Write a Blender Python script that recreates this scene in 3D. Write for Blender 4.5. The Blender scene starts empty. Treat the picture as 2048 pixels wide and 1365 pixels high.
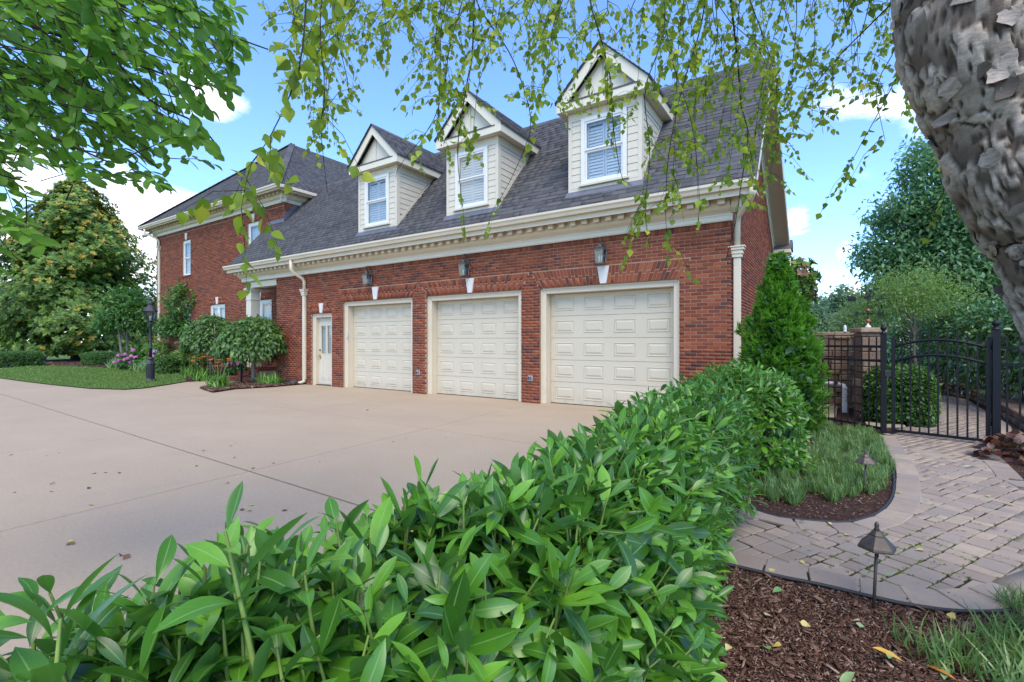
import bpy, bmesh, math, random
import numpy as np
from mathutils import Vector, Matrix

S = bpy.context.scene
COL = S.collection
rng = np.random.default_rng(7)
random.seed(7)
PI = math.pi

# ---------------------------------------------------------------- camera
EYE = 1.45
FOC = 960.0 / 2048.0 * 36.0
_n = math.hypot(1457.0, 960.0)
RX, RY = 1457.0 / _n, 960.0 / _n          # camera right in plan
FX, FY = -RY, RX                          # camera forward in plan
cam_d = bpy.data.cameras.new("camera")
cam = bpy.data.objects.new("camera", cam_d)
COL.objects.link(cam)
cam_d.sensor_width = 36.0
cam_d.lens = FOC
cam_d.clip_start = 0.05
cam_d.clip_end = 3000
cam.location = (0, 0, EYE)
cam.rotation_euler = (PI / 2, 0, math.atan2(-FX, FY))
S.camera = cam

# ---------------------------------------------------------------- world and sun
SUN_EL, SUN_AZ = math.radians(56), math.radians(140)     # azimuth clockwise from +Y
world = bpy.data.worlds.new("World")
S.world = world
world.use_nodes = True
wn, wl = world.node_tree.nodes, world.node_tree.links
wn.clear()


def wnode(t, **kw):
    n = wn.new(t)
    for k, v in kw.items():
        setattr(n, k, v)
    return n


def wmath(op, a, b=None, c=None, clamp=False):
    n = wn.new("ShaderNodeMath")
    n.operation = op
    n.use_clamp = clamp
    for i, x in enumerate((a, b, c)):
        if x is None:
            continue
        if isinstance(x, (int, float)):
            n.inputs[i].default_value = x
        else:
            wl.new(x, n.inputs[i])
    return n.outputs[0]


w_out = wnode("ShaderNodeOutputWorld")
w_bg = wnode("ShaderNodeBackground")
w_bg.inputs["Strength"].default_value = 0.15
w_sky = wnode("ShaderNodeTexSky", sky_type="NISHITA", sun_disc=False)
w_sky.sun_elevation = SUN_EL
w_sky.sun_rotation = SUN_AZ
w_sky.air_density = 1.0
w_sky.dust_density = 0.25
w_sky.ozone_density = 1.6
w_tc = wnode("ShaderNodeTexCoord")
w_sep = wnode("ShaderNodeSeparateXYZ")
wl.new(w_tc.outputs["Generated"], w_sep.inputs[0])
zz = wmath("ADD", wmath("MAXIMUM", w_sep.outputs[2], 0.0), 0.22)
w_cmb = wnode("ShaderNodeCombineXYZ")
wl.new(wmath("DIVIDE", w_sep.outputs[0], zz), w_cmb.inputs[0])
wl.new(wmath("DIVIDE", w_sep.outputs[1], zz), w_cmb.inputs[1])
wl.new(wmath("MULTIPLY", w_sep.outputs[2], 2.2), w_cmb.inputs[2])
w_n1 = wnode("ShaderNodeTexNoise")
w_n1.inputs["Scale"].default_value = 1.35
w_n1.inputs["Detail"].default_value = 9
w_n1.inputs["Roughness"].default_value = 0.56
w_n1.inputs["Distortion"].default_value = 0.25
wl.new(w_cmb.outputs[0], w_n1.inputs["Vector"])
# the cloud banks of that day: low over the left trees and right of the house
bias = None
for (px, py, spread, amt) in [(60, 470, 120, .16), (340, 490, 90, .18), (480, 340, 60, .13), (430, 190, 60, .12), (230, 60, 90, .04),
                              (1600, 425, 45, .29), (1690, 510, 30, .20), (1722, 356, 28, .20), (1770, 410, 24, .17), (1690, 575, 22, .12), (1800, 270, 75, .12), (1660, 215, 45, .12),
                              (700, 60, 40, .10), (1700, 570, 45, .10), (820, 230, 260, -.20), (1660, 330, 60, -.14), (1655, 450, 34, -.12), (1200, 60, 300, -.16), (1640, 560, 40, -.10), (560, 60, 110, -.12), (1760, 500, 60, -.08), (400, 290, 60, -.08)]:
    u, v = (px - 1024) / 960.0, (682 - py) / 960.0
    d = Vector((FX + RX * u, FY + RY * u, v))
    ln = d.length
    d.normalize()
    dn = wnode("ShaderNodeVectorMath", operation="DOT_PRODUCT")
    wl.new(w_tc.outputs["Generated"], dn.inputs[0])
    dn.inputs[1].default_value = d
    sp = (spread / 960.0 / ln) ** 2
    g = wmath("MULTIPLY", wmath("EXPONENT", wmath("DIVIDE", wmath("SUBTRACT", dn.outputs["Value"], 1.0), sp)), amt)
    bias = g if bias is None else wmath("ADD", bias, g)
low = wmath("MULTIPLY", wmath("EXPONENT", wmath("MULTIPLY", wmath("MAXIMUM", w_sep.outputs[2], 0.0), -9.0)), 0.03)
dens = wmath("ADD", wmath("ADD", w_n1.outputs[0], bias), low)
w_mr = wnode("ShaderNodeMapRange", interpolation_type="SMOOTHSTEP")
w_mr.inputs["From Min"].default_value = 0.545
w_mr.inputs["From Max"].default_value = 0.66
wl.new(dens, w_mr.inputs[0])
w_cr = wnode("ShaderNodeMapRange")
w_cr.inputs["From Min"].default_value = 0.56
w_cr.inputs["From Max"].default_value = 0.86
w_cr.inputs["To Min"].default_value = 5.6
w_cr.inputs["To Max"].default_value = 4.6
wl.new(dens, w_cr.inputs[0])
w_cc = wnode("ShaderNodeCombineColor")
wl.new(wmath("MULTIPLY", w_cr.outputs[0], 0.98), w_cc.inputs[0])
wl.new(w_cr.outputs[0], w_cc.inputs[1])
wl.new(wmath("MULTIPLY", w_cr.outputs[0], 1.04), w_cc.inputs[2])
w_mix = wnode("ShaderNodeMix", data_type="RGBA")
wl.new(w_mr.outputs[0], w_mix.inputs[0])
w_tint = wnode("ShaderNodeMix", data_type="RGBA", blend_type="MULTIPLY")
w_tint.inputs[0].default_value = 1.0
wl.new(w_sky.outputs[0], w_tint.inputs[6])
w_tint.inputs[7].default_value = (0.66, 0.84, 1.08, 1)
wl.new(w_tint.outputs[2], w_mix.inputs[6])
wl.new(w_cc.outputs[0], w_mix.inputs[7])
wl.new(w_mix.outputs[2], w_bg.inputs["Color"])
wl.new(w_bg.outputs[0], w_out.inputs["Surface"])

sun_d = bpy.data.lights.new("sun", "SUN")
sun_d.energy = 1.5
sun_d.angle = math.radians(40)
sun_d.color = (1.0, 0.89, 0.72)
sun = bpy.data.objects.new("sun", sun_d)
COL.objects.link(sun)
sdir = Vector((math.sin(SUN_AZ) * math.cos(SUN_EL), math.cos(SUN_AZ) * math.cos(SUN_EL), math.sin(SUN_EL)))
sun.rotation_euler = sdir.to_track_quat("Z", "Y").to_euler()

S.view_settings.view_transform = "Standard"
S.view_settings.look = "None"
S.view_settings.gamma = 1.0
S.view_settings.use_curve_mapping = False
S.view_settings.exposure = 1.36
S.render.engine = "CYCLES"
S.cycles.max_bounces = 6
S.cycles.transparent_max_bounces = 8


# ---------------------------------------------------------------- site coordinates
def W(r, f, z=0.0):
    """plan point: r metres right and f metres ahead of where the photographer stood"""
    return Vector((r * RX + f * FX, r * RY + f * FY, z))


def at(px, py, f):
    return W((px - 1024) / 960.0 * f, f, EYE + (682 - py) / 960.0 * f)


def gp(px, py, z=0.0):
    f = (EYE - z) * 960.0 / (py - 682.0)
    return W((px - 1024) / 960.0 * f, f, z)


# ---------------------------------------------------------------- materials
MATS = {}


class NT:
    def __init__(s, name):
        s.m = bpy.data.materials.new(name)
        s.m.use_nodes = True
        s.t = s.m.node_tree
        s.n, s.l = s.t.nodes, s.t.links
        s.b = s.n["Principled BSDF"]
        s.out = s.n["Material Output"]
        MATS[name] = s.m

    def node(s, t, **kw):
        n = s.n.new(t)
        for k, v in kw.items():
            setattr(n, k, v)
        return n

    def link(s, a, b):
        s.l.new(a, b)

    def coords(s, kind="Object"):
        return s.node("ShaderNodeTexCoord").outputs[kind]

    def pos(s):
        return s.node("ShaderNodeNewGeometry").outputs["Position"]

    def noise(s, scale, detail=4, rough=.55, vec=None, stretch=None, dist=0):
        n = s.node("ShaderNodeTexNoise")
        n.inputs["Scale"].default_value = scale
        n.inputs["Detail"].default_value = detail
        n.inputs["Roughness"].default_value = rough
        n.inputs["Distortion"].default_value = dist
        v = vec if vec is not None else s.pos()
        if stretch:
            mp = s.node("ShaderNodeMapping")
            mp.inputs["Scale"].default_value = stretch
            s.link(v, mp.inputs[0])
            v = mp.outputs[0]
        s.link(v, n.inputs["Vector"])
        return n.outputs[0]

    def ramp(s, fac, stops, interp="LINEAR"):
        r = s.node("ShaderNodeValToRGB")
        r.color_ramp.interpolation = interp
        e = r.color_ramp.elements
        while len(e) < len(stops):
            e.new(0.5)
        for i, (p, c) in enumerate(stops):
            e[i].position = p
            e[i].color = (*c, 1) if len(c) == 3 else c
        s.link(fac, r.inputs[0])
        return r.outputs[0]

    def mix(s, fac, a, b, mode="MIX"):
        m = s.node("ShaderNodeMix", data_type="RGBA", blend_type=mode)
        for i, x in ((0, fac), (6, a), (7, b)):
            if isinstance(x, (int, float)):
                m.inputs[i].default_value = x
            elif isinstance(x, tuple):
                m.inputs[i].default_value = (*x, 1)
            else:
                s.link(x, m.inputs[i])
        return m.outputs[2]

    def math(s, op, a, b=None, clamp=False):
        n = s.node("ShaderNodeMath", operation=op, use_clamp=clamp)
        for i, x in enumerate((a, b)):
            if x is None:
                continue
            if isinstance(x, (int, float)):
                n.inputs[i].default_value = x
            else:
                s.link(x, n.inputs[i])
        return n.outputs[0]

    def rand(s):
        """one random number per piece, whether it is its own object or an island of a joined mesh"""
        a = s.node("ShaderNodeObjectInfo").outputs["Random"]
        b = s.node("ShaderNodeNewGeometry").outputs["Random Per Island"]
        return s.math("FRACT", s.math("ADD", a, b))

    def bump(s, h, strength=.3, dist=.01):
        b = s.node("ShaderNodeBump")
        b.inputs["Strength"].default_value = strength
        b.inputs["Distance"].default_value = dist
        s.link(h, b.inputs["Height"])
        s.link(b.outputs[0], s.b.inputs["Normal"])

    def set(s, color=None, rough=None, metal=None, spec=None, **kw):
        for k, x in (("Base Color", color), ("Roughness", rough), ("Metallic", metal), ("Specular IOR Level", spec)):
            if x is None:
                continue
            if isinstance(x, tuple):
                s.b.inputs[k].default_value = (*x, 1)
            elif isinstance(x, (int, float)):
                s.b.inputs[k].default_value = x
            else:
                s.link(x, s.b.inputs[k])
        for k, x in kw.items():
            s.b.inputs[k].default_value = x
        return s.m


def mat_plain(name, c, rough=.5, metal=0., var=.12, scale=6., bump=0., bscale=80, spec=.5):
    m = NT(name)
    f = m.noise(scale, 6)
    col = m.ramp(f, [(.25, tuple(x * (1 - var) for x in c)), (.75, tuple(min(1, x * (1 + var)) for x in c))])
    m.set(col, rough, metal, spec)
    if bump:
        m.bump(m.noise(bscale, 4), bump, .004)
    return m.m


def mat_brick():
    m = NT("brick")
    r = m.rand()
    c = m.ramp(r, [(0, (.065, .034, .034)), (.07, (.095, .040, .035)), (.10, (.16, .042, .022)), (.35, (.215, .056, .026)), (.65, (.26, .068, .030)), (.9, (.31, .088, .038)), (1, (.35, .115, .05))])
    d = m.noise(55, 5, .7)
    c = m.mix(m.ramp(d, [(.35, (0, 0, 0)), (.75, (.45, .45, .45))]), c, (.09, .03, .024))
    big = m.noise(.9, 4)
    c = m.mix(m.ramp(big, [(.3, (0, 0, 0)), (.7, (.22, .22, .22))]), c, (.30, .10, .06))
    m.set(c, .88, spec=.25)
    m.bump(m.noise(130, 5, .7), .5, .004)
    return m.m


def mat_shingle():
    m = NT("shingle")
    r = m.rand()
    c = m.ramp(r, [(0, (.035, .034, .036)), (.3, (.053, .052, .055)), (.6, (.074, .072, .075)), (.85, (.097, .094, .097)), (1, (.09, .08, .075))])
    g = m.noise(220, 3, .7)
    c = m.mix(.35, c, m.ramp(g, [(.3, (.03, .03, .031)), (.7, (.15, .147, .148))]))
    s = m.noise(1.1, 3)
    c = m.mix(m.ramp(s, [(.35, (0, 0, 0)), (.7, (.25, .25, .25))]), c, (.115, .112, .115))
    m.set(c, .9, spec=.3)
    m.bump(g, .5, .003)
    return m.m


def mat_concrete():
    m = NT("driveway_concrete")
    r = m.rand()
    base = m.ramp(m.noise(.55, 6, .6, stretch=(1, 1.6, 1)), [(.25, (.35, .272, .176)), (.5, (.395, .310, .204)), (.75, (.44, .347, .23))])
    base = m.mix(m.math("MULTIPLY", r, .22), base, (.40, .312, .225))
    bl = m.noise(.28, 7, .65, dist=.8)
    base = m.mix(m.ramp(bl, [(.42, (0, 0, 0)), (.68, (.34, .34, .34))]), base, (.28, .21, .155))
    vor = m.node("ShaderNodeTexVoronoi", feature="DISTANCE_TO_EDGE")
    vor.inputs["Scale"].default_value = .33
    wv = m.node("ShaderNodeMix", data_type="RGBA")
    wv.inputs[0].default_value = .16
    m.link(m.pos(), wv.inputs[6])
    nz = m.node("ShaderNodeTexNoise")
    nz.inputs["Scale"].default_value = 1.6
    nz.inputs["Detail"].default_value = 8
    m.link(m.pos(), nz.inputs["Vector"])
    m.link(nz.outputs[1], wv.inputs[7])
    m.link(wv.outputs[2], vor.inputs["Vector"])
    base = m.mix(m.math("MULTIPLY", m.ramp(vor.outputs[0], [(0, (1, 1, 1)), (.0022, (0, 0, 0))]), .0), base, (.12, .09, .07))
    st = m.noise(2.2, 8, .7, dist=.6)
    base = m.mix(m.ramp(st, [(.52, (0, 0, 0)), (.75, (.3, .3, .3))]), base, (.265, .198, .145))
    sp = m.noise(160, 3, .7)
    base = m.mix(.22, base, m.ramp(sp, [(.3, (.20, .15, .11)), (.7, (.52, .40, .29))]))
    sp2 = m.noise(38, 4, .75)
    base = m.mix(.24, base, m.ramp(sp2, [(.3, (.20, .145, .10)), (.7, (.54, .40, .28))]))
    rs = m.noise(4.5, 6, .7, dist=1.0)
    base = m.mix(m.ramp(rs, [(.62, (0, 0, 0)), (.8, (.3, .3, .3))]), base, (.40, .26, .15))
    m.set(base, .82, spec=.3)
    m.bump(m.noise(110, 5, .7), .25, .003)
    return m.m


def mat_paver():
    m = NT("paver_stone")
    r = m.rand()
    c = m.ramp(r, [(0, (.25, .178, .122)), (.3, (.33, .242, .165)), (.55, (.25, .205, .16)), (.8, (.39, .285, .19)), (1, (.45, .33, .22))])
    c = m.mix(m.ramp(m.noise(9, 7, .68), [(.35, (0, 0, 0)), (.7, (.75, .75, .75))]), c, (.225, .188, .155))
    c = m.mix(m.ramp(m.noise(3.2, 5), [(.45, (0, 0, 0)), (.75, (.35, .35, .35))]), c, (.42, .32, .25))
    c = m.mix(.25, c, m.ramp(m.noise(190, 3, .7), [(.3, (.12, .1, .09)), (.7, (.45, .38, .33))]))
    m.set(c, .85, spec=.3)
    m.bump(m.noise(75, 6, .7), .6, .006)
    return m.m


def mat_stone():
    m = NT("wall_stone")
    r = m.rand()
    c = m.ramp(r, [(0, (.14, .085, .06)), (.3, (.21, .13, .085)), (.6, (.28, .19, .125)), (1, (.36, .265, .185))])
    c = m.mix(m.ramp(m.noise(14, 6, .7), [(.35, (0, 0, 0)), (.75, (.7, .7, .7))]), c, (.11, .075, .055))
    m.set(c, .9, spec=.2)
    m.bump(m.noise(45, 6, .7), .8, .012)
    return m.m


def mat_leaf(name, stops, under=None, rough=.4, trans=.25, rib=0., spec=.5, ribcol=(.32, .42, .12), tcol=None, rib_w=.035):
    m = NT(name)
    r = m.rand()
    c = m.ramp(r, stops)
    c = m.mix(m.ramp(m.noise(35, 3), [(.4, (0, 0, 0)), (.7, (.3, .3, .3))]), c, tuple(x * .55 for x in stops[len(stops) // 2][1]))
    if rib:
        uv = m.node("ShaderNodeSeparateXYZ")
        m.link(m.coords("UV"), uv.inputs[0])
        du = m.math("ABSOLUTE", m.math("SUBTRACT", uv.outputs[0], .5))
        k = m.ramp(du, [(0, (1, 1, 1)), (rib_w, (0, 0, 0))])
        sv = m.math("ABSOLUTE", m.math("SINE", m.math("MULTIPLY", m.math("SUBTRACT", uv.outputs[1], m.math("MULTIPLY", du, .55)), 38.0)))
        c = m.mix(m.math("MULTIPLY", m.ramp(sv, [(0, (1, 1, 1)), (.22, (0, 0, 0))]), .16), c, ribcol)
        c = m.mix(m.math("MULTIPLY", k, rib), c, ribcol)
    bf = m.node("ShaderNodeNewGeometry").outputs["Backfacing"]
    if under:
        c = m.mix(m.math("MULTIPLY", bf, .75), c, under)
    m.set(c, rough, spec=spec)
    if trans:
        t = m.node("ShaderNodeBsdfTranslucent")
        tc = m.mix(.6, c, tcol or tuple(min(1, x * 2.2) for x in stops[-1][1]))
        m.link(tc, t.inputs["Color"])
        ms = m.node("ShaderNodeMixShader")
        ms.inputs[0].default_value = trans
        m.link(m.b.outputs[0], ms.inputs[1])
        m.link(t.outputs[0], ms.inputs[2])
        m.link(ms.outputs[0], m.out.inputs["Surface"])
    return m.m


def mat_glass(name, c=(.05, .06, .06), rough=.04):
    m = NT(name)
    m.set(c, rough, spec=1.0)
    tr = m.node("ShaderNodeBsdfTransparent")
    tr.inputs["Color"].default_value = (.84, .87, .88, 1)
    gl = m.node("ShaderNodeBsdfGlossy")
    gl.inputs["Roughness"].default_value = .02
    fr = m.node("ShaderNodeFresnel")
    fr.inputs["IOR"].default_value = 2.1
    ms = m.node("ShaderNodeMixShader")
    m.link(m.math("MULTIPLY", fr.outputs[0], m.math("SUBTRACT", 1.0, m.node("ShaderNodeNewGeometry").outputs["Backfacing"])), ms.inputs[0])
    m.link(tr.outputs[0], ms.inputs[1])
    m.link(gl.outputs[0], ms.inputs[2])
    m.link(ms.outputs[0], m.out.inputs["Surface"])
    return m.m


def mat_bark(name, light, dark, peel=None):
    m = NT(name)
    c = m.ramp(m.noise(9, 7, .65, stretch=(1, 1, .45), dist=.5), [(.3, dark), (.7, light)])
    if peel:
        k = m.ramp(m.noise(4.5, 6, .6, stretch=(1, 1, .8), dist=.8), [(.47, (0, 0, 0)), (.56, (1, 1, 1))])
        c = m.mix(k, c, peel)
    m.set(c, .92, spec=.2)
    m.bump(m.noise(22, 8, .75, stretch=(1, 1, .5), dist=.6), 1.0, .03)
    return m.m


def mat_flake():
    m = NT("bark_flake")
    r = m.rand()
    c = m.ramp(r, [(0, (.12, .09, .075)), (.25, (.22, .175, .145)), (.5, (.34, .28, .235)), (.75, (.46, .385, .33)), (1, (.58, .46, .38))])
    c = m.mix(m.ramp(m.noise(28, 6, .7, stretch=(1, 1, 3.0)), [(.4, (0, 0, 0)), (.7, (.75, .75, .75))]), c, (.13, .11, .09))
    m.set(c, .85, spec=.2)
    m.bump(m.noise(60, 6, .7, stretch=(1, 1, 3)), .6, .006)
    return m.m


def mat_mulch(name, stops):
    m = NT(name)
    m.set(m.ramp(m.rand(), stops), .93, spec=.15)
    m.bump(m.noise(120, 4, .7), .5, .004)
    return m.m


def mat_ground(name, a, b, scale=3., bump=.4):
    m = NT(name)
    m.set(m.mix(.4, m.ramp(m.noise(scale, 8, .7), [(.3, a), (.7, b)]), m.ramp(m.noise(scale * 14, 5, .7), [(.3, a), (.7, b)])), .95, spec=.15)
    m.bump(m.noise(60, 5, .7), bump, .01)
    return m.m


M_BRICK, M_SHINGLE, M_CONC, M_PAVER, M_STONE = mat_brick(), mat_shingle(), mat_concrete(), mat_paver(), mat_stone()
M_MORTAR = mat_plain("mortar", (.36, .24, .165), .95, var=.2, scale=8, bump=.4, spec=.15)
M_TRIM = mat_plain("cream_trim_paint", (.64, .555, .41), .5, var=.05, scale=2.0)
M_DOOR = mat_plain("cream_door_paint", (.575, .515, .395), .5, var=.04, scale=1.6, bump=.06, bscale=160)
_m = NT("cream_door_paint")
_sx = _m.node("ShaderNodeSeparateXYZ")
_m.link(_m.pos(), _sx.inputs[0])
_c = _m.ramp(_m.noise(1.6, 6), [(.25, (.55, .49, .365)), (.75, (.59, .525, .395))])
_g = _m.math("MULTIPLY", _m.ramp(_sx.outputs[2], [(0, (1, 1, 1)), (.32, (0, 0, 0))]), _m.ramp(_m.noise(5, 7, .7, stretch=(1, 1, .35)), [(.35, (0, 0, 0)), (.75, (.6, .6, .6))]))
_c = _m.mix(_g, _c, (.30, .24, .17))
_c = _m.mix(_m.ramp(_m.noise(9, 8, .75, stretch=(1, 1, .12)), [(.55, (0, 0, 0)), (.8, (.22, .22, .22))]), _c, (.40, .34, .25))
_m.set(_c, .5)
M_DOOR = _m.m
M_SIDING = mat_plain("siding_paint", (.60, .54, .425), .55, var=.05, scale=3)
M_FRIEZE = mat_plain("frieze_paint", (.66, .605, .475), .5, var=.04, scale=2)
M_WHITE = mat_plain("white_window_paint", (.68, .675, .63), .45, var=.04)
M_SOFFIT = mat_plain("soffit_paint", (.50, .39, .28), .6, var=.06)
M_KEY = mat_plain("limestone", (.66, .63, .58), .8, var=.08, scale=12, bump=.2)
M_SHUT = mat_plain("shutter_paint", (.72, .74, .74), .5, var=.03)
M_GLASS = mat_glass("window_glass")
M_ROOM_SHADE = mat_plain("room_shade_panel", (.05, .065, .055), .9)  # dark colour stands in for the shade of unlit rooms
M_DARKTRIM = mat_plain("pediment_shingle", (.10, .075, .07), .85, var=.3, scale=20)
M_IRON = mat_plain("black_iron", (.008, .009, .012), .5, var=.2, bump=.1, spec=.25)
M_LAMPM = mat_plain("lamp_post_paint", (.022, .022, .028), .5, var=.2, bump=.1)
M_BRONZE = mat_plain("aged_bronze", (.10, .08, .066), .55, .5, var=.25, scale=30)
M_PEWTER = mat_plain("pewter", (.16, .145, .13), .4, .7, var=.3, scale=25)
M_COPPER = mat_plain("copper_ball", (.36, .13, .07), .5, .6, var=.25, scale=30)
M_BRASS = mat_plain("brass", (.55, .38, .12), .3, .9)
M_GRAYP = mat_plain("grey_plastic", (.42, .43, .43), .5)
M_BLACKP = mat_plain("black_plastic", (.02, .021, .024), .5)
M_FLASH = mat_plain("lead_flashing", (.15, .15, .175), .5, .3, var=.2)
M_PVC = mat_plain("white_pipe", (.66, .66, .64), .4)
M_RUBBER = mat_plain("rubber_seal", (.02, .02, .02), .8)
M_LANTGL = mat_glass("lantern_glass", (.2, .2, .2))
M_BULB = mat_plain("candle_bulb", (.85, .80, .68), .3)
M_LEAF_LAUREL = mat_leaf("laurel_leaf", [(0, (.020, .075, .008)), (.35, (.044, .145, .011)), (.7, (.074, .215, .014)), (.93, (.135, .32, .02)), (1, (.17, .40, .035))], (.075, .17, .045), .34, .16, .75, .5, (.20, .36, .10), rib_w=.05)
M_LAUREL_STEM = mat_plain("laurel_stem", (.19, .28, .055), .6, var=.3, scale=20)
M_LAUREL_WOOD = mat_plain("laurel_wood", (.12, .075, .05), .85, var=.3, scale=20)
M_BIRCH_LEAF = mat_leaf("birch_leaf", [(0, (.055, .12, .012)), (.3, (.11, .21, .016)), (.65, (.22, .33, .022)), (.9, (.38, .47, .035)), (1, (.50, .46, .04))], None, .5, .42, .3, .35, (.3, .4, .1), (.50, .62, .05))
M_TUPELO_LEAF = mat_leaf("oval_leaf", [(0, (.035, .115, .014)), (.4, (.075, .205, .02)), (.8, (.125, .28, .03)), (1, (.19, .36, .04))], (.10, .22, .05), .42, .55, .35, .45, (.16, .28, .08), (.26, .55, .05))
M_MAG_LEAF = mat_leaf("magnolia_leaf", [(0, (.025, .07, .010)), (.35, (.065, .145, .014)), (.7, (.12, .22, .018)), (1, (.20, .29, .03))], (.06, .12, .02), .55, .2)
M_MAG_NEW = mat_leaf("magnolia_new_leaf", [(0, (.26, .32, .03)), (.4, (.36, .34, .03)), (.75, (.44, .30, .03)), (1, (.38, .18, .03))], (.24, .20, .03), .5, .15)
M_GREEN_A = mat_leaf("maple_green_leaf", [(0, (.025, .085, .014)), (.5, (.05, .15, .02)), (1, (.10, .23, .035))], None, .5, .25)
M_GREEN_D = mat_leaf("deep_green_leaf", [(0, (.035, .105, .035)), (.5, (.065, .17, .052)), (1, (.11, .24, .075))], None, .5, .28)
M_WALNUT = mat_leaf("walnut_leaf", [(0, (.055, .14, .055)), (.5, (.095, .215, .08)), (1, (.15, .29, .11))], None, .5, .35)
M_GREEN_L = mat_leaf("light_green_leaf", [(0, (.08, .16, .035)), (.5, (.135, .24, .05)), (1, (.22, .34, .07))], None, .5, .35)
M_GREEN_HAZED = mat_leaf("hazed_leaf", [(0, (.07, .14, .075)), (.5, (.11, .20, .10)), (1, (.17, .27, .14))], None, .7, .35)  # haze of distance is put into this paler, bluer leaf colour
M_WEEP = mat_leaf("weeping_leaf", [(0, (.035, .09, .024)), (.5, (.075, .165, .036)), (1, (.15, .26, .05))], (.10, .18, .05), .5, .25)
M_BOX = mat_leaf("boxwood_leaf", [(0, (.03, .085, .016)), (.5, (.055, .14, .022)), (1, (.10, .21, .03))], None, .5, .2)
M_SKIP = mat_leaf("broad_hedge_leaf", [(0, (.03, .09, .022)), (.5, (.06, .16, .034)), (1, (.12, .25, .055))], (.08, .17, .06), .25, .12, .4)
M_ARB = mat_leaf("arborvitae_leaf", [(0, (.03, .12, .008)), (.5, (.065, .21, .010)), (1, (.14, .33, .02))], None, .55, .28)
M_GRASS = mat_leaf("lawn_grass", [(0, (.06, .135, .02)), (.5, (.105, .195, .03)), (1, (.19, .28, .055))], None, .65, .35)
M_LIRIOPE = mat_leaf("liriope_leaf", [(0, (.05, .13, .03)), (.5, (.10, .21, .045)), (.85, (.17, .29, .075)), (1, (.32, .40, .15))], None, .38, .25)
M_DAYLILY = mat_leaf("daylily_leaf", [(0, (.06, .16, .02)), (.5, (.11, .25, .03)), (1, (.19, .35, .05))], None, .45, .3)
M_BANANA = mat_leaf("banana_leaf", [(0, (.08, .22, .05)), (.5, (.12, .30, .06)), (1, (.20, .42, .08))], None, .4, .4, .8, .5, (.5, .6, .25))
M_PINK = mat_leaf("pink_floret", [(0, (.48, .10, .32)), (.5, (.62, .17, .44)), (1, (.70, .30, .58))], None, .6, .2)
M_BLUEF = mat_leaf("lilac_floret", [(0, (.35, .32, .62)), (1, (.55, .45, .72))], None, .6, .2)
M_ORANGE = mat_leaf("orange_petal", [(0, (.70, .13, .03)), (1, (.80, .25, .06))], None, .5, .25)
M_YELLOW = mat_leaf("yellow_petal", [(0, (.72, .42, .03)), (1, (.80, .55, .06))], None, .5, .25)
M_HEUCH = mat_leaf("heuchera_leaf", [(0, (.05, .014, .012)), (.5, (.11, .028, .018)), (.8, (.19, .055, .03)), (1, (.10, .13, .06))], None, .4, .2)
M_FALLEN_Y = mat_leaf("fallen_yellow_leaf", [(0, (.50, .36, .07)), (.5, (.60, .47, .12)), (1, (.48, .45, .22))], None, .6, .1)
M_FALLEN_B = mat_leaf("fallen_brown_leaf", [(0, (.06, .035, .022)), (.5, (.13, .065, .035)), (1, (.24, .13, .06))], None, .7, .05)
M_FALLEN_G = mat_leaf("fallen_green_leaf", [(0, (.14, .26, .07)), (.5, (.22, .34, .12)), (1, (.30, .40, .20))], None, .6, .1)
M_FALLEN_O = mat_leaf("fallen_orange_leaf", [(0, (.52, .20, .03)), (1, (.62, .36, .04))], None, .6, .1)
M_BARK = mat_bark("bark", (.20, .155, .12), (.085, .065, .05))
M_BARK_DARK = mat_bark("twig_bark", (.075, .055, .045), (.03, .022, .02))
M_BARK_GREY = mat_bark("grey_bark", (.30, .26, .22), (.16, .13, .11))
def mat_birch():
    m = NT("river_birch_bark")
    a = m.node("ShaderNodeAttribute", attribute_name="plate").outputs["Fac"]
    c = m.ramp(a, [(0, (.035, .023, .017)), (.2, (.095, .066, .05)), (.36, (.20, .15, .11)), (.55, (.38, .305, .24)), (.8, (.58, .49, .40)), (1, (.66, .53, .42))])
    c = m.mix(m.ramp(m.noise(26, 7, .7, stretch=(1, 1, 2.2), dist=.6), [(.38, (0, 0, 0)), (.7, (.7, .7, .7))]), c, (.16, .125, .10))
    c = m.mix(m.ramp(m.noise(5, 5, .6), [(.52, (0, 0, 0)), (.78, (.55, .55, .55))]), c, (.11, .09, .075))
    m.set(c, .9, spec=.2)
    m.bump(m.noise(70, 7, .75, stretch=(1, 1, 2.4), dist=.5), .7, .008)
    return m.m


M_BIRCH_BARK = mat_birch()
M_FLAKE = mat_flake()
M_CHIP = mat_mulch("mulch_chip", [(0, (.045, .023, .015)), (.35, (.085, .044, .029)), (.68, (.145, .08, .055)), (.9, (.225, .14, .10)), (1, (.37, .27, .20))])
M_MULCH = mat_ground("mulch_soil", (.025, .013, .010), (.075, .04, .03), 12)
M_TURF = mat_ground("turf_soil", (.06, .11, .025), (.11, .165, .04), 2)
M_SOIL = mat_ground("joint_soil", (.022, .017, .013), (.05, .038, .026), 8)
M_MOSS = mat_ground("moss", (.07, .13, .012), (.14, .22, .02), 20)
M_EDGE = mat_plain("black_edging", (.02, .02, .022), .6)

# ---------------------------------------------------------------- mesh helpers
WL = {}


def vec(p):
    return np.array([p[0], p[1], p[2]], float)


def link(o, parent=None):
    COL.objects.link(o)
    if parent is not None:
        o.parent = parent
    return o


def thing(name, label, cat, loc=(0, 0, 0), group=None):
    o = bpy.data.objects.new(name, None)
    o.empty_display_size = .2
    COL.objects.link(o)
    o.location = loc
    WL[o] = Vector(loc)
    o["label"] = label
    o["category"] = cat
    if group:
        o["group"] = group
    return o


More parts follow.
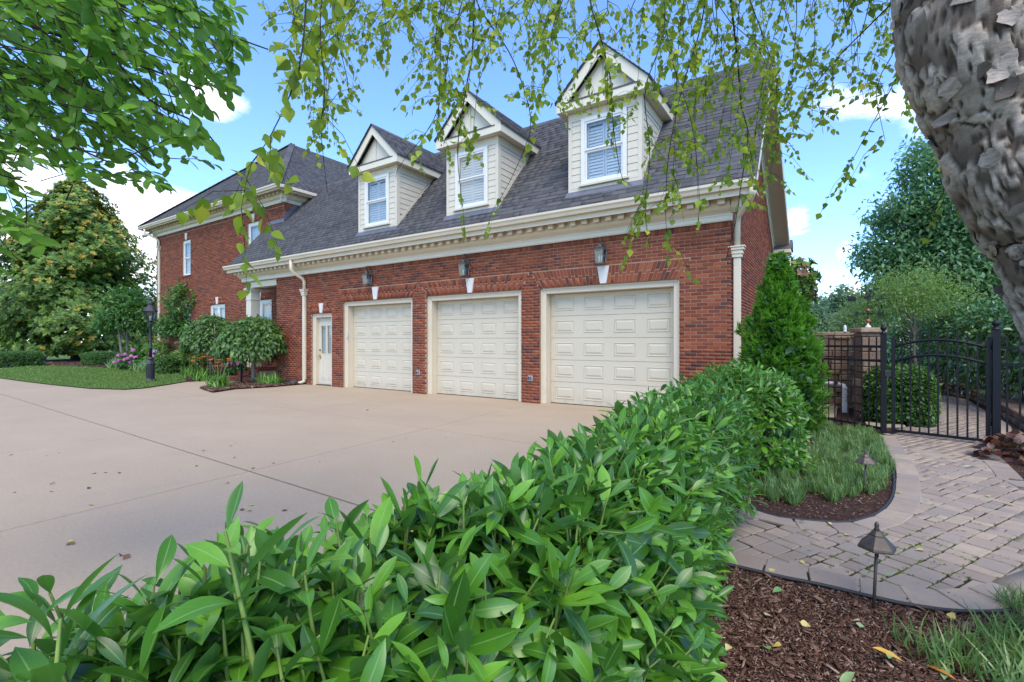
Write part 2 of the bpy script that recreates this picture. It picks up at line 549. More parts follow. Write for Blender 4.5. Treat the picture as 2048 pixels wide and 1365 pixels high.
def tag(o, label=None, cat=None, group=None, kind=None):
    for k, v in (("label", label), ("category", cat), ("group", group), ("kind", kind)):
        if v:
            o[k] = v
    return o


def place(name, mesh, parent=None):
    """link a mesh that was modelled in site coordinates"""
    o = bpy.data.objects.new(name, mesh)
    link(o, parent)
    if parent is not None:
        o.location = -WL.get(parent, Vector())
    WL[o] = Vector()
    return o


def piece(name, mesh, M, parent):
    o = bpy.data.objects.new(name, mesh)
    link(o, parent)
    o.matrix_local = Matrix.Translation(-WL.get(parent, Vector())) @ M
    return o


class MB:
    def __init__(s):
        s.v, s.f = [], []

    def add(s, vs, fs):
        b = len(s.v)
        s.v += [tuple(p) for p in vs]
        s.f += [tuple(b + i for i in f) for f in fs]
        return s

    def box(s, x0, x1, y0, y1, z0, z1):
        return s.add([(x0, y0, z0), (x1, y0, z0), (x1, y1, z0), (x0, y1, z0), (x0, y0, z1), (x1, y0, z1), (x1, y1, z1), (x0, y1, z1)],
                     [(0, 3, 2, 1), (4, 5, 6, 7), (0, 1, 5, 4), (1, 2, 6, 5), (2, 3, 7, 6), (3, 0, 4, 7)])

    def hexa(s, b, t):
        """eight corners: four below, four above"""
        return s.add(list(b) + list(t), [(0, 3, 2, 1), (4, 5, 6, 7), (0, 1, 5, 4), (1, 2, 6, 5), (2, 3, 7, 6), (3, 0, 4, 7)])

    def obox(s, c, ax, ay, az):
        c, ax, ay, az = Vector(c), Vector(ax), Vector(ay), Vector(az)
        return s.hexa([c - ax - ay - az, c + ax - ay - az, c + ax + ay - az, c - ax + ay - az], [c - ax - ay + az, c + ax - ay + az, c + ax + ay + az, c - ax + ay + az])

    def bar(s, a, b, w, h=None, up=(0, 0, 1)):
        a, b = Vector(a), Vector(b)
        h = w if h is None else h
        d = (b - a)
        L = d.length
        d.normalize()
        u = Vector(up)
        x = d.cross(u)
        if x.length < 1e-4:
            x = d.cross(Vector((1, 0, 0)))
        x.normalize()
        u = x.cross(d)
        return s.obox((a + b) / 2, x * w / 2, d * L / 2, u * h / 2)

    def prism(s, poly, ext):
        """a flat polygon pushed along ext"""
        n = len(poly)
        e = Vector(ext)
        vs = [Vector(p) for p in poly] + [Vector(p) + e for p in poly]
        return s.add(vs, [tuple(range(n))[::-1], tuple(range(n, 2 * n))] + [(i, (i + 1) % n, n + (i + 1) % n, n + i) for i in range(n)])

    def tube(s, pts, rad, n=8, cap=True):
        pts = [Vector(p) for p in pts]
        if not hasattr(rad, "__len__"):
            rad = [rad] * len(pts)
        rings = []
        ref = None
        vs = []
        for i, p in enumerate(pts):
            d = (pts[min(i + 1, len(pts) - 1)] - pts[max(i - 1, 0)])
            d.normalize()
            if ref is None:
                ref = Vector((0, 0, 1)) if abs(d.z) < .9 else Vector((1, 0, 0))
            x = ref - d * ref.dot(d)
            if x.length < 1e-5:
                x = Vector((1, 0, 0)) - d * d.x
            x.normalize()
            ref = x
            y = d.cross(x)
            for k in range(n):
                a = 2 * PI * k / n
                vs.append(p + (x * math.cos(a) + y * math.sin(a)) * rad[i])
        fs = []
        for i in range(len(pts) - 1):
            for k in range(n):
                k2 = (k + 1) % n
                fs.append((i * n + k, i * n + k2, (i + 1) * n + k2, (i + 1) * n + k))
        if cap:
            fs.append(tuple(range(n))[::-1])
            fs.append(tuple(range((len(pts) - 1) * n, len(pts) * n)))
        return s.add(vs, fs)

    def lathe(s, c, prof, n=12, turn=0.):
        c = Vector(c)
        vs, fs = [], []
        for r, z in prof:
            for k in range(n):
                a = 2 * PI * k / n + turn
                vs.append(c + Vector((r * math.cos(a), r * math.sin(a), z)))
        m = len(prof)
        for i in range(m - 1):
            for k in range(n):
                k2 = (k + 1) % n
                fs.append((i * n + k, i * n + k2, (i + 1) * n + k2, (i + 1) * n + k))
        fs.append(tuple(range(n))[::-1])
        fs.append(tuple(range((m - 1) * n, m * n)))
        return s.add(vs, fs)

    def mesh(s, name, mat, smooth=False):
        me = bpy.data.meshes.new(name)
        me.from_pydata(s.v, [], s.f)
        if smooth:
            me.polygons.foreach_set("use_smooth", [True] * len(me.polygons))
        me.materials.append(mat)
        me.update()
        return me

    def build(s, name, mat, parent=None, smooth=False, bevel=0., kind=None):
        o = place(name, s.mesh(name, mat, smooth), parent)
        if bevel:
            md = o.modifiers.new("edge", "BEVEL")
            md.width = bevel
            md.segments = 2
            md.limit_method = "ANGLE"
            md.harden_normals = False
        if kind:
            o["kind"] = kind
        return o


def leaf_tmpl(prof, curl=.15, fold=.3, side=0.):
    """prof: (position along the leaf, half width). A leaf along +Y, face up +Z, with UV (across, along)"""
    vs, fs, uv, sts = [], [], [], []
    for (v, w) in prof:
        z0 = -curl * v * v
        y = v * (1 - curl * curl * .4 * v)
        for u in (-1, 0, 1):
            vs.append((u * w + side * v * v, y, z0 + fold * abs(u) * w))
            sts.append((.5 + .5 * u, v))
    for i in range(len(prof) - 1):
        for k in (0, 1):
            f = (i * 3 + k, i * 3 + k + 1, i * 3 + k + 4, i * 3 + k + 3)
            fs.append(f)
            uv += [sts[j] for j in f]
    return np.array(vs), fs, np.array(uv)


def tmpl_mesh(name, t, mat):
    me = bpy.data.meshes.new(name)
    me.from_pydata([tuple(v) for v in t[0]], [], t[1])
    l = me.uv_layers.new(name="UVMap")
    l.data.foreach_set("uv", t[2].ravel())
    me.polygons.foreach_set("use_smooth", [True] * len(me.polygons))
    me.materials.append(mat)
    return me


LAUREL_P = [(0, .012), (.05, .018), (.12, .045), (.22, .085), (.34, .12), (.48, .144), (.62, .150), (.74, .134), (.84, .098), (.92, .052), (.97, .02), (1, .004)]
LAUREL_T = [leaf_tmpl(LAUREL_P, c, f, s) for c, f, s in ((.10, .35, 0), (.28, .25, .04), (.45, .4, -.05), (-.10, .5, .03), (.2, .15, -.02))]
BIRCH_P = [(0, .015), (.12, .025), (.2, .24), (.36, .36), (.55, .31), (.78, .15), (1, .004)]
BIRCH_T = [leaf_tmpl(BIRCH_P, c, f) for c, f in ((.1, .2), (.3, .35), (-.1, .3))]
OVAL_P = [(0, .012), (.1, .04), (.28, .22), (.5, .29), (.74, .24), (.92, .10), (1, .01)]
OVAL_T = [leaf_tmpl(OVAL_P, c, f) for c, f in ((.08, .2), (.25, .35), (-.1, .25))]
MID_T = [leaf_tmpl([(0, .02), (.4, .22), (.75, .18), (1, .01)], c, f) for c, f in ((.15, .2), (.35, .35))]
NARROW_T = [leaf_tmpl([(0, .02), (.4, .13), (.75, .10), (1, .01)], c, f) for c, f in ((.15, .2), (.4, .3))]
FAR_T = [leaf_tmpl([(0, .12), (.5, .34), (1, .05)], c, f) for c, f in ((.15, .2), (.3, .4))]
BLADE_T = [leaf_tmpl([(0, .035), (.35, .04), (.7, .028), (1, .004)], c, .3) for c in (.35, .75, 1.1)]


def frames(d, nrm, s, wid=None):
    d = d / np.maximum(np.linalg.norm(d, axis=1, keepdims=True), 1e-9)
    x = np.cross(d, nrm)
    ln = np.linalg.norm(x, axis=1, keepdims=True)
    bad = ln[:, 0] < 1e-3
    if bad.any():
        x[bad] = np.cross(d[bad], np.array([.3, .9, .2]))
        ln = np.linalg.norm(x, axis=1, keepdims=True)
    x = x / ln
    z = np.cross(x, d)
    R = np.stack([x, d, z], axis=2)
    s = np.asarray(s, float).reshape(-1, 1, 1)
    R = R * s
    if wid is not None:
        R[:, :, 0] *= np.asarray(wid).reshape(-1, 1)
    return R


def batch(name, tmpls, idx, R, T, mat, parent=None, kind="stuff"):
    V, LI, LS, UV = [], [], [], []
    base = 0
    for ti, t in enumerate(tmpls):
        sel = np.where(idx == ti)[0]
        if len(sel) == 0:
            continue
        vv = np.einsum("nij,kj->nki", R[sel], t[0]) + T[sel][:, None, :]
        k = len(t[0])
        V.append(vv.reshape(-1, 3))
        loops = np.concatenate([np.array(f) for f in t[1]])
        off = base + np.arange(len(sel)) * k
        LI.append((off[:, None] + loops[None, :]).ravel())
        LS.append(np.tile(np.array([len(f) for f in t[1]]), len(sel)))
        UV.append(np.tile(t[2], (len(sel), 1)))
        base += k * len(sel)
    V, LI, LS, UV = np.concatenate(V), np.concatenate(LI), np.concatenate(LS), np.concatenate(UV)
    me = bpy.data.meshes.new(name)
    me.vertices.add(len(V))
    me.vertices.foreach_set("co", V.astype(np.float32).ravel())
    me.loops.add(len(LI))
    me.loops.foreach_set("vertex_index", LI.astype(np.int32))
    me.polygons.add(len(LS))
    st = np.concatenate([[0], np.cumsum(LS)[:-1]])
    me.polygons.foreach_set("loop_start", st.astype(np.int32))
    me.polygons.foreach_set("loop_total", LS.astype(np.int32))
    me.polygons.foreach_set("use_smooth", np.ones(len(LS), bool))
    me.update(calc_edges=True)
    l = me.uv_layers.new(name="UVMap")
    l.data.foreach_set("uv", UV.astype(np.float32).ravel())
    me.materials.append(mat)
    o = place(name, me, parent)
    if kind:
        o["kind"] = kind
    return o


EYEV = np.array([0, 0, EYE])
FWV = np.array([FX, FY, 0.])
RTV = np.array([RX, RY, 0.])


def in_view(P, margin=40):
    q = P - EYEV
    f = q @ FWV
    x = 1024 + 960 * (q @ RTV) / np.maximum(f, .05)
    y = 682 - 960 * q[:, 2] / np.maximum(f, .05)
    return (f > .2) & (x > -margin) & (x < 2048 + margin) & (y > -margin) & (y < 1365 + margin), f


def leafset(parent, R, T, tmpls, mat, part="leaf", rest="foliage", n_parts=300, meshes=None):
    """the largest leaves in view as parts of their own, the rest joined"""
    n = len(T)
    idx = rng.integers(0, len(tmpls), n)
    chosen = np.zeros(n, bool)
    if n_parts:
        C = T + R[:, :, 1] * .5
        ok, f = in_view(C)
        size = np.linalg.norm(R[:, :, 1], axis=1) / np.maximum(f, .2) * np.abs(np.einsum("ni,ni->n", R[:, :, 2] / np.linalg.norm(R[:, :, 2], axis=1, keepdims=True), (C - EYEV) / np.linalg.norm(C - EYEV, axis=1, keepdims=True)))
        size[~ok] = 0
        order = np.argsort(-size)[:n_parts]
        order = order[size[order] > 0]
        chosen[order] = True
        if meshes is None:
            meshes = [tmpl_mesh(part, t, mat) for t in tmpls]
        for i in order:
            M = Matrix(np.vstack([np.hstack([R[i], T[i][:, None]]), [0, 0, 0, 1]]).tolist())
            piece(part, meshes[idx[i]], M, parent)
    if (~chosen).any():
        batch(rest, tmpls, idx[~chosen], R[~chosen], T[~chosen], mat, parent, "stuff")


def unit(v):
    return v / np.maximum(np.linalg.norm(v, axis=-1, keepdims=True), 1e-9)


def rnd_dirs(n):
    return unit(rng.normal(size=(n, 3)))


# ================================================================= GROUND, DRIVEWAY, PATH
def sheet(name, pts, z, mat, kind="structure", label=None, cat=None, sub=0):
    bm = bmesh.new()
    vs = [bm.verts.new((p[0], p[1], z)) for p in pts]
    bm.faces.new(vs)
    bmesh.ops.triangulate(bm, faces=bm.faces[:])
    bmesh.ops.recalc_face_normals(bm, faces=bm.faces[:])
    if bm.faces[0].normal.z < 0:
        bmesh.ops.reverse_faces(bm, faces=bm.faces[:])
    me = bpy.data.meshes.new(name)
    bm.to_mesh(me)
    bm.free()
    me.materials.append(mat)
    o = place(name, me)
    return tag(o, label, cat, None, kind)


def corners_mesh(name, C, mat, parent=None, kind="stuff", back=False):
    """C: (N,8,3) eight-cornered pieces; bottom ring 0-3, top ring 4-7"""
    N = len(C)
    F = np.array([(0, 3, 2, 1), (4, 5, 6, 7), (0, 1, 5, 4), (1, 2, 6, 5), (2, 3, 7, 6), (3, 0, 4, 7)])
    if not back:
        F = F[1:]
    LI = (np.arange(N)[:, None, None] * 8 + F[None]).reshape(-1)
    me = bpy.data.meshes.new(name)
    me.vertices.add(N * 8)
    me.vertices.foreach_set("co", C.astype(np.float32).ravel())
    me.loops.add(len(LI))
    me.loops.foreach_set("vertex_index", LI.astype(np.int32))
    me.polygons.add(N * len(F))
    me.polygons.foreach_set("loop_start", (np.arange(N * len(F)) * 4).astype(np.int32))
    me.polygons.foreach_set("loop_total", np.full(N * len(F), 4, np.int32))
    me.update(calc_edges=True)
    me.materials.append(mat)
    if name is None:
        return me
    o = place(name, me, parent)
    if kind:
        o["kind"] = kind
    return o


def bevel_mesh(me, w):
    bm = bmesh.new()
    bm.from_mesh(me)
    bmesh.ops.bevel(bm, geom=[e for e in bm.edges if e.calc_face_angle(0) > .5], offset=w, segments=1, affect="EDGES")
    bm.to_mesh(me)
    bm.free()
    return me


sheet("ground", [(-400, -200), (400, -200), (400, 600), (-400, 600)], -.06, M_TURF)

# concrete driveway: a bed sheet below, slabs on it with open control joints
sheet("driveway_base", [(-48, -6), (1.5, -6), (1.5, 9.96), (-48, 9.96)], -.03, M_SOIL)
drive = bpy.data.objects.new("driveway", None)
COL.objects.link(drive)
WL[drive] = Vector()
drive["kind"] = "structure"
eA = Vector((-1362 * RX + 960 * FX, -1362 * RY + 960 * FY, 0)).normalized()
eB = Vector((556 * RX + 960 * FX, 556 * RY + 960 * FY, 0)).normalized()


def skew(p):
    m = Matrix(((eA.x, eB.x), (eA.y, eB.y))).inverted()
    q = m @ Vector((p.x, p.y))
    return q.x, q.y


bA = sorted([skew(gp(524, 950))[1], skew(gp(617, 822))[1]])
bA = [bA[0] - 2 * (bA[1] - bA[0]), bA[0] - (bA[1] - bA[0])] + bA + [bA[1] + 8.0]
aB = sorted([skew(gp(493, 944))[0], skew(gp(267, 869))[0], skew(gp(0, 849))[0]])
d1, d2 = aB[1] - aB[0], aB[2] - aB[1]
aB = [aB[0] - 2 * d1, aB[0] - d1] + aB + [aB[2] + d2, aB[2] + 2 * d2, aB[2] + 3 * d2, aB[2] + 5 * d2, aB[2] + 8 * d2]


def clip_rect(poly, x0, x1, y0, y1):
    for ax, lim, sg in ((0, x0, 1), (0, x1, -1), (1, y0, 1), (1, y1, -1)):
        out = []
        for i in range(len(poly)):
            a, b = poly[i], poly[(i + 1) % len(poly)]
            da, db = sg * (a[ax] - lim), sg * (b[ax] - lim)
            if da >= 0:
                out.append(a)
            if (da >= 0) != (db >= 0):
                t = da / (da - db)
                out.append((a[0] + t * (b[0] - a[0]), a[1] + t * (b[1] - a[1])))
        poly = out
        if len(poly) < 3:
            return None
    return poly


for i in range(len(bA) - 1):
    for j in range(len(aB) - 1):
        g1 = .014 if i == 1 or i == 2 else .007
        q = [(aB[j] + .0075, bA[i] + g1), (aB[j + 1] - .0075, bA[i] + g1), (aB[j + 1] - .0075, bA[i + 1] - g1), (aB[j] + .0075, bA[i + 1] - g1)]
        poly = [(eA * a + eB * b) for a, b in q]
        poly = clip_rect([(p.x, p.y) for p in poly], -48, 1.5, -6, 9.93)
        if not poly:
            continue
        area = sum(poly[k][0] * poly[(k + 1) % len(poly)][1] - poly[(k + 1) % len(poly)][0] * poly[k][1] for k in range(len(poly)))
        if area < 0:
            poly = poly[::-1]
        MB().prism([(x, y, -.028) for x, y in poly], (0, 0, .028)).build("slab", M_CONC, drive, bevel=.004)

# mulch under the hedge and round the path
bed = [W(-3.4, -3), W(-1.5, -.75), W(-.45, .5), W(.05, 1.2), W(.55, 2.05), W(1.45, 3.75), W(2.3, 5.1), W(2.45, 6.4), Vector((-2.25, 9.3, 0)), Vector((-2.25, 9.62, 0)), Vector((-1.5, 9.62, 0)), Vector((-1.5, 30, 0)), Vector((14, 30, 0)), W(12, -3)]
sheet("mulch_bed", bed, .02, M_MULCH)

path_px_low = [(1330, 1112), (1424, 1133), (1474, 1144), (1557, 1164), (1640, 1181), (1743, 1206), (1805, 1220), (1888, 1233), (1950, 1236), (2012, 1233), (2090, 1212), (2190, 1165), (2330, 1085)]
path_px_right = [(2330, 1070), (2200, 1035), (2110, 996), (2048, 967), (2035, 953), (2008, 927), (1990, 908), (2012, 884), (2022, 858), (1976, 829), (1934, 803), (1900, 795), (1846, 787)]
path_px_left = [(1833, 814), (1831, 835), (1826, 847), (1800, 858), (1758, 875), (1764, 887), (1789, 937), (1791, 978), (1785, 1007), (1764, 1032), (1731, 1048), (1681, 1056), (1582, 1048), (1540, 1040), (1478, 1019), (1400, 992), (1330, 968)]
path_pts = [gp(*p) for p in path_px_low + path_px_right + path_px_left]
sheet("path_base", path_pts, .026, M_SOIL)
path = bpy.data.objects.new("path", None)
COL.objects.link(path)
WL[path] = Vector()
path["kind"] = "structure"


def smooth_line(pts, step):
    """Catmull-Rom through pts, resampled to even steps"""
    P = [Vector(p) for p in pts]
    P = [P[0] * 2 - P[1]] + P + [P[-1] * 2 - P[-2]]
    dense = []
    for i in range(1, len(P) - 2):
        n = max(2, int((P[i + 1] - P[i]).length / .01))
        for k in range(n):
            t = k / n
            a, b, c, d = P[i - 1], P[i], P[i + 1], P[i + 2]
            dense.append(.5 * ((2 * b) + (c - a) * t + (2 * a - 5 * b + 4 * c - d) * t * t + (3 * b - a - 3 * c + d) * t ** 3))
    dense.append(P[-2])
    out, acc = [dense[0]], 0
    for i in range(1, len(dense)):
        acc += (dense[i] - dense[i - 1]).length
        if acc >= step:
            out.append(dense[i])
            acc = 0
    return out


def inside(p, poly):
    x, y = p[0], p[1]
    c = False
    j = len(poly) - 1
    for i in range(len(poly)):
        xi, yi, xj, yj = poly[i][0], poly[i][1], poly[j][0], poly[j][1]
        if (yi > y) != (yj > y) and x < (xj - xi) * (y - yi) / (yj - yi) + xi:
            c = not c
        j = i
    return c


pav = []      # (8 corners)


def paver_corners(q, z0, z1):
    c = sum((Vector(p) for p in q), Vector()) / 4
    a = [Vector((p[0], p[1], z0)) for p in q]
    sh = .005
    b = []
    for p in q:
        p = Vector(p)
        d = (c - p)
        d.z = 0
        d.normalize()
        b.append(Vector((p.x, p.y, z1 + rng.normal(0, .0012))) + d * sh)
    return [tuple(p) for p in a + b]


def border(line, width, length, side, z1):
    L = smooth_line(line, .02)
    i = 0
    while True:
        n = max(4, int(length * rng.uniform(.75, 1.2) / .02))
        if i + n >= len(L):
            break
        a, b = L[i], L[i + n - 0]
        nb = []
        for p, k in ((a, i), (b, i + n)):
            t = (L[min(k + 1, len(L) - 1)] - L[max(k - 1, 0)])
            t.normalize()
            nb.append(Vector((-t.y, t.x, 0)) * side)
        t = (b - a).normalized()
        g = .0035
        q = [a + t * g, b - t * g, b - t * g + nb[1] * width, a + t * g + nb[0] * width]
        if side < 0:
            q = [q[1], q[0], q[3], q[2]]
        pav.append(paver_corners(q, .012, z1))
        i += n


border([gp(*p) for p in path_px_low], .215, .235, 1, .042)
border([gp(*p) for p in path_px_right[3:7]], .20, .24, 1, .042)
border([gp(*p) for p in path_px_right[:4]], .20, .24, 1, .042)
border([gp(*p) for p in path_px_right[7:]], .2, .24, 1, .042)
border([gp(*p) for p in path_px_left[4:]], .19, .24, 1, .042)
e1, e2 = W(.872, .489), W(-.489, .872)
t = -8.0
while t < 14:
    hgt = float(rng.choice([.105, .13, .165]))
    s = -6 + rng.uniform(0, .3)
    while s < 16:
        ln = float(rng.choice([.10, .14, .17, .21]))
        parts_ = [(0, 0, ln, hgt)]
        if hgt > .16 and rng.random() < .4:
            parts_ = [(0, 0, ln, hgt * .5), (0, hgt * .5, ln * .55, hgt), (ln * .55, hgt * .5, ln, hgt)] if rng.random() < .5 else [(0, 0, ln, hgt * .45), (0, hgt * .45, ln, hgt)]
        for (pa_, pb_, pc_, pd_) in parts_:
            q = [e1 * (s + pa_) + e2 * (t + pb_), e1 * (s + pc_) + e2 * (t + pb_), e1 * (s + pc_) + e2 * (t + pd_), e1 * (s + pa_) + e2 * (t + pd_)]
            c = (q[0] + q[2]) / 2
            if all(inside(p_ + (c - p_) * .22, path_pts) for p_ in q):
                q = [p_ + (c - p_).normalized() * .0045 + Vector((rng.normal(0, .004), rng.normal(0, .004), 0)) for p_ in q]
                pav.append(paver_corners(q, .012, .036))
        s += ln
    t += hgt
pav = np.array(pav)
ok, ff = in_view(pav.mean(axis=1), 0)
area = np.linalg.norm(np.cross(pav[:, 5] - pav[:, 4], pav[:, 7] - pav[:, 4]), axis=1) / np.maximum(ff, .3) ** 3
area[~ok] = 0
order = np.argsort(-area)
own = set(order[:300].tolist())


def loose_piece(name, C, mat, parent, bevel=0):
    me = bpy.data.meshes.new(name)
    me.from_pydata([tuple(p) for p in C], [], [(4, 5, 6, 7), (0, 1, 5, 4), (1, 2, 6, 5), (2, 3, 7, 6), (3, 0, 4, 7)])
    me.materials.append(mat)
    if bevel:
        bevel_mesh(me, bevel)
    return place(name, me, parent)


for i in own:
    loose_piece("paver", pav[i], M_PAVER, path, .004)
corners_mesh("paver_field", pav[[i for i in range(len(pav)) if i not in own]], M_PAVER, path)

# moss tufts in the joints
mp = []
for _ in range(520):
    x, y = rng.uniform(1560, 2040), rng.uniform(890, 1215)
    if rng.random() < .5:
        x, y = rng.normal(1850, 90), rng.normal(1120, 50)
    p = gp(x, y)
    if not inside(p, path_pts):
        continue
    a, b = p.dot(e1), p.dot(e2)
    near = pav.mean(axis=1) - np.array(p)
    k = np.argmin((near[:, :2] ** 2).sum(1))
    e = pav[k][int(rng.integers(0, 4))] * (1 - (u := rng.random())) + pav[k][int(rng.integers(0, 4))] * u
    mp.append(e)
mp = np.array(mp)
mp[:, 2] = .033
R = frames(rnd_dirs(len(mp) * 5), np.tile([0, 0, 1.], (len(mp) * 5, 1)), rng.uniform(.006, .017, len(mp) * 5))
batch("moss", FAR_T, rng.integers(0, 2, len(mp) * 5), R, np.repeat(mp, 5, 0) + rng.normal(0, .008, (len(mp) * 5, 3)) * [1, 1, .1], M_MOSS)

# black plastic edging between path and beds
for nm, ln, lab in (("landscape_edging", path_px_low[1:12], "black plastic edging strip between the mulch and the near side of the path"), ("landscape_edging", path_px_left[6:-1], "black plastic edging strip curving round the liriope bed")):
    L = smooth_line([gp(*p) for p in ln], .08)
    off = []
    for i, p in enumerate(L):
        tt = (L[min(i + 1, len(L) - 1)] - L[max(i - 1, 0)]).normalized()
        off.append(p - Vector((-tt.y, tt.x, 0)) * .012 + Vector((0, 0, .04)))
    tag(MB().tube(off, .012, 6).build(nm, M_EDGE, smooth=True), lab, "edging")

# ================================================================= HOUSE
D = 9.6
MY = 10.76
XL, XR = -16.3, -1.5
house = thing("brick_house", "red brick house with cream trim, slate grey roof and three garage doors", "house", (-12, 9.6, 0))
bricks = []          # (8 corners, score)
BW, BH, J = .203, .0575, .0105


def add_brick(x0, x1, z0, z1, Y, proud=.006):
    p = proud + rng.normal(0, .0012)
    bricks.append([(x0, Y + .01, z0), (x1, Y + .01, z0), (x1, Y + .01, z1), (x0, Y + .01, z1), (x0, Y - p, z0), (x1, Y - p, z0), (x1, Y - p, z1), (x0, Y - p, z1)])


def brick_front(Y, x0, x1, z0, z1, holes):
    """holes: functions z -> (xa, xb) or None"""
    row = 0
    z = z0
    while z + BH <= z1 + .004:
        iv = [(x0, x1)]
        for h in holes:
            r = h(z + BH / 2)
            if not r:
                continue
            nv = []
            for a, b in iv:
                if r[1] <= a or r[0] >= b:
                    nv.append((a, b))
                else:
                    if r[0] > a:
                        nv.append((a, r[0]))
                    if r[1] < b:
                        nv.append((r[1], b))
            iv = nv
        off = (row % 2) * (BW + J) / 2
        for a, b in iv:
            k = math.floor((a - x0 - off) / (BW + J))
            while True:
                xa = x0 + off + k * (BW + J)
                xb = xa + BW
                if xa >= b:
                    break
                p, q = max(xa, a), min(xb, b)
                if q - p > .03:
                    add_brick(p, q, z, z + BH, Y)
                k += 1
        z += BH + J
        row += 1


def rect_hole(a, b, z0, z1):
    return lambda z: (a, b) if z0 - .03 < z < z1 + .02 else None


def arch_hole(a, b, z0, z1, ex):
    return lambda z: (a - ex * (z - z0) / (z1 - z0), b + ex * (z - z0) / (z1 - z0)) if z0 <= z < z1 else None


def jack_arch(a, b, z0, z1, ex, Y):
    n = int((b - a) / .078)
    for i in range(n):
        for (s0, s1) in (((0, .55), (.58, 1)) if i % 2 else ((0, .40), (.43, 1))):
            def X(u, s):
                lo = a + (b - a) * u
                hi = (a - ex) + (b - a + 2 * ex) * u
                return lo + (hi - lo) * s
            u0, u1 = i / n + .06 / n, (i + 1) / n - .06 / n
            zz0, zz1 = z0 + (z1 - z0) * s0 + .004, z0 + (z1 - z0) * s1 - .004
            p = .007 + rng.normal(0, .001)
            c = [(X(u0, s0), zz0), (X(u1, s0), zz0), (X(u1, s1), zz1), (X(u0, s1), zz1)]
            bricks.append([(x, Y + .01, z) for x, z in c] + [(x, Y - p, z) for x, z in c])


DOORS = [(-12.64, -9.63), (-9.12, -6.06), (-5.565, -2.42)]
DTOP = 2.667
ENTRY = (-14.26, -13.18, 2.35)
holes = []
for a, b in DOORS:
    holes += [rect_hole(a, b, -1, DTOP), arch_hole(a, b, DTOP, 3.045, .20)]
    jack_arch(a, b, DTOP, 3.045, .20, D)
holes += [rect_hole(ENTRY[0], ENTRY[1], -1, ENTRY[2]), arch_hole(ENTRY[0], ENTRY[1], ENTRY[2], 2.68, .12)]
jack_arch(ENTRY[0], ENTRY[1], ENTRY[2], 2.68, .12, D)
brick_front(D, XL, XR, .01, 3.545, holes)
x = XL
while x < XR - .03:
    add_brick(x, min(x + .064, XR), 3.553, 3.66, D, .016)
    x += .0745
# main house front
MWIN = [(-26.43, -25.59, 4.64, 6.35), (-20.44, -19.51, 4.64, 6.40), (-26.43, -25.59, 1.0, 3.1), (-23.67, -22.31, 1.0, 3.1), (-20.3, -18.63, 1.0, 3.13)]
holes = []
for a, b, z0, z1 in MWIN:
    holes += [rect_hole(a, b, z0 - .06, z1), arch_hole(a, b, z1, z1 + .33, .12)]
    jack_arch(a, b, z1, z1 + .33, .12, MY)
brick_front(MY, -29.4, -17.76, .01, 6.76, holes)
brick_front(MY, -17.76, XL, .01, 3.6, [rect_hole(-20.3, -18.63, .9, 3.13)])
x = -29.4
while x < -17.8:
    add_brick(x, x + .064, 6.765, 6.87, MY, .016)
    x += .0745
front_bricks = np.array(bricks)
# which ones are largest in the photograph: the near end of the garage wall
C = front_bricks.mean(axis=1)
ok, f = in_view(C, 0)
u = 1024 + 960 * ((C - EYEV) @ RTV) / np.maximum(f, .1)
v = 682 - 960 * (C[:, 2] - EYE) / np.maximum(f, .1)
sc = np.linalg.norm(front_bricks[:, 5] - front_bricks[:, 4], axis=1) * np.linalg.norm(front_bricks[:, 7] - front_bricks[:, 4], axis=1) / f ** 2
sc[(~ok) | ((u > 1350) & (v > 700)) | ((u > 1360) & (v < 500))] = 0
own = np.argsort(-sc)[:300]

wall = MB()
xs = [XL] + [v for d in [(ENTRY[0], ENTRY[1])] + DOORS for v in d] + [XR]
for i in range(0, len(xs), 2):
    wall.box(xs[i], xs[i + 1], D, D + .3, -.06, 3.66)
wall.box(ENTRY[0], ENTRY[1], D, D + .3, ENTRY[2], 3.66)
for a, b in DOORS:
    wall.box(a, b, D, D + .3, DTOP, 3.66)
wall_o = wall.build("wall", M_MORTAR, house)
bm_ = None
for i in own:
    loose_piece("brick", front_bricks[i], M_BRICK, wall_o, .003)
rest = np.ones(len(front_bricks), bool)
rest[own] = False

# gable wall (faces +X) and the short return of the main house above the garage roof
RIDGE_Y, RIDGE_Z = 12.25, 7.845
EY, EZ, MS = 9.17, 4.25, 1.167
REAR_Y = 17.9
REAR_Z = 4.55


def roof_z(y):
    return EZ + MS * (y - EY)


gb = []
row = 0
z = .01
while z < 7.4:
    ya = D + .012 if z < 4.0 else max(D + .012, EY + (z - EZ) / MS + .22)
    yb = REAR_Y if z < REAR_Z - .1 else REAR_Y - (z - REAR_Z + .15) * (REAR_Y - RIDGE_Y) / (RIDGE_Z - REAR_Z)
    k = 0
    y = D + .012 - (row % 2) * (BW + J) / 2
    while y < yb:
        p, q = max(y, ya), min(y + BW, yb)
        if q - p > .03:
            pr = .006 + rng.normal(0, .001)
            gb.append([(XR - .01, p, z), (XR - .01, q, z), (XR - .01, q, z + BH), (XR - .01, p, z + BH), (XR + pr, p, z), (XR + pr, q, z), (XR + pr, q, z + BH), (XR + pr, p, z + BH)])
        y += BW + J
    z += BH + J
    row += 1
row = 0
z = 5.6
while z < 6.87:
    y = MY + .012 - (row % 2) * (BW + J) / 2
    while y < 12.6:
        p = max(y, MY + .012)
        gb.append([(-17.77, p, z), (-17.77, y + BW, z), (-17.77, y + BW, z + BH), (-17.77, p, z + BH), (-17.754, p, z), (-17.754, y + BW, z), (-17.754, y + BW, z + BH), (-17.754, p, z + BH)])
        y += BW + J
    z += BH + J
    row += 1
corners_mesh("brickwork", np.concatenate([front_bricks[rest], np.array(gb)]), M_BRICK, house)
g = MB()
yr = REAR_Y
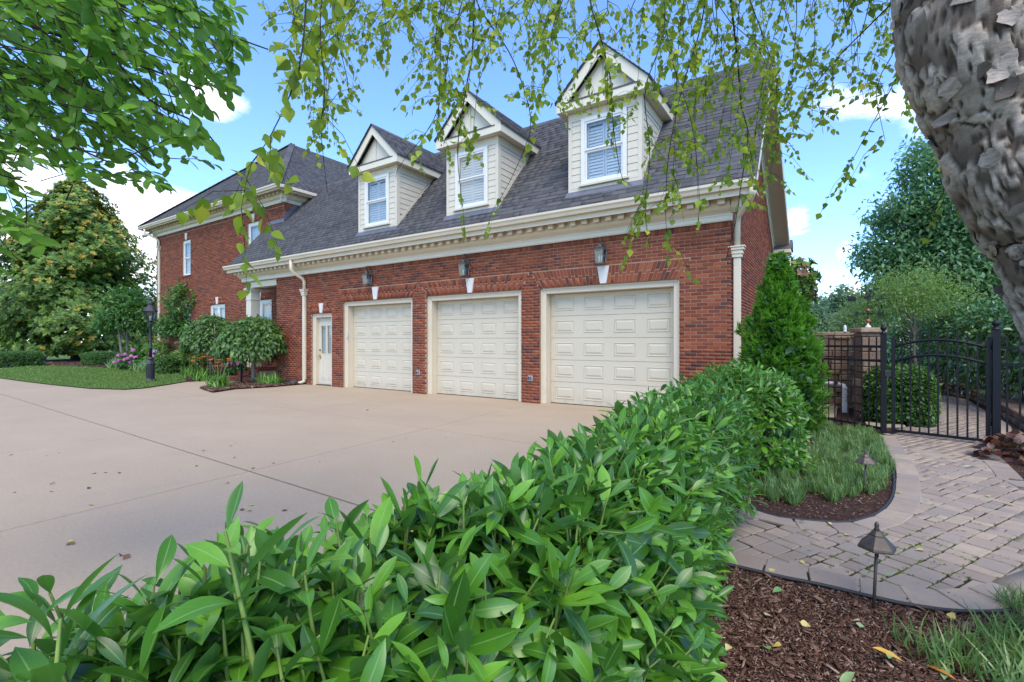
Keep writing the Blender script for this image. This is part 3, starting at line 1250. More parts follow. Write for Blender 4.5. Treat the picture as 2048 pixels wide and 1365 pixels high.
g.prism([(XR - .3, D + .301, -.06), (XR - .3, yr, -.06), (XR - .3, yr, REAR_Z - .15), (XR - .3, RIDGE_Y, RIDGE_Z - .2), (XR - .3, D + .301, roof_z(D + .3) - .15)], (.3, 0, 0))
g.box(XR - .3, XR, D, D + .3, 3.661, 4.4)
g.build("gable_wall", M_MORTAR, house)
g = MB()
for i, (za, zb) in enumerate(((-.06, .94), (3.13, 4.58))):
    pass
# main wall as strips round its windows (columns between window edges)
cols = [(-29.4, -26.43, []), (-26.43, -25.59, [(.94, 3.1), (4.58, 6.35)]), (-25.59, -23.67, []), (-23.67, -22.31, [(.94, 3.1)]), (-22.31, -20.44, []),
        (-20.44, -20.3, [(4.58, 6.40)]), (-20.3, -19.51, [(.94, 3.13), (4.58, 6.40)]), (-19.51, -18.63, [(.94, 3.13)]), (-18.63, -17.76, [])]
for a, b, hs in cols:
    z = -.06
    for h0, h1 in hs:
        g.box(a, b, MY, MY + .3, z, h0)
        z = h1
    g.box(a, b, MY, MY + .3, z, 7.2)
g.box(-17.76, XL, MY, MY + .3, -.06, 3.7)
g.box(-18.06, -17.76, MY + .3, 22, -.06, 7.2)
g.box(-29.4, -29.1, MY + .3, 22, -.06, 7.2)
g.box(-29.1, -18.06, 21.7, 22, -.06, 7.2)
g.build("main_wall", M_MORTAR, house)
MB().box(XL, XL + .3, D + .301, MY - .002, -.06, 3.66).build("porch_side_wall", M_MORTAR, house)
MB().box(-16.0, XR - .31, 17.3, 17.6, 0, 4.3).build("rear_wall", M_MORTAR, house)


# ---- keystones
def keystone(cx, z0, z1, w0, w1, Y):
    b = [(cx - w0, z0), (cx + w0, z0), (cx + w1, z1), (cx - w1, z1)]
    MB().prism([(x, Y - .035, z) for x, z in b], (0, .05, 0)).build("keystone", M_KEY, house, bevel=.004)


for a, b in DOORS:
    keystone((a + b) / 2, 2.674, 3.04, .068, .135, D)
keystone((ENTRY[0] + ENTRY[1]) / 2, 2.357, 2.675, .058, .11, D)
for (a, b, z0, z1) in MWIN:
    keystone((a + b) / 2, z1 + .01, z1 + .33, .06, .12, MY)


# ---- garage doors
def garage_door(a, b, lab):
    y0 = D + .075
    fr = MB()
    w = .13
    fr.box(a + .002, a + w, y0, y0 + .05, 0, DTOP - .002)
    fr.box(b - w, b - .002, y0, y0 + .05, 0, DTOP - .002)
    fr.box(a + w + .001, b - w - .001, y0, y0 + .05, DTOP - w, DTOP - .002)
    fr.box(a + .004, a + .045, y0 - .022, y0 - .001, 0, DTOP - .003)
    fr.box(b - .045, b - .004, y0 - .022, y0 - .001, 0, DTOP - .003)
    fr.box(a + .046, b - .046, y0 - .022, y0 - .001, DTOP - .045, DTOP - .003)
    fo = fr.build("door_frame", M_TRIM, house, bevel=.006)
    jb = MB()
    jb.box(a + w - .025, a + w, y0 + .051, D + .36, 0, DTOP - w + .03)
    jb.box(b - w, b - w + .025, y0 + .051, D + .36, 0, DTOP - w + .03)
    jb.box(a + w + .001, b - w - .001, y0 + .051, D + .36, DTOP - w, DTOP - w + .025)
    jb.build("jamb", M_TRIM, fo)
    x0, x1, zt = a + w + .006, b - w - .006, DTOP - w - .004
    yd = D + .30
    dm = MB()
    ns, nc = 5, 4
    hs = zt / ns
    for s in range(ns):
        dm.box(x0, x1, yd, yd + .045, s * hs + .004 + (.012 if s == 0 else 0), (s + 1) * hs - .004)
    do = dm.build("garage_door", M_DOOR, house, bevel=.003)
    do["label"] = lab
    ln = MB()
    ln.box(x0, x1, yd + .02, yd + .06, .003, zt)
    ln.build("door_core", M_DOOR, do)
    MB().box(x0 - .004, x1 + .004, yd - .004, yd + .044, .0, .014).build("rubber_seal", M_RUBBER, do)
    wcol = (x1 - x0) / nc
    pm = None
    for s in range(ns):
        for c in range(nc):
            px0 = x0 + wcol * (c + .17)
            px1 = x0 + wcol * (c + .83)
            pz0 = s * hs + hs * .23
            pz1 = s * hs + hs * .80
            if pm is None:
                # raised panel: sunken moulding round a bevelled field
                w2, h2 = (px1 - px0) / 2, (pz1 - pz0) / 2
                q = MB()
                lv = [(0, .0005), (.012, -.009), (.024, .006), (.034, .006), (.068, -.010)]
                rings = []
                for ins, dy in lv:
                    rings.append([(-w2 + ins, dy, -h2 + ins), (w2 - ins, dy, -h2 + ins), (w2 - ins, dy, h2 - ins), (-w2 + ins, dy, h2 - ins)])
                vs = [p for r in rings for p in r]
                fs = []
                for r in range(len(rings) - 1):
                    for k in range(4):
                        fs.append((r * 4 + k, r * 4 + (k + 1) % 4, (r + 1) * 4 + (k + 1) % 4, (r + 1) * 4 + k))
                fs.append(tuple(range(len(rings) * 4 - 4, len(rings) * 4)))
                q.add(vs, fs)
                pm = q.mesh("panel", M_DOOR)
            piece("panel", pm, Matrix.Translation(((px0 + px1) / 2, yd - .004, (pz0 + pz1) / 2)), do)


garage_door(*DOORS[0], "garage door beside the entry door, farthest along the wall")
garage_door(*DOORS[1], "middle garage door")
garage_door(*DOORS[2], "garage door nearest the corner, its foot behind the laurel")


# ---- shutter slats shared
def shutters(x0, x1, z0, z1, Y, parent, leaves=2):
    w = (x1 - x0) / leaves
    for k in range(leaves):
        a, b = x0 + k * w + .006, x0 + (k + 1) * w - .006
        s = MB()
        s.box(a, a + .045, Y, Y + .025, z0, z1).box(b - .045, b, Y, Y + .025, z0, z1)
        s.box(a + .046, b - .046, Y, Y + .025, z0, z0 + .06).box(a + .046, b - .046, Y, Y + .025, z1 - .06, z1)
        z = z0 + .09
        while z < z1 - .09:
            s.obox(((a + b) / 2, Y + .012, z), ((b - a) / 2 - .05, 0, 0), (0, .010, .033), (0, -.004, .002))
            z += .068
        s.build("shutter", M_SHUT, parent)


def sash_window(x0, x1, z0, z1, Y, casing, sill=True, inner=True, double=False, rough=None):
    """two hung sashes with glass and shutters behind; Y is the face of the casing"""
    f = MB()
    c = casing
    f.box(x0, x0 + c, Y, Y + .07, z0, z1).box(x1 - c, x1, Y, Y + .07, z0, z1)
    f.box(x0 + c + .001, x1 - c - .001, Y, Y + .07, z1 - c, z1).box(x0 + c + .001, x1 - c - .001, Y, Y + .07, z0, z0 + .05)
    if double:
        m = (x0 + x1) / 2
        f.box(m - .05, m + .05, Y, Y + .07, z0 + .051, z1 - c - .001)
    fo = f.build("window", M_WHITE, house, bevel=.004)
    spans = [(x0 + c, x1 - c)] if not double else [(x0 + c, (x0 + x1) / 2 - .05), ((x0 + x1) / 2 + .05, x1 - c)]
    for a, b in spans:
        za, zb = z0 + .05, z1 - c
        zm = (za + zb) / 2
        for (s0, s1, dy) in ((za + .003, zm + .018, .035), (zm + .02, zb - .003, .012)):
            s = MB()
            e = .042
            s.box(a + .003, a + e, Y + dy, Y + dy + .03, s0, s1).box(b - e, b - .003, Y + dy, Y + dy + .03, s0, s1)
            s.box(a + e + .001, b - e - .001, Y + dy, Y + dy + .03, s0, s0 + e).box(a + e + .001, b - e - .001, Y + dy, Y + dy + .03, s1 - e, s1)
            s.build("sash", M_WHITE, fo)
            MB().box(a + e, b - e, Y + dy + .012, Y + dy + .018, s0 + e, s1 - e).build("pane", M_GLASS, fo)
        shutters(a + .01, b - .01, za + .02, zb - .02, Y + .10, fo)
        MB().box(a - .02, b + .02, Y + .17, Y + .19, za - .1, zb + .1).build("room_shade_panel", M_ROOM_SHADE, fo)  # dark panel in place of the unlit room behind the glass
    return fo


for i, (a, b, z0, z1) in enumerate(MWIN):
    sash_window(a + .002, b - .002, z0, z1, MY + .045, .10, double=(i >= 3))
    MB().box(a - .04, b + .04, MY - .045, MY + .06, z0 - .07, z0 - .004).build("window_sill", M_BRICK, house, bevel=.004)

# ---- entry door
a, b, zt = ENTRY
fr = MB()
y0 = D + .07
fr.box(a + .002, a + .13, y0, y0 + .05, 0, zt - .002).box(b - .13, b - .002, y0, y0 + .05, 0, zt - .002).box(a + .131, b - .131, y0, y0 + .05, zt - .13, zt - .002)
fr.box(a + .004, a + .045, y0 - .02, y0 - .001, 0, zt - .003).box(b - .045, b - .004, y0 - .02, y0 - .001, 0, zt - .003).box(a + .046, b - .046, y0 - .02, y0 - .001, zt - .045, zt - .003)
efo = fr.build("door_frame", M_TRIM, house, bevel=.005)
jb = MB()
jb.box(a + .105, a + .13, y0 + .051, D + .30, 0, zt - .10).box(b - .13, b - .105, y0 + .051, D + .30, 0, zt - .10)
jb.build("jamb", M_TRIM, efo)
MB().box(a + .131, b - .131, y0, D + .30, .0, .025).build("threshold", M_BRONZE, efo)
x0, x1 = a + .132, b - .132
yd = D + .19
dr = MB()
gl = []
mid = (x0 + x1) / 2
lx = [(x0 + .13, mid - .045), (mid + .045, x1 - .13)]
dr.box(x0, lx[0][0], yd, yd + .045, .03, zt - .135).box(lx[0][1], lx[1][0], yd, yd + .045, 1.05, 1.95).box(lx[1][1], x1, yd, yd + .045, .03, zt - .135)
dr.box(lx[0][0], lx[1][1], yd, yd + .045, .03, 1.05).box(lx[0][0], lx[1][1], yd, yd + .045, 1.95, zt - .135)
edo = dr.build("entry_door", M_SIDING, house)
for p, q in lx:
    MB().box(p, q, yd + .02, yd + .026, 1.05, 1.95).build("pane", M_GLASS, edo)
    shutters(p + .005, q - .005, 1.06, 1.94, yd + .05, edo, 1)
    mo = MB()
    mo.box(p - .018, p - .001, yd - .010, yd - .001, 1.03, 1.97).box(q + .001, q + .018, yd - .010, yd - .001, 1.03, 1.97).box(p, q, yd - .010, yd - .001, 1.952, 1.97).box(p, q, yd - .010, yd - .001, 1.03, 1.048)
    mo.build("lite_moulding", M_SIDING, edo)
    w2, h2 = (q - p) / 2 + .01, .36
    for zc, hh in ((.56, .36),):
        qd = MB()
        rings = [[(-w2 + i_, d_, -hh + i_), (w2 - i_, d_, -hh + i_), (w2 - i_, d_, hh - i_), (-w2 + i_, d_, hh - i_)] for i_, d_ in ((0, .0005), (.012, -.010), (.026, .004), (.06, -.008))]
        vs = [p_ for r in rings for p_ in r]
        fs = [(r * 4 + k, r * 4 + (k + 1) % 4, (r + 1) * 4 + (k + 1) % 4, (r + 1) * 4 + k) for r in range(3) for k in range(4)] + [(12, 13, 14, 15)]
        qd.add(vs, fs)
        piece("panel", qd.mesh("panel", M_SIDING), Matrix.Translation(((p + q) / 2, yd - .003, zc)), edo)
k = MB()
k.tube([(x0 + .075, yd - .001, .97), (x0 + .075, yd - .05, .97)], .012, 8).lathe((x0 + .075, yd - .07, .94), [(.005, 0), (.026, .012), (.03, .03), (.026, .048), (.005, .06)], 10)
k.box(x0 + .05, x0 + .10, yd - .008, yd - .001, .86, 1.06)
k.build("door_handle", M_BRASS, edo, True)
MB().tube([(x0 + .075, yd - .001, 1.15), (x0 + .075, yd - .028, 1.15)], .028, 12).build("deadbolt", M_BRONZE, edo, True)
MB().box(a + .13, b - .13, yd + .25, yd + .27, .0, zt).build("room_shade_panel", M_ROOM_SHADE, edo)

# ---- cornice of the garage wing
CX0, CX1 = -18.55, XR + .02
c = MB()
c.prism([(CX0 + .02, 9.42, 3.663), (CX0 + .02, 9.47, 3.663), (CX0 + .02, 9.605, 3.663), (CX0 + .02, 9.605, 3.80), (CX0 + .02, 9.515, 3.80), (CX0 + .02, 9.515, 3.765), (CX0 + .02, 9.53, 3.755), (CX0 + .02, 9.53, 3.685)][2:] + [(CX0 + .02, 9.545, 3.663)], (CX1 - CX0, 0, 0))
c.build("frieze", M_FRIEZE, house)
c = MB()
prof = [(9.60, 3.801), (9.49, 3.801), (9.485, 3.815), (9.46, 3.825), (9.41, 3.86), (9.385, 3.895), (9.375, 3.915), (9.37, 3.92), (9.37, 4.035), (9.60, 4.035)]
c.prism([(CX0 - .05, y, z) for y, z in prof][::-1], (CX1 + .07 - CX0, 0, 0))
c.build("bed_moulding", M_TRIM, house)
dm = MB().box(-.058, .058, -.115, 0, -.012, .108).mesh("dentil", M_TRIM)
x = CX0 + .06
while x < CX1:
    piece("dentil", dm, Matrix.Translation((x, 9.368, 3.925)), house)
    x += .268
c = MB()
c.box(CX0 - .28, XR + .46, 9.165, 9.60, 4.036, 4.06)
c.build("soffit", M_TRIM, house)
c = MB().box(CX0 - .28, XR + .44, 9.14, 9.164, 3.985, 4.20)
c.build("fascia_board", M_TRIM, house)


def gutter(pts_dir, x0, x1, yb, zt, parent, nm="gutter"):
    """ogee gutter along X, open on top; yb back edge"""
    pr = [(yb, zt - .13), (yb, zt), (yb - .006, zt), (yb - .006, zt - .118), (yb - .07, zt - .118), (yb - .085, zt - .075), (yb - .11, zt - .045), (yb - .118, zt - .006), (yb - .132, zt - .006), (yb - .132, zt + .002), (yb - .112, zt + .002), (yb - .124, zt + .002)]
    pr = [(yb, zt - .135), (yb, zt), (yb - .008, zt), (yb - .008, zt - .12), (yb - .075, zt - .12), (yb - .092, zt - .07), (yb - .118, zt - .04), (yb - .12, zt), (yb - .135, zt), (yb - .133, zt - .045), (yb - .106, zt - .078), (yb - .085, zt - .135)]
    c = MB()
    n = len(pr)
    vs = [(x0, y, z) for y, z in pr] + [(x1, y, z) for y, z in pr]
    fs = [(i, (i + 1) % n, n + (i + 1) % n, n + i) for i in range(n)]
    c.add(vs, fs)
    ends = [(yb, zt - .135), (yb, zt - .004), (yb - .133, zt - .004), (yb - .131, zt - .045), (yb - .104, zt - .078), (yb - .085, zt - .133)]
    c.prism([(x0, y, z) for y, z in ends], (.004, 0, 0)).prism([(x1 - .004, y, z) for y, z in ends], (.004, 0, 0))
    return c.build(nm, M_TRIM, parent)


gutter(None, -18.88, -1.03, 9.14, 4.225, house)
# left end cap of the cornice over the porch, and the porch beam
c = MB()
c.prism([(CX0 + .02, 9.60, 3.663), (CX0 + .02, 10.755, 3.663), (CX0 + .02, 10.755, 4.03), (CX0 + .02, 9.60, 4.03)], (.05, 0, 0))
c.box(CX0 - .03, CX0 + .019, 9.6, 10.75, 3.80, 4.03)
c.build("porch_frieze", M_FRIEZE, house)
c = MB().box(-18.43, XL - .004, 9.64, 9.93, 3.44, 3.662).box(-18.43, -18.14, 9.931, 10.755, 3.44, 3.662)
c.build("porch_beam", M_TRIM, house, bevel=.005)
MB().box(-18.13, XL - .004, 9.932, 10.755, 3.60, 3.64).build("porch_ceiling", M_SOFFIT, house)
c = MB()
cx, cy = -18.22, 9.80
c.box(cx - .17, cx + .17, cy - .17, cy + .17, .55, 3.28)
colo = c.build("porch_column", M_FRIEZE, house, bevel=.006)
c = MB()
c.box(cx - .19, cx + .19, cy - .19, cy + .19, 2.99, 3.03).box(cx - .19, cx + .19, cy - .19, cy + .19, 3.281, 3.32).box(cx - .215, cx + .215, cy - .215, cy + .215, 3.321, 3.37).box(cx - .24, cx + .24, cy - .24, cy + .24, 3.371, 3.438)
c.build("column_capital", M_FRIEZE, colo, bevel=.008)
MB().box(cx - .22, cx + .22, cy - .22, cy + .22, .46, .549).build("column_base", M_FRIEZE, colo, bevel=.008)


# ---- downspouts
def downspout(x, y, ztop, head_z, top_pts, boot_dir, parent=house):
    d = MB()
    w, t_ = .062, .042
    d.box(x - w / 1, x + w, y - t_, y + t_, .17, head_z - .16)
    o = d.build("downspout", M_TRIM, parent, bevel=.012)
    h = MB()
    for (r, za, zb) in ((.085, -.16, -.10), (.10, -.099, -.03), (.125, -.029, .02), (.145, .021, .05)):
        h.box(x - r, x + r, y - r * .75, y + min(r * .75, .06), head_z + za, head_z + zb)
    h.build("leader_head", M_TRIM, o, bevel=.008)
    MB().tube(top_pts, .055, 8).build("downspout_elbow", M_TRIM, o, True)
    if boot_dir is not None:
        MB().tube([(x, y, .20), (x, y, .12), (x + boot_dir[0] * .12, y + boot_dir[1] * .12, .06), (x + boot_dir[0] * .25, y + boot_dir[1] * .25, .045)], .055, 8).build("downspout_shoe", M_TRIM, o, True)
        MB().tube([(x + boot_dir[0] * .2, y + boot_dir[1] * .2, .075), (x + boot_dir[0] * .75, y + boot_dir[1] * .75, .045)], .075, 10).build("drain_boot", M_BLACKP, o, True)


downspout(-14.56, 9.535, 3, 3.12, [(-14.62, 9.10, 4.09), (-14.62, 9.10, 3.80), (-14.61, 9.16, 3.70), (-14.57, 9.48, 3.52), (-14.56, 9.535, 3.42), (-14.56, 9.535, 3.15)], (-.85, -.5))
downspout(-1.405, 9.70, 3, 3.15, [(-1.08, 9.09, 4.08), (-1.08, 9.12, 3.98), (-1.15, 9.28, 3.90), (-1.38, 9.62, 3.74), (-1.405, 9.70, 3.62), (-1.405, 9.70, 3.18)], None)
downspout(-28.95, 10.70, 6, 6.3, [(-29.3, 10.2, 7.2), (-29.3, 10.2, 7.0), (-29.0, 10.6, 6.75), (-28.95, 10.70, 6.6), (-28.95, 10.7, 6.33)], None)


# ---- roofs
def shingle_rows(o, ud, sd, nd, slen, span, step=.142, skip=None, wmin=.17, wmax=.36):
    """span(s) -> list of (u0,u1)"""
    out = []
    s = 0.
    o, ud, sd, nd = (np.array(v, float) for v in (o, ud, sd, nd))
    while s < slen - .02:
        s1 = min(s + step + .03, slen)
        for (u0, u1) in span(min(s + step / 2, slen)):
            u = u0 - rng.uniform(0, wmin)
            while u < u1:
                w = rng.uniform(wmin, wmax)
                a, b = max(u, u0), min(u + w - .003, u1)
                if b - a > .02 and not (skip and skip((a + b) / 2, s + step / 2)):
                    th = .008 + (rng.random() < .45) * .006
                    sj = s + rng.normal(0, .003)
                    lo = [o + ud * a + sd * sj - nd * .004, o + ud * b + sd * sj - nd * .004, o + ud * b + sd * s1 - nd * .004, o + ud * a + sd * s1 - nd * .004]
                    hi = [o + ud * a + sd * sj + nd * th, o + ud * b + sd * sj + nd * th, o + ud * b + sd * s1 + nd * .002, o + ud * a + sd * s1 + nd * .002]
                    out.append(lo + hi)
                u += w
        s += step
    return out


sl = math.hypot(RIDGE_Y - EY, RIDGE_Z - EZ)
sdv = Vector((0, RIDGE_Y - EY, RIDGE_Z - EZ)).normalized()
ndv = Vector((0, -sdv.z, sdv.y))
RL, RR = -18.82, -1.03
s_main = (MY - EY) / sdv.y


def gspan(s):
    y = EY + sdv.y * s
    return [(0 if y < MY else (-17.76 - RL), RR - RL)]


DORM = [(-11.80, -10.165), (-8.31, -6.675), (-4.775, -3.14)]
DY = 9.53


def gskip(u, s):
    x, y, z = RL + u, EY + sdv.y * s, EZ + sdv.z * s
    for a, b in DORM:
        if a + .05 < x < b - .05 and y > DY + .1 and z < 6.6:
            return True
    return False


sh = np.array(shingle_rows((RL, EY - .05, EZ - .05), (1, 0, 0), sdv, ndv, sl + .07, gspan, skip=gskip))
C = sh.mean(axis=1)
ok, f = in_view(C, 0)
uu = 1024 + 960 * ((C - EYEV) @ RTV) / f
sc = np.linalg.norm(sh[:, 5] - sh[:, 4], axis=1) / f ** 2
sc[~ok] = 0
sown = np.argsort(-sc)[:300]
rf = MB()
rf.prism([(RL, EY - .03, EZ - .045), (RL, EY - .03, EZ - .09), (RL, MY, roof_z(MY) - .09), (RL, MY, roof_z(MY) - .015)], (-17.76 - RL, 0, 0))
rf.prism([(-17.76, EY - .03, EZ - .045), (-17.76, EY - .03, EZ - .09), (-17.76, RIDGE_Y, RIDGE_Z - .10), (-17.76, REAR_Y + .3, REAR_Z - .17), (-17.76, REAR_Y + .3, REAR_Z - .10), (-17.76, RIDGE_Y, RIDGE_Z - .015)], (RR + 17.76, 0, 0))
roof_o = rf.build("roof", M_SHINGLE, house)
for i in sown:
    loose_piece("shingle", sh[i], M_SHINGLE, roof_o)
rest_sh = [sh[[i for i in range(len(sh)) if i not in set(sown.tolist())]]]
# rear slope of the garage wing
rsd = Vector((0, RIDGE_Y - REAR_Y - .3, RIDGE_Z - REAR_Z + .1))
rl_ = rsd.length
rsd.normalize()
rest_sh.append(np.array(shingle_rows((RR, REAR_Y + .3, REAR_Z - .1), (-1, 0, 0), rsd, (0, -rsd.z * -1, rsd.y * -1 if False else abs(rsd.y)), rl_, lambda s: [(0, 16.5)], step=.3, wmin=.5, wmax=1.2)))
rc = MB()
x = -17.8
while x < RR - .05:
    for sg in (1,):
        rc.prism([(x, RIDGE_Y - .13, RIDGE_Z - .125), (x, RIDGE_Y, RIDGE_Z + .022), (x, RIDGE_Y + .15, RIDGE_Z - .06), (x, RIDGE_Y, RIDGE_Z - .01)], (.235, 0, 0))
    x += .24
rc.build("ridge_cap", M_SHINGLE, house)
# gable rakes
rk = MB()
XG0, XG1 = XR + .03, XR + .47
for (pa, pb) in (((EY - .02, EZ - .06), (RIDGE_Y, RIDGE_Z - .05)), ((REAR_Y + .28, REAR_Z - .16), (RIDGE_Y, RIDGE_Z - .05))):
    rk.prism([(XG1 - .03, pa[0], pa[1]), (XG1 - .03, pb[0], pb[1]), (XG1 - .03, pb[0], pb[1] - .22), (XG1 - .03, pa[0], pa[1] - .20)], (.03, 0, 0))
rk.build("rake_board", M_FRIEZE, house)
rk = MB()
for (pa, pb) in (((EY + .35, EZ + .35), (RIDGE_Y, RIDGE_Z - .10)), ((REAR_Y + .2, REAR_Z - .17), (RIDGE_Y, RIDGE_Z - .10))):
    rk.prism([(XR + .05, pa[0], pa[1] - .16), (XR + .05, pb[0], pb[1] - .16), (XR + .05, pb[0], pb[1] - .13), (XR + .05, pa[0], pa[1] - .13)], (.388, 0, 0))
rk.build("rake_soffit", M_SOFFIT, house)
rk = MB()
for (pa, pb) in (((D + .4, roof_z(D + .4) - .24), (RIDGE_Y, RIDGE_Z - .24)), ((REAR_Y + .05, REAR_Z - .20), (RIDGE_Y, RIDGE_Z - .24))):
    rk.prism([(XR + .008, pa[0], pa[1]), (XR + .008, pb[0], pb[1]), (XR + .008, pb[0], pb[1] - .36), (XR + .008, pa[0], pa[1] - .30)], (.03, 0, 0))
    rk.prism([(XR + .039, pa[0], pa[1]), (XR + .039, pb[0], pb[1]), (XR + .039, pb[0], pb[1] - .12), (XR + .039, pa[0], pa[1] - .12)], (.03, 0, 0))
rk.build("rake_frieze", M_FRIEZE, house)
# cornice return at the front corner
c = MB()
c.prism([(XR + .022, y, z) for y, z in prof][::-1], (.16, 0, 0))
c.build("cornice_return", M_TRIM, house)
# eaves at the rear corner
c = MB()
c.box(XR + .02, -.98, 17.35, 17.95, 4.22, 4.36).box(XR + .02, -1.08, 17.42, 17.9, 4.05, 4.219).box(XR + .02, -1.2, 17.5, 17.9, 3.86, 4.049)
c.build("rear_cornice", M_TRIM, house, bevel=.02)
c = MB().prism([(XR + .02, 17.34, 4.362), (XR + .02, 18.3, 4.362), (XR + .02, 18.3, 4.60), (XR + .02, 17.9, 4.72)], (.52, 0, 0))
c.build("return_roof", M_SHINGLE, house)
MB().tube([(-1.06, 17.9, 4.15), (-1.06, 17.9, 3.85), (-1.12, 17.9, 3.68), (-1.38, 17.85, 3.52), (-1.42, 17.8, 3.4), (-1.42, 17.8, .2)], .055, 8).build("rear_downspout", M_TRIM, house, True)

# ---- dormers
for di, (a, b) in enumerate(DORM):
    zb_, zt_ = 4.62, 6.43
    cx = (a + b) / 2
    d = MB()
    yend = EY + (zt_ - EZ) / MS + .15
    d.prism([(a + .03, DY + .16, zb_ + .12), (a + .03, DY + .16, zt_), (a + .03, yend, zt_)], (b - a - .06, 0, 0))
    d.box(a, a + .06, DY + .031, DY + .17, zb_, zt_)
    d.box(b - .06, b - .031, DY + .031, DY + .17, zb_, zt_)
    do = d.build("dormer", M_SIDING, house)
    do["label"] = ("dormer farthest along the roof", "middle dormer", "dormer nearest the gable end")[di]
    wx0, wx1, wz0, wz1 = cx - .51, cx + .51, 4.83, 6.25
    # corner boards, head board, apron
    c = MB()
    c.box(a - .006, a + .075, DY - .014, DY + .03, zb_ + .03, zt_ - .19).box(b - .075, b + .006, DY - .014, DY + .03, zb_ + .03, zt_ - .19)
    c.box(a - .006, b + .006, DY - .016, DY + .03, zt_ - .189, zt_)
    c.box(a + .076, b - .076, DY - .012, DY + .03, zb_ + .03, zb_ + .15)
    c.prism([(b - .029, DY + .031, zb_ + .05), (b - .029, DY + .11, zb_ + .14), (b - .029, DY + .11, zt_ - .19), (b - .029, DY + .031, zt_ - .19)], (.037, 0, 0))
    c.prism([(b - .029, DY + .031, zt_ - .189), (b - .029, DY + .031, zt_), (b - .029, yend - .17, zt_), (b - .029, yend - .33, zt_ - .189)], (.034, 0, 0))
    # sloping skirt along the roof
    c.prism([(b - .029, DY + .111, roof_z(DY + .111) + .02), (b - .029, yend - .24, zt_ - .19), (b - .029, yend - .36, zt_ - .19), (b - .029, DY + .111, roof_z(DY + .111) + .16)], (.032, 0, 0))
    c.build("corner_board", M_SIDING, do)
    z = zb_ + .152
    k = 0
    while z < zt_ - .20:
        z1 = min(z + .152, zt_ - .192)
        # lapped boards left and right of the window and on the side
        for (p, q) in ((a + .077, wx0 - .012), (wx1 + .012, b - .077)):
            MB().hexa([(p, DY - .010, z + .004), (q, DY - .010, z + .004), (q, DY + .03, z + .004), (p, DY + .03, z + .004)], [(p, DY - .001, z1), (q, DY - .001, z1), (q, DY + .03, z1), (p, DY + .03, z1)]).build("siding_board", M_SIDING, do)
        ye0 = EY + (z - EZ) / MS - .09
        ye1 = EY + (z1 - EZ) / MS - .09
        if ye0 > DY + .16:
            MB().hexa([(b - .03, DY + .112, z + .004), (b + .002, DY + .112, z + .004), (b + .002, ye0, z + .004), (b - .03, ye0, z + .004)], [(b - .03, DY + .112, z1), (b - .008, DY + .112, z1), (b - .008, ye1, z1), (b - .03, ye1, z1)]).build("siding_board", M_SIDING, do)
        z += .152
    w = sash_window(wx0, wx1, wz0, wz1, DY - .045, .085)
    MB().box(wx0 - .05, wx1 + .05, DY - .075, DY + .02, wz0 - .05, wz0 - .003).build("window_sill", M_SIDING, w, bevel=.005)
    # pediment: cornice box, rakes, roof
    yf = 9.33
    fz0, fz1 = 6.43, 6.66
    ex0, ex1 = a - .205, b + .205
    hw = (ex1 - ex0) / 2
    yback = EY + (fz1 - EZ) / MS + .1
    c = MB()
    c.box(ex0 + .03, ex1 - .03, yf + .03, yback - .25, fz0 + .004, fz0 + .02)
    c.build("dormer_soffit", M_SIDING, do)
    c = MB()
    c.box(ex0, ex1, yf, yf + .029, fz0, fz1 - .05)
    c.box(ex1 - .029, ex1, yf + .03, yback - .12, fz0, fz1).box(ex0, ex0 + .029, yf + .03, yback - .12, fz0, fz1)
    apex = fz1 + hw - .0
    for sg in (-1, 1):
        e = cx + sg * hw
        c.prism([(e, yf + .004, fz1 - .049), (e, yf + .004, fz1), (cx, yf + .004, apex), (cx, yf + .004, apex - .27), (e - sg * .26, yf + .004, fz1 - .049)], (0, .026, 0))
    c.build("pediment_trim", M_FRIEZE, do)
    MB().prism([(cx - hw + .2, yf + .18, fz1 - .02), (cx + hw - .2, yf + .18, fz1 - .02), (cx, yf + .18, apex - .22)], (0, .04, 0)).build("tympanum", M_SIDING, do)
    for sg in (-1, 1):
        MB().prism([(cx + sg * .02, yf + .165, apex - .36), (cx + sg * .02, yf + .165, fz1 - .0), (cx + sg * (hw - .33), yf + .165, fz1 - .0)], (0, .014, 0)).build("tympanum_board", M_FRIEZE, do)
    for sg in (-1, 1):
        e = cx + sg * (hw - .02)
        c = MB()
        c.hexa([(e, yf + .031, fz1 - .03), (cx, yf + .031, apex - .045), (cx, yf + .18, apex - .045), (e, yf + .18, fz1 - .03)], [(e, yf + .031, fz1 - .01), (cx, yf + .031, apex - .025), (cx, yf + .18, apex - .025), (e, yf + .18, fz1 - .01)])
        c.build("rake_lining", M_SOFFIT, do)
    # little pent roof inside the pediment
    MB().prism([(ex0 + .17, yf - .012, fz1 - .049), (ex1 - .17, yf - .012, fz1 - .049), (ex1 - .30, yf + .179, fz1 + .07), (ex0 + .30, yf + .179, fz1 + .07)], (0, .002, -.022)).build("pent_roof", M_DARKTRIM, do)
    # roof planes
    rt = MB()
    yr_ = EY + (apex - EZ) / MS + .1
    ye_ = EY + (fz1 - EZ) / MS + .1
    for sg in (-1, 1):
        e = cx + sg * (hw + .03)
        zl = fz1 - .03
        top = [(e, yf - .03, zl + .012), (cx, yf - .03, apex + .012), (cx, yr_, apex + .012), (e, ye_, zl + .012)]
        bot = [(p[0], p[1], p[2] - .028) for p in top]
        rt.hexa(bot, top)
        L_ = math.hypot(hw + .03, apex - zl)
        sd_ = np.array([-sg * (hw + .03), 0, apex - zl]) / L_
        nd_ = np.array([sg * (apex - zl), 0, hw + .03]) / L_
        org = np.array([e, yf - .045, zl + .014])
        if sg > 0:
            ud_ = np.array([0, 1., 0])
        else:
            ud_ = np.array([0, 1., 0])
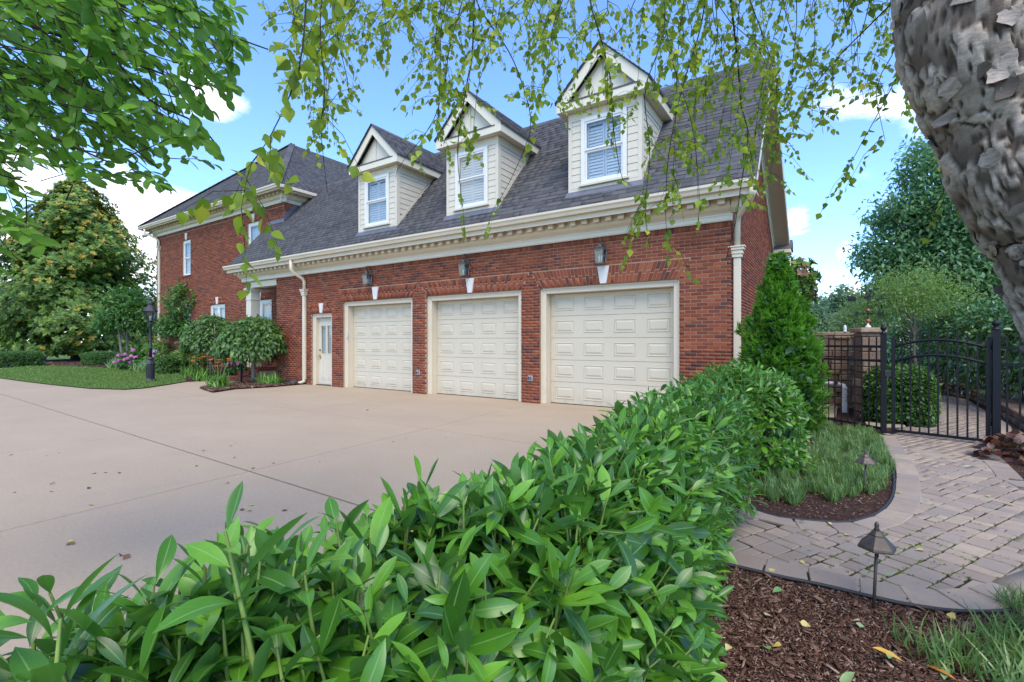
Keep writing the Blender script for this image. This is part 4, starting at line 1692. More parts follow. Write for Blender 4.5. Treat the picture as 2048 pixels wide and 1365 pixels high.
        r_ = shingle_rows(org, ud_, sd_, nd_, L_, lambda s, L_=L_: [(0, (ye_ - yf) + (yr_ - ye_) * s / L_)], step=.142)
        r_ = np.array(r_)
        if sg < 0:
            r_ = r_[:, [1, 0, 3, 2, 5, 4, 7, 6]]
        rest_sh.append(r_)
    rt.build("dormer_roof", M_SHINGLE, do)
    rc = MB()
    y = yf - .04
    while y < yr_:
        rc.prism([(cx - .11, y, apex - .085), (cx, y, apex + .034), (cx + .11, y, apex - .085), (cx, y, apex + .01)], (0, .235, 0))
        y += .24
    rc.build("dormer_ridge_cap", M_SHINGLE, do)
    # lead apron at the foot
    MB().prism([(a - .05, DY - .015, roof_z(DY - .015) + .055), (b + .05, DY - .015, roof_z(DY - .015) + .055), (b + .05, DY - .10, roof_z(DY - .10) + .022), (a - .05, DY - .10, roof_z(DY - .10) + .022)], (0, .004, -.006)).build("flashing", M_FLASH, do)

# ---- main house roof (hipped) and its cornice
HX0, HX1 = -29.95, -17.21
HY0, HY1 = 10.18, 22.6
HZ = 7.36
AX, AY, AZ = (HX0 + HX1) / 2, 14.75, 11.80
BY = 40.0
hr = MB()
hr.add([(HX0, HY0, HZ), (HX1, HY0, HZ), (HX1, HY1, HZ), (HX0, HY1, HZ), (AX, AY, AZ), (AX, HY1 - 4.5, AZ)], [(0, 1, 4), (1, 2, 5, 4), (2, 3, 5), (3, 0, 4, 5), (0, 3, 2, 1)])
hr.build("main_roof", M_SHINGLE, house)
sdm = Vector((0, AY - HY0, AZ - HZ))
Lf = sdm.length
sdm.normalize()
rest_sh.append(np.array(shingle_rows((HX0, HY0, HZ + .008), (1, 0, 0), sdm, (0, -sdm.z, sdm.y), Lf, lambda s: [((AX - HX0) * s / Lf, HX1 - HX0 - (HX1 - AX) * s / Lf)], step=.15, wmin=.22, wmax=.42)))
sdr = Vector((AX - HX1, 0, AZ - HZ))
Lr = sdr.length
sdr.normalize()
rest_sh.append(np.array(shingle_rows((HX1, HY0, HZ + .008), (0, 1, 0), sdr, (sdr.z, 0, -sdr.x), Lr, lambda s: [((AY - HY0) * s / Lr, HY1 - HY0 - 4.5 * s / Lr)], step=.15, wmin=.22, wmax=.42)))
corners_mesh("roof_shingles", np.concatenate(rest_sh), M_SHINGLE, house)
hc = MB()
for e in (HX0, HX1):
    a_, b_ = Vector((e, HY0, HZ + .01)), Vector((AX, AY, AZ + .01))
    n_ = 34
    for i in range(n_):
        p, q = a_.lerp(b_, i / n_), a_.lerp(b_, (i + 1.04) / n_)
        hc.bar(p + Vector((0, 0, .012)), q + Vector((0, 0, .022)), .26, .03)
hc.build("hip_cap", M_SHINGLE, house)
c = MB()
mprof = [(0, 6.873), (-.05, 6.873), (-.05, 7.0), (-.075, 7.02), (-.13, 7.03), (-.19, 7.10), (-.2, 7.13), (-.2, 7.26), (0, 7.26)]
c.prism([(-29.6, MY - .002 + y, z) for y, z in mprof][::-1], (29.6 - 17.56, 0, 0))
c.prism([(-17.758 - y, MY - .16, z) for y, z in mprof], (0, 1.9, 0))
c.prism([(-29.402 + y, MY - .16, z) for y, z in mprof][::-1], (0, 8, 0))
c.build("main_cornice", M_FRIEZE, house)
dm2 = MB().box(-.058, .058, -.115, 0, -.01, .11).mesh("dentil", M_TRIM)
x = -29.5
while x < -17.6:
    piece("dentil", dm2, Matrix.Translation((x, MY - .204, 7.135)), house)
    x += .268
y = MY - .08
dm3 = MB().box(0, .09, -.055, .055, 0, .10).mesh("dentil", M_TRIM)
while y < 12.2:
    piece("dentil", dm3, Matrix.Translation((-17.555, y, 7.135)), house)
    y += .268
c = MB()
c.box(HX0 + .1, HX1 - .1, HY0 + .1, 12.6, 7.262, 7.29)
c.build("main_soffit", M_TRIM, house)
c = MB()
c.box(HX0 + .07, HX1 - .07, HY0 + .07, HY0 + .099, 7.18, 7.345).box(HX1 - .099, HX1 - .07, HY0 + .1, 12.2, 7.18, 7.345).box(HX0 + .07, HX0 + .099, HY0 + .1, 20, 7.18, 7.345)
c.build("main_fascia", M_TRIM, house)
gutter(None, HX0 - .06, HX1 + .06, HY0 + .07, 7.365, house, "main_gutter")
c = MB()
c.box(HX1 - .068, HX1 + .06, HY0 + .06, 11.95, 7.235, 7.362).box(HX0 - .06, HX0 + .068, HY0 + .06, 20, 7.235, 7.362)
c.build("main_gutter", M_TRIM, house, bevel=.02)
# step flashing where the garage roof meets the main house
MB().prism([(-17.752, MY - .02, roof_z(MY) + .02), (-17.752, 12.0, roof_z(12.0) + .02), (-17.752, 12.0, roof_z(12.0) + .30), (-17.752, MY - .02, roof_z(MY) + .24)], (.012, 0, 0)).build("flashing", M_FLASH, house)
MB().prism([(-18.85, MY - .006, roof_z(MY) + .0), (-17.74, MY - .006, roof_z(MY) + .0), (-17.74, MY - .006, roof_z(MY) + .15), (-18.75, MY - .006, roof_z(MY) + .15)], (0, -.012, 0)).build("flashing", M_FLASH, house)
# ---- small fittings on the walls
for ox in (-9.40, -5.80):
    m = MB().box(ox - .06, ox + .06, D - .04, D - .008, .52, .64)
    o = m.build("outlet_cover", M_GRAYP, house, bevel=.005)
    MB().box(ox - .045, ox - .008, D - .046, D - .041, .535, .625).box(ox + .012, ox + .045, D - .046, D - .041, .535, .625).build("outlet_flap", M_BLACKP, o)
m = MB().box(-12.53, -12.47, D + .045, D + .072, 1.53, 1.67).build("keypad", M_GRAYP, house, bevel=.004)
MB().box(-12.52, -12.48, D + .041, D + .0445, 1.57, 1.66).build("keypad_cover", M_WHITE, m)
# flood lamp under the eave
fl = thing("flood_light", "twin grey flood light under the far corner of the main eaves", "light", (-29.45, 10.5, 6.95))
MB().lathe((-29.45, 10.5, 7.0), [(.05, 0), (.06, .02), (.05, .15)], 10).build("mount", M_GRAYP, fl, True)
for dx in (-.12, .1):
    MB().tube([(-29.45, 10.5, 7.02), (-29.45 + dx, 10.4, 6.98)], .015, 6).build("bracket", M_GRAYP, fl)
    MB().tube([(-29.45 + dx, 10.42, 7.0), (-29.45 + dx * 1.3, 10.32, 6.93), (-29.45 + dx * 1.7, 10.2, 6.86)], [.05, .06, .1], 10).build("lamp_head", M_GRAYP, fl, True)


# ================================================================= WALL LANTERNS
def lantern(cx, zb, label):
    y = D - .17
    t_ = thing("wall_lantern", label, "lantern", (cx, D, zb), "wall lanterns over the garage doors")
    # back plate and arm with scroll
    MB().box(cx - .045, cx + .045, D - .025, D - .008, zb + .12, zb + .44).build("back_plate", M_BRONZE, t_, bevel=.006)
    sc_ = [(cx, D - .02, zb + .40), (cx, D - .05, zb + .50), (cx, D - .10, zb + .555), (cx, y - .02, zb + .545), (cx, y - .055, zb + .50), (cx, y - .04, zb + .455), (cx, y, zb + .44), (cx, y + .02, zb + .46)]
    MB().tube(smooth_line(sc_, .02), .008, 6).build("scroll_arm", M_BRONZE, t_, True)
    MB().tube([(cx, y, zb + .30), (cx, y, zb + .46)], .009, 6).build("stem", M_BRONZE, t_)
    w0, w1 = .075, .095
    c = MB()
    c.box(cx - w0 - .008, cx + w0 + .008, y - w0 - .008, y + w0 + .008, zb, zb + .016)
    for sx in (-1, 1):
        for sy in (-1, 1):
            c.bar((cx + sx * w0, y + sy * w0, zb + .016), (cx + sx * w1, y + sy * w1, zb + .27), .016)
    c.box(cx - w1 - .01, cx + w1 + .01, y - w1 - .01, y + w1 + .01, zb + .27, zb + .285)
    c.build("cage", M_PEWTER, t_)
    c = MB().lathe((cx, y, zb + .285), [(.145, 0), (.12, .02), (.07, .05), (.052, .065), (.05, .10), (.062, .105), (.062, .115), (.03, .135), (.012, .15)], 4, PI / 4)
    c.build("roof_cap", M_PEWTER, t_)
    for sx, sy in ((0, -1), (0, 1), (1, 0), (-1, 0)):
        g0 = Vector((cx + sx * w0, y + sy * w0, zb + .02))
        g1 = Vector((cx + sx * w1, y + sy * w1, zb + .265))
        sx_ = Vector((sy, sx, 0))
        n_ = Vector((sx, sy, 0)) * .002
        MB().hexa([g0 - sx_ * (w0 - .009) - n_, g0 + sx_ * (w0 - .009) - n_, g0 + sx_ * (w0 - .009) + n_, g0 - sx_ * (w0 - .009) + n_], [g1 - sx_ * (w1 - .009) - n_, g1 + sx_ * (w1 - .009) - n_, g1 + sx_ * (w1 - .009) + n_, g1 - sx_ * (w1 - .009) + n_]).build("pane", M_LANTGL, t_)
    for dx in (-.028, .028):
        MB().lathe((cx + dx, y, zb + .02), [(.011, 0), (.011, .08), (.010, .085), (.017, .10), (.014, .125), (.002, .15)], 8).build("candle_bulb", M_BULB, t_, True)


lantern(-11.31, 3.10, "bronze wall lantern over the garage door beside the entry door")
lantern(-7.66, 3.085, "bronze wall lantern over the middle garage door")
lantern(-3.99, 3.075, "bronze wall lantern over the garage door nearest the corner")

# ================================================================= ENTRY STEPS
st = thing("entry_steps", "red brick steps and landing up to the side porch", "steps", (-17.6, 9.6, 0))
stm = MB()
stm.box(-18.5, XL - .006, 9.62, MY - .02, 0, .44)
for k in range(2):
    stm.box(-18.3, -16.75, 9.62 - .32 * (k + 1), 9.62 - .32 * k - .002, 0, .44 - .155 * (k + 1))
sto = stm.build("step_core", M_MORTAR, st)
bl = []
for k in range(3):
    yk, zk = 9.62 - .32 * k, .44 - .155 * k
    x = -18.3 if k else -18.5
    xe = -16.75 if k else XL - .01
    while x < xe - .05:
        for (za, zb2) in ((zk - .148, zk - .085), (zk - .078, zk + .004)):
            C_ = [(x, yk + .01, za), (x + .09, yk + .01, za), (x + .09, yk + .01, zb2), (x, yk + .01, zb2), (x, yk - .018, za), (x + .09, yk - .018, za), (x + .09, yk - .018, zb2), (x, yk - .018, zb2)]
            loose_piece("brick", C_, M_BRICK, st)
        x += .10
for k in range(3):
    yk, zk = 9.62 - .32 * k, .44 - .155 * k
    x = -18.3 if k else -18.5
    MB().box(x - .03, -16.72 if k else XL - .008, yk - .03, yk + (.30 if k else .9), zk + .006, zk + .04).build("tread", M_BRICK, st, bevel=.004)
MB().box(-16.7, XL - .01, 8.95, 9.59, 0, .40).build("cheek_wall", M_MORTAR, st)
row = 0
z = .01
ck = []
while z < .36:
    x = -16.70
    while x < XL - .02:
        loose_piece("brick", [(x, 8.96, z), (x + .19, 8.96, z), (x + .19, 8.96, z + BH), (x, 8.96, z + BH), (x, 8.944, z), (x + .19, 8.944, z), (x + .19, 8.944, z + BH), (x, 8.944, z + BH)], M_BRICK, st)
        x += .2
    z += BH + J
MB().box(-16.74, XL - .008, 8.92, 9.6, .402, .45).build("cap", M_BRICK, st, bevel=.006)
rl = thing("stair_railing", "black iron railing beside the brick porch steps", "railing", (-17.9, 8.9, 0))
pa, pb = Vector((-18.36, 8.6, 0)), Vector((-18.36, 9.62, .44))
pts = [Vector((-18.36, 8.62, 0)), Vector((-18.36, 9.62, .46)), Vector((-18.36, 10.5, .46))]
for (A, B) in ((Vector((-18.36, 8.62, .04)), Vector((-18.36, 9.62, .46))), (Vector((-16.78, 8.62, .04)), Vector((-16.78, 9.62, .46)))):
    MB().bar(A + Vector((0, 0, .86)), B + Vector((0, 0, .86)), .035, .02).build("top_rail", M_IRON, rl)
    MB().bar(A + Vector((0, 0, .14)), B + Vector((0, 0, .14)), .03, .016).build("bottom_rail", M_IRON, rl)
    for k in range(9):
        p = A.lerp(B, (k + .5) / 9)
        MB().box(p.x - .008, p.x + .008, p.y - .008, p.y + .008, p.z + .14, p.z + .86).build("baluster", M_IRON, rl)
    MB().box(A.x - .024, A.x + .024, A.y - .024, A.y + .024, 0, A.z + .94).build("newel_post", M_IRON, rl)
MB().bar((-18.36, 8.62, .86), (-19.6, 8.3, .80), .03, .02).build("top_rail", M_IRON, rl)
MB().bar((-18.36, 8.62, .14), (-19.6, 8.3, .12), .03, .016).build("bottom_rail", M_IRON, rl)
for k in range(10):
    p = Vector((-18.36, 8.62, 0)).lerp(Vector((-19.6, 8.3, 0)), (k + .7) / 10.2)
    MB().box(p.x - .008, p.x + .008, p.y - .008, p.y + .008, .12, .84).build("baluster", M_IRON, rl)

# ================================================================= STREET LAMP BY THE LAWN
lp = gp(301, 764)
lx, ly = lp.x, lp.y
t_ = thing("lamp_post", "black cast iron lamp post with glazed lantern on the lawn corner", "lamp post", (lx, ly, 0))
MB().lathe((lx, ly, 0), [(.17, 0), (.17, .05), (.14, .09), (.12, .12), (.12, .62), (.135, .64), (.12, .68), (.075, .78), (.10, .80), (.10, .83), (.065, .88)], 8, PI / 8).build("pedestal", M_LAMPM, t_)
for k in range(8):
    aa = k * PI / 4
    MB().bar((lx + .121 * math.cos(aa), ly + .121 * math.sin(aa), .16), (lx + .121 * math.cos(aa), ly + .121 * math.sin(aa), .58), .014).build("flute", M_LAMPM, t_)
MB().lathe((lx, ly, .88), [(.052, 0), (.048, .3), (.060, .31), (.060, .33), (.044, .36), (.038, 1.08), (.055, 1.10), (.05, 1.14), (.075, 1.17), (.06, 1.21), (.05, 1.25)], 12).build("shaft", M_LAMPM, t_, True)
MB().bar((lx - .19, ly - .02, 2.07), (lx + .19, ly + .02, 2.07), .018).build("ladder_bar", M_LAMPM, t_)
zb = 2.13
c = MB().lathe((lx, ly, zb), [(.06, 0), (.11, .015), (.11, .03)], 6)
for k in range(6):
    aa = k * PI / 3
    c.bar((lx + .105 * math.cos(aa), ly + .105 * math.sin(aa), zb + .03), (lx + .185 * math.cos(aa), ly + .185 * math.sin(aa), zb + .37), .016)
c.build("lantern_cage", M_LAMPM, t_)
for k in range(6):
    a0, a1 = k * PI / 3, (k + 1) * PI / 3
    q = [(lx + .103 * math.cos(a0), ly + .103 * math.sin(a0), zb + .03), (lx + .103 * math.cos(a1), ly + .103 * math.sin(a1), zb + .03), (lx + .18 * math.cos(a1), ly + .18 * math.sin(a1), zb + .37), (lx + .18 * math.cos(a0), ly + .18 * math.sin(a0), zb + .37)]
    MB().prism(q, Vector((math.cos((a0 + a1) / 2), math.sin((a0 + a1) / 2), 0)) * -.004).build("pane", M_LANTGL, t_)
MB().lathe((lx, ly, zb + .37), [(.225, 0), (.215, .03), (.15, .12), (.085, .20), (.075, .23), (.09, .25), (.09, .30), (.05, .36), (.03, .38), (.05, .42), (.035, .47), (.012, .53)], 12).build("lantern_roof", M_LAMPM, t_)
for dx in (-.03, .03, 0):
    MB().lathe((lx + dx, ly + (.03 if dx == 0 else -.015), zb + .03), [(.014, 0), (.014, .1), (.02, .12), (.016, .16), (.002, .2)], 8).build("candle_bulb", M_BULB, t_, True)



# ================================================================= PLANT BUILDERS
def ell_points(c, r, n, shell=.75, zmin=-1.):
    """points near the surface of an ellipsoid with their outward directions"""
    d = rnd_dirs(int(n * 1.6) + 8)
    d = d[d[:, 2] > zmin][:n]
    rad = shell + (1 - shell) * rng.random(len(d)) ** .6
    return np.array(c) + d * np.array(r) * rad[:, None], unit(d / np.array(r))


def clump_leaves(P, N, per, spread, size, droop=.2, outw=.8, jitter=.8, sizevar=.3, wid=None):
    """leaves round each clump point P (outward N): returns R, T"""
    n = len(P)
    T = np.repeat(P, per, 0) + rng.normal(0, spread, (n * per, 3))
    O = np.repeat(N, per, 0)
    d = unit(O * outw + rng.normal(0, jitter, (n * per, 3)) + np.array([0, 0, -droop]))
    nr = unit(O * .6 + np.array([0, 0, .9]) + rng.normal(0, .35, (n * per, 3)))
    s = size * rng.uniform(1 - sizevar, 1 + sizevar, n * per)
    return frames(d, nr, s, wid), T


def limbs(parent, base, top, r0, targets, mat, name="trunk", wig=.06, n_seg=6, branch="branch"):
    b, t = Vector(base), Vector(top)
    pts = [b.lerp(t, i / n_seg) + Vector((rng.normal(0, wig), rng.normal(0, wig), 0)) * (0 if i == 0 else (t - b).length * .12) for i in range(n_seg + 1)]
    rad = [r0 * (1.25 if i == 0 else 1 - .75 * i / n_seg) for i in range(n_seg + 1)]
    MB().tube(pts, rad, 9).build(name, mat, parent, True)
    if len(targets):
        m = MB()
        for q in targets:
            q = Vector(q)
            k = int(np.clip((q.z - b.z) / max(t.z - b.z, .1) * n_seg * .75, 1, n_seg - 1))
            a = pts[k]
            mid = a.lerp(q, .5) + Vector((0, 0, .12 * (q - a).length))
            m.tube([a, a.lerp(mid, .6), mid, q], [rad[k] * .5, rad[k] * .38, rad[k] * .26, rad[k] * .08], 5, False)
        m.build(branch, mat, parent, True, kind="stuff")


def tree(name, label, cat, base, trunk_top, r0, ells, nclump, per, size, mat, tmpls=FAR_T, bark=None, spread=.25, group=None, shell=.6, droop=.2, nlimb=14, stems=1, zmin=-.7, part="crown", parts=0):
    t_ = thing(name, label, cat, tuple(base), group)
    vol = np.array([e[1][0] * e[1][1] + e[1][0] * e[1][2] for e in ells])
    P, N = [], []
    for e, v in zip(ells, vol / vol.sum()):
        p, nn = ell_points(e[0], e[1], int(nclump * v), shell, zmin)
        P.append(p)
        N.append(nn)
    P, N = np.concatenate(P), np.concatenate(N)
    tg = P[rng.choice(len(P), min(nlimb, len(P)), replace=False)]
    for k in range(stems):
        off = Vector((rng.normal(0, r0 * 1.8), rng.normal(0, r0 * 1.8), 0)) if stems > 1 else Vector()
        limbs(t_, Vector(base) + off * .5, Vector(trunk_top) + off * 1.6, r0, tg[k::stems], bark or M_BARK)
    R, T = clump_leaves(P, N, per, spread, size, droop)
    if parts:
        leafset(t_, R, T, tmpls, mat, "leaf", part, parts)
    else:
        batch(part, tmpls, rng.integers(0, len(tmpls), len(T)), R, T, mat, t_)
    return t_


# ================================================================= LAWN AND BEDS ON THE FAR SIDE
lawn_px = [(-260, 722), (-60, 748), (0, 757), (50, 764), (100, 770), (180, 778), (250, 780), (290, 777), (330, 771), (372, 764), (366, 752), (330, 746), (280, 742), (200, 737), (150, 735), (100, 733), (60, 734), (0, 739), (-100, 726), (-260, 712)]
lawn_pts = [gp(*p) for p in lawn_px]
sheet("lawn", lawn_pts, .03, M_TURF)
bed_px = [(372, 764), (366, 752), (330, 746), (280, 742), (200, 737), (150, 735), (100, 733), (60, 732), (40, 724)]
sheet("planting_bed", [gp(*p) for p in bed_px] + [Vector((-52, 14, 0)), Vector((-40, 20, 0)), Vector((-29.4, 12, 0)), Vector((-29.4, 10.76, 0)), Vector((-18.6, 10.76, 0)), Vector((-18.6, 8.9, 0))], .036, M_MULCH)
bed2 = [gp(*p) for p in [(398, 777), (425, 786), (470, 779), (540, 775), (585, 771), (612, 768)]] + [Vector((-14.6, 9.58, 0)), Vector((-16.3, 9.58, 0)), Vector((-16.72, 8.9, 0)), gp(470, 768)]
sheet("planting_bed", bed2, .028, M_MULCH)


def area_points(poly, n):
    xs, ys = [p[0] for p in poly], [p[1] for p in poly]
    out = []
    while len(out) < n:
        q = np.stack([rng.uniform(min(xs), max(xs), n), rng.uniform(min(ys), max(ys), n)], 1)
        out += [p for p in q if inside(p, poly)]
    return np.array(out[:n])


lp_ = area_points([p for p in lawn_pts], 26000)
T = np.column_stack([lp_, np.full(len(lp_), .025)])
d = unit(np.column_stack([rng.normal(0, .45, (len(T), 2)), np.ones(len(T))]))
R = frames(d, rnd_dirs(len(T)), rng.uniform(.05, .11, len(T)), rng.uniform(2.2, 4.5, len(T)))
batch("grass", BLADE_T, rng.integers(0, 3, len(T)), R, T, M_GRASS)


def chips(name, pts, z, size, mat, parent=None):
    n = len(pts)
    P = np.column_stack([pts, np.full(n, z) + rng.uniform(0, .012, n)])
    a = rng.uniform(0, 2 * PI, n)
    l, w, h = size * rng.uniform(.4, 1.3, n), size * rng.uniform(.10, .32, n), size * rng.uniform(.04, .12, n)
    tilt = rng.normal(0, .32, n)
    ax = np.column_stack([np.cos(a) * np.cos(tilt), np.sin(a) * np.cos(tilt), np.sin(tilt)]) * l[:, None] / 2
    ay = np.column_stack([-np.sin(a), np.cos(a), rng.normal(0, .3, n)]) * w[:, None] / 2
    az = np.tile([0, 0, 1.], (n, 1)) * h[:, None] / 2
    C = np.stack([P - ax - ay * .6 - az, P + ax - ay - az, P + ax * .8 + ay - az, P - ax + ay - az, P - ax - ay * .6 + az, P + ax - ay + az, P + ax * .8 + ay + az, P - ax + ay + az], 1)
    return corners_mesh(name, C, mat, parent)


q = area_points([gp(*p) for p in bed_px] + [Vector((-30, 14, 0))], 2600)
chips("mulch", np.concatenate([q, area_points(bed2, 2500)]), .045, .10, M_CHIP)

# ---- magnolia
mb = W((152 - 1024) / 960 * 36, 36)
t_ = thing("magnolia_tree", "tall broad magnolia with golden new leaves beyond the lawn", "tree", tuple(mb))
Hm = 13.4
nr = 4600
zf = rng.random(nr) ** .85
prof_z, prof_r = [0, .06, .18, .40, .55, .68, .80, .92, 1.0], [.78, .98, 1.0, .86, .92, .66, .50, .26, .05]
rad = np.interp(zf, prof_z, prof_r) * 5.1
az = rng.uniform(0, 2 * PI, nr)
lump = 1 + .18 * np.sin(az * 3 + zf * 11) + .17 * np.sin(az * 5 - zf * 19) + rng.normal(0, .07, nr)
rr = rad * lump * (1 - .5 * rng.random(nr) ** 2.2)
P = np.column_stack([mb.x + np.cos(az) * rr, mb.y + np.sin(az) * rr, .5 + zf * (Hm - .4)])
N = unit(np.column_stack([np.cos(az), np.sin(az), .35 + zf * .7]))
tg = P[rng.choice(nr, 40, replace=False)]
limbs(t_, mb, mb + Vector((0, 0, Hm * .93)), .28, tg, M_BARK_DARK, n_seg=10, wig=.02)


def rosettes(P, N, per, size, tilt=.75):
    n = len(P)
    O = np.repeat(N, per, 0)
    a = np.tile(np.arange(per) * 2.4, n) + np.repeat(rng.uniform(0, 6, n), per)
    X = unit(np.cross(O, np.array([.31, .17, .93])))
    Y = np.cross(O, X)
    side = X * np.cos(a)[:, None] + Y * np.sin(a)[:, None]
    d = unit(O * tilt * rng.uniform(.3, 1.5, (n * per, 1)) + side)
    T = np.repeat(P, per, 0) + O * rng.uniform(-.25, .05, (n * per, 1)) * size
    return frames(d, O, size * rng.uniform(.7, 1.15, n * per)), T


new = rng.random(nr) < np.clip(.08 + .36 * (zf - .2), .06, .34)
R, T = rosettes(P[~new], N[~new], 9, .27)
batch("crown", MID_T, rng.integers(0, 2, len(T)), R, T, M_MAG_LEAF, t_)
Pi = np.array([mb.x, mb.y, 0]) + (P - np.array([mb.x, mb.y, 0])) * np.column_stack([np.full(nr, .78), np.full(nr, .78), np.full(nr, .96)])
R, T = rosettes(Pi, N, 5, .42)
batch("inner_leaves", MID_T, rng.integers(0, 2, len(T)), R, T, M_MAG_LEAF, t_)
R, T = rosettes(P[new], N[new], 7, .24, 1.2)
batch("new_growth", MID_T, rng.integers(0, 2, len(T)), R, T, M_MAG_NEW, t_)

# ---- trees behind the lawn and the house
for px, py, f, hw_, ht, m, lab in [(22, 690, 52, 3.8, 7.6, M_GREEN_A, "green tree standing behind the magnolia at the left edge"), (-60, 690, 47, 4.5, 8.0, M_GREEN_A, "green tree half out of the picture left of the magnolia"),
                                   (278, 690, 42, 2.1, 5.2, M_GREEN_D, "dark tree showing between the magnolia and the house corner")]:
    b = W((px - 1024) / 960 * f, f)
    tree("background_tree", lab, "tree", b, b + Vector((0, 0, ht * .7)), .16, [(b + Vector((0, 0, ht * .42)), (hw_, hw_, ht * .36)), (b + Vector((.3, 0, ht * .7)), (hw_ * .7, hw_ * .7, ht * .3))], 420, 10, .34, m, group="trees beyond the lawn", spread=.35)

# ---- crape myrtle beside the lawn and small trees by the house
b = gp(257, 735)
tree("crape_myrtle", "small bushy tree with two bare trunks behind the lamp post", "tree", b, b + Vector((.1, 0, 2.4)), .10, [(b + W(-.1, 0, 2.7), (1.35, 1.2, 1.0)), (b + W(-.2, 0, 3.5), (1.0, .9, .75)), (b + W(.9, 0, 2.9), (.8, .7, .7)), (b + W(-1.1, .2, 2.3), (.8, .7, .6))], 520, 12, .17, M_GREEN_A, MID_T, bark=M_BARK_GREY, spread=.13, stems=2)
b = gp(400, 741)
tree("young_maple", "young maple with loose feathery crown before the main house wall", "tree", b, b + Vector((-.1, 0, 2.2)), .08, [(b + W(-.5, 0, 3.3), (1.15, 1.0, 1.0)), (b + W(-1.3, 0, 2.2), (1.0, .7, .7)), (b + W(.7, 0, 3.3), (.9, .7, .6)), (b + W(-.1, 0, 2.0), (1.1, .8, .75))], 520, 12, .17, M_GREEN_A, MID_T, bark=M_BARK_GREY, spread=.13, shell=.35, droop=.05)


def weeping(label, b, rim, top, low, n):
    t_ = thing("weeping_tree", label, "tree", tuple(b), "small weeping trees by the porch steps")
    limbs(t_, b, b + Vector((.03, 0, top - .35)), .085, [], M_BARK_GREY)
    m = MB()
    for k in range(22):
        a = k / 22 * 2 * PI + rng.normal(0, .1)
        s = rng.uniform(.7, 1)
        c = b + Vector((0, 0, top - .4))
        e = Vector((math.cos(a), math.sin(a), 0)) * rim * s
        m.tube([c, c + e * .5 + Vector((0, 0, .25)), c + e * .85 + Vector((0, 0, 0)), b + e + Vector((0, 0, low + .1))], [.03, .02, .012, .004], 5, False)
    m.build("branch", M_BARK_GREY, t_, True, kind="stuff")
    a = rng.uniform(0, 2 * PI, n)
    h = rng.random(n)
    lump = 1 + .1 * np.sin(a * 4) + .08 * np.sin(a * 7 + 1)
    rr = rim * lump * np.sqrt(np.clip(1 - h ** 2.2, 0, 1)) * rng.uniform(.72, 1.04, n)
    lowz = low + .14 * np.sin(a * 3) + .1 * np.sin(a * 8)
    P = np.column_stack([b.x + np.cos(a) * rr, b.y + np.sin(a) * rr, lowz + (top - lowz) * h])
    N = unit(np.column_stack([np.cos(a), np.sin(a), h * 1.2]))
    R, T = clump_leaves(P, N, 7, .07, .16, droop=1.0, outw=.75, jitter=.5)
    batch("crown", MID_T, rng.integers(0, 2, len(T)), R, T, M_WEEP, t_)


weeping("umbrella shaped weeping tree on one straight trunk before the porch steps", gp(507, 766), 1.02, 2.16, 1.06, 1300)
weeping("weeping tree with drooping leaves left of the porch steps behind the daylilies", gp(424, 752), 1.0, 2.40, 1.12, 1200)


# ---- clipped boxwood and low plants
def boxwood(label, b, rx, ry, h, n=2600, lobes=0.):
    t_ = thing("boxwood_shrub", label, "shrub", tuple(b), "clipped boxwood shrubs")
    MB().tube([b, b + Vector((0, 0, h * .7))], .03, 6).build("stem", M_BARK, t_)
    d = rnd_dirs(n * 2)
    d = d[d[:, 2] > -.55][:n]
    e = np.sign(d) * np.abs(d) ** .62
    P = np.array(b) + np.array([0, 0, h * .46]) + e * np.array([rx, ry, h * .54]) * rng.uniform(.86, 1.02, (len(d), 1))
    R, T = clump_leaves(P, unit(d), 6, .03, .05, droop=0, outw=.8, jitter=.7)
    batch("crown", FAR_T, rng.integers(0, 2, len(T)), R, T, M_BOX, t_)
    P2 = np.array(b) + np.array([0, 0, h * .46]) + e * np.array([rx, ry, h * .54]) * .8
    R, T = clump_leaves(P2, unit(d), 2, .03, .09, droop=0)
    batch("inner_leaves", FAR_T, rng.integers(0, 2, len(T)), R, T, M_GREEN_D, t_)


boxwood("rounded box shrub clipped flat at the far side of the lawn, beside the mulch", gp(203, 731), .98, .8, .80)
boxwood("clipped box shrub right behind the lamp post", gp(340, 748), .74, .6, .80)
hb = [gp(-75, 734), gp(-30, 734.5), gp(10, 734.5), gp(50, 733)]
for i, b in enumerate(hb):
    boxwood(("box hedge plant farthest left out of the picture edge", "box hedge plant at the picture edge", "box hedge plant left of the black pot, third along", "box hedge plant next to the black pot")[i], b, .95, .7, .86, 1800)
b = gp(77, 731)
MB().lathe(b, [(.26, .0), (.36, .48), (.39, .5), (.39, .56), (.34, .56), (.32, .5)], 14).build("plant_pot", M_BLACKP)
tag(bpy.data.objects["plant_pot"], "black nursery pot standing at the end of the box hedge", "pot")


def grass_clump(name, label, cat, b, rad, h, n, mat, group=None, wid=1.0, part="blades", lean=.75, parent=None):
    t_ = parent or thing(name, label, cat, tuple(b), group)
    a = rng.uniform(0, 2 * PI, n)
    rr = rad * .45 * np.sqrt(rng.random(n))
    T = np.column_stack([b[0] + np.cos(a) * rr, b[1] + np.sin(a) * rr, np.full(n, b[2] if len(b) > 2 else 0) + .01])
    d = unit(np.column_stack([np.cos(a) * lean * rng.random(n), np.sin(a) * lean * rng.random(n), np.ones(n)]) + rng.normal(0, .18, (n, 3)))
    R = frames(d, np.column_stack([np.cos(a), np.sin(a), np.full(n, .6)]) * -1 + rng.normal(0, .2, (n, 3)), h * rng.uniform(.55, 1.15, n), wid * rng.uniform(.8, 1.2, n))
    R[:, :, 2] *= -1
    R[:, :, 0] *= -1
    batch(part, BLADE_T, rng.integers(0, 3, n), R, T, mat, t_)
    return t_


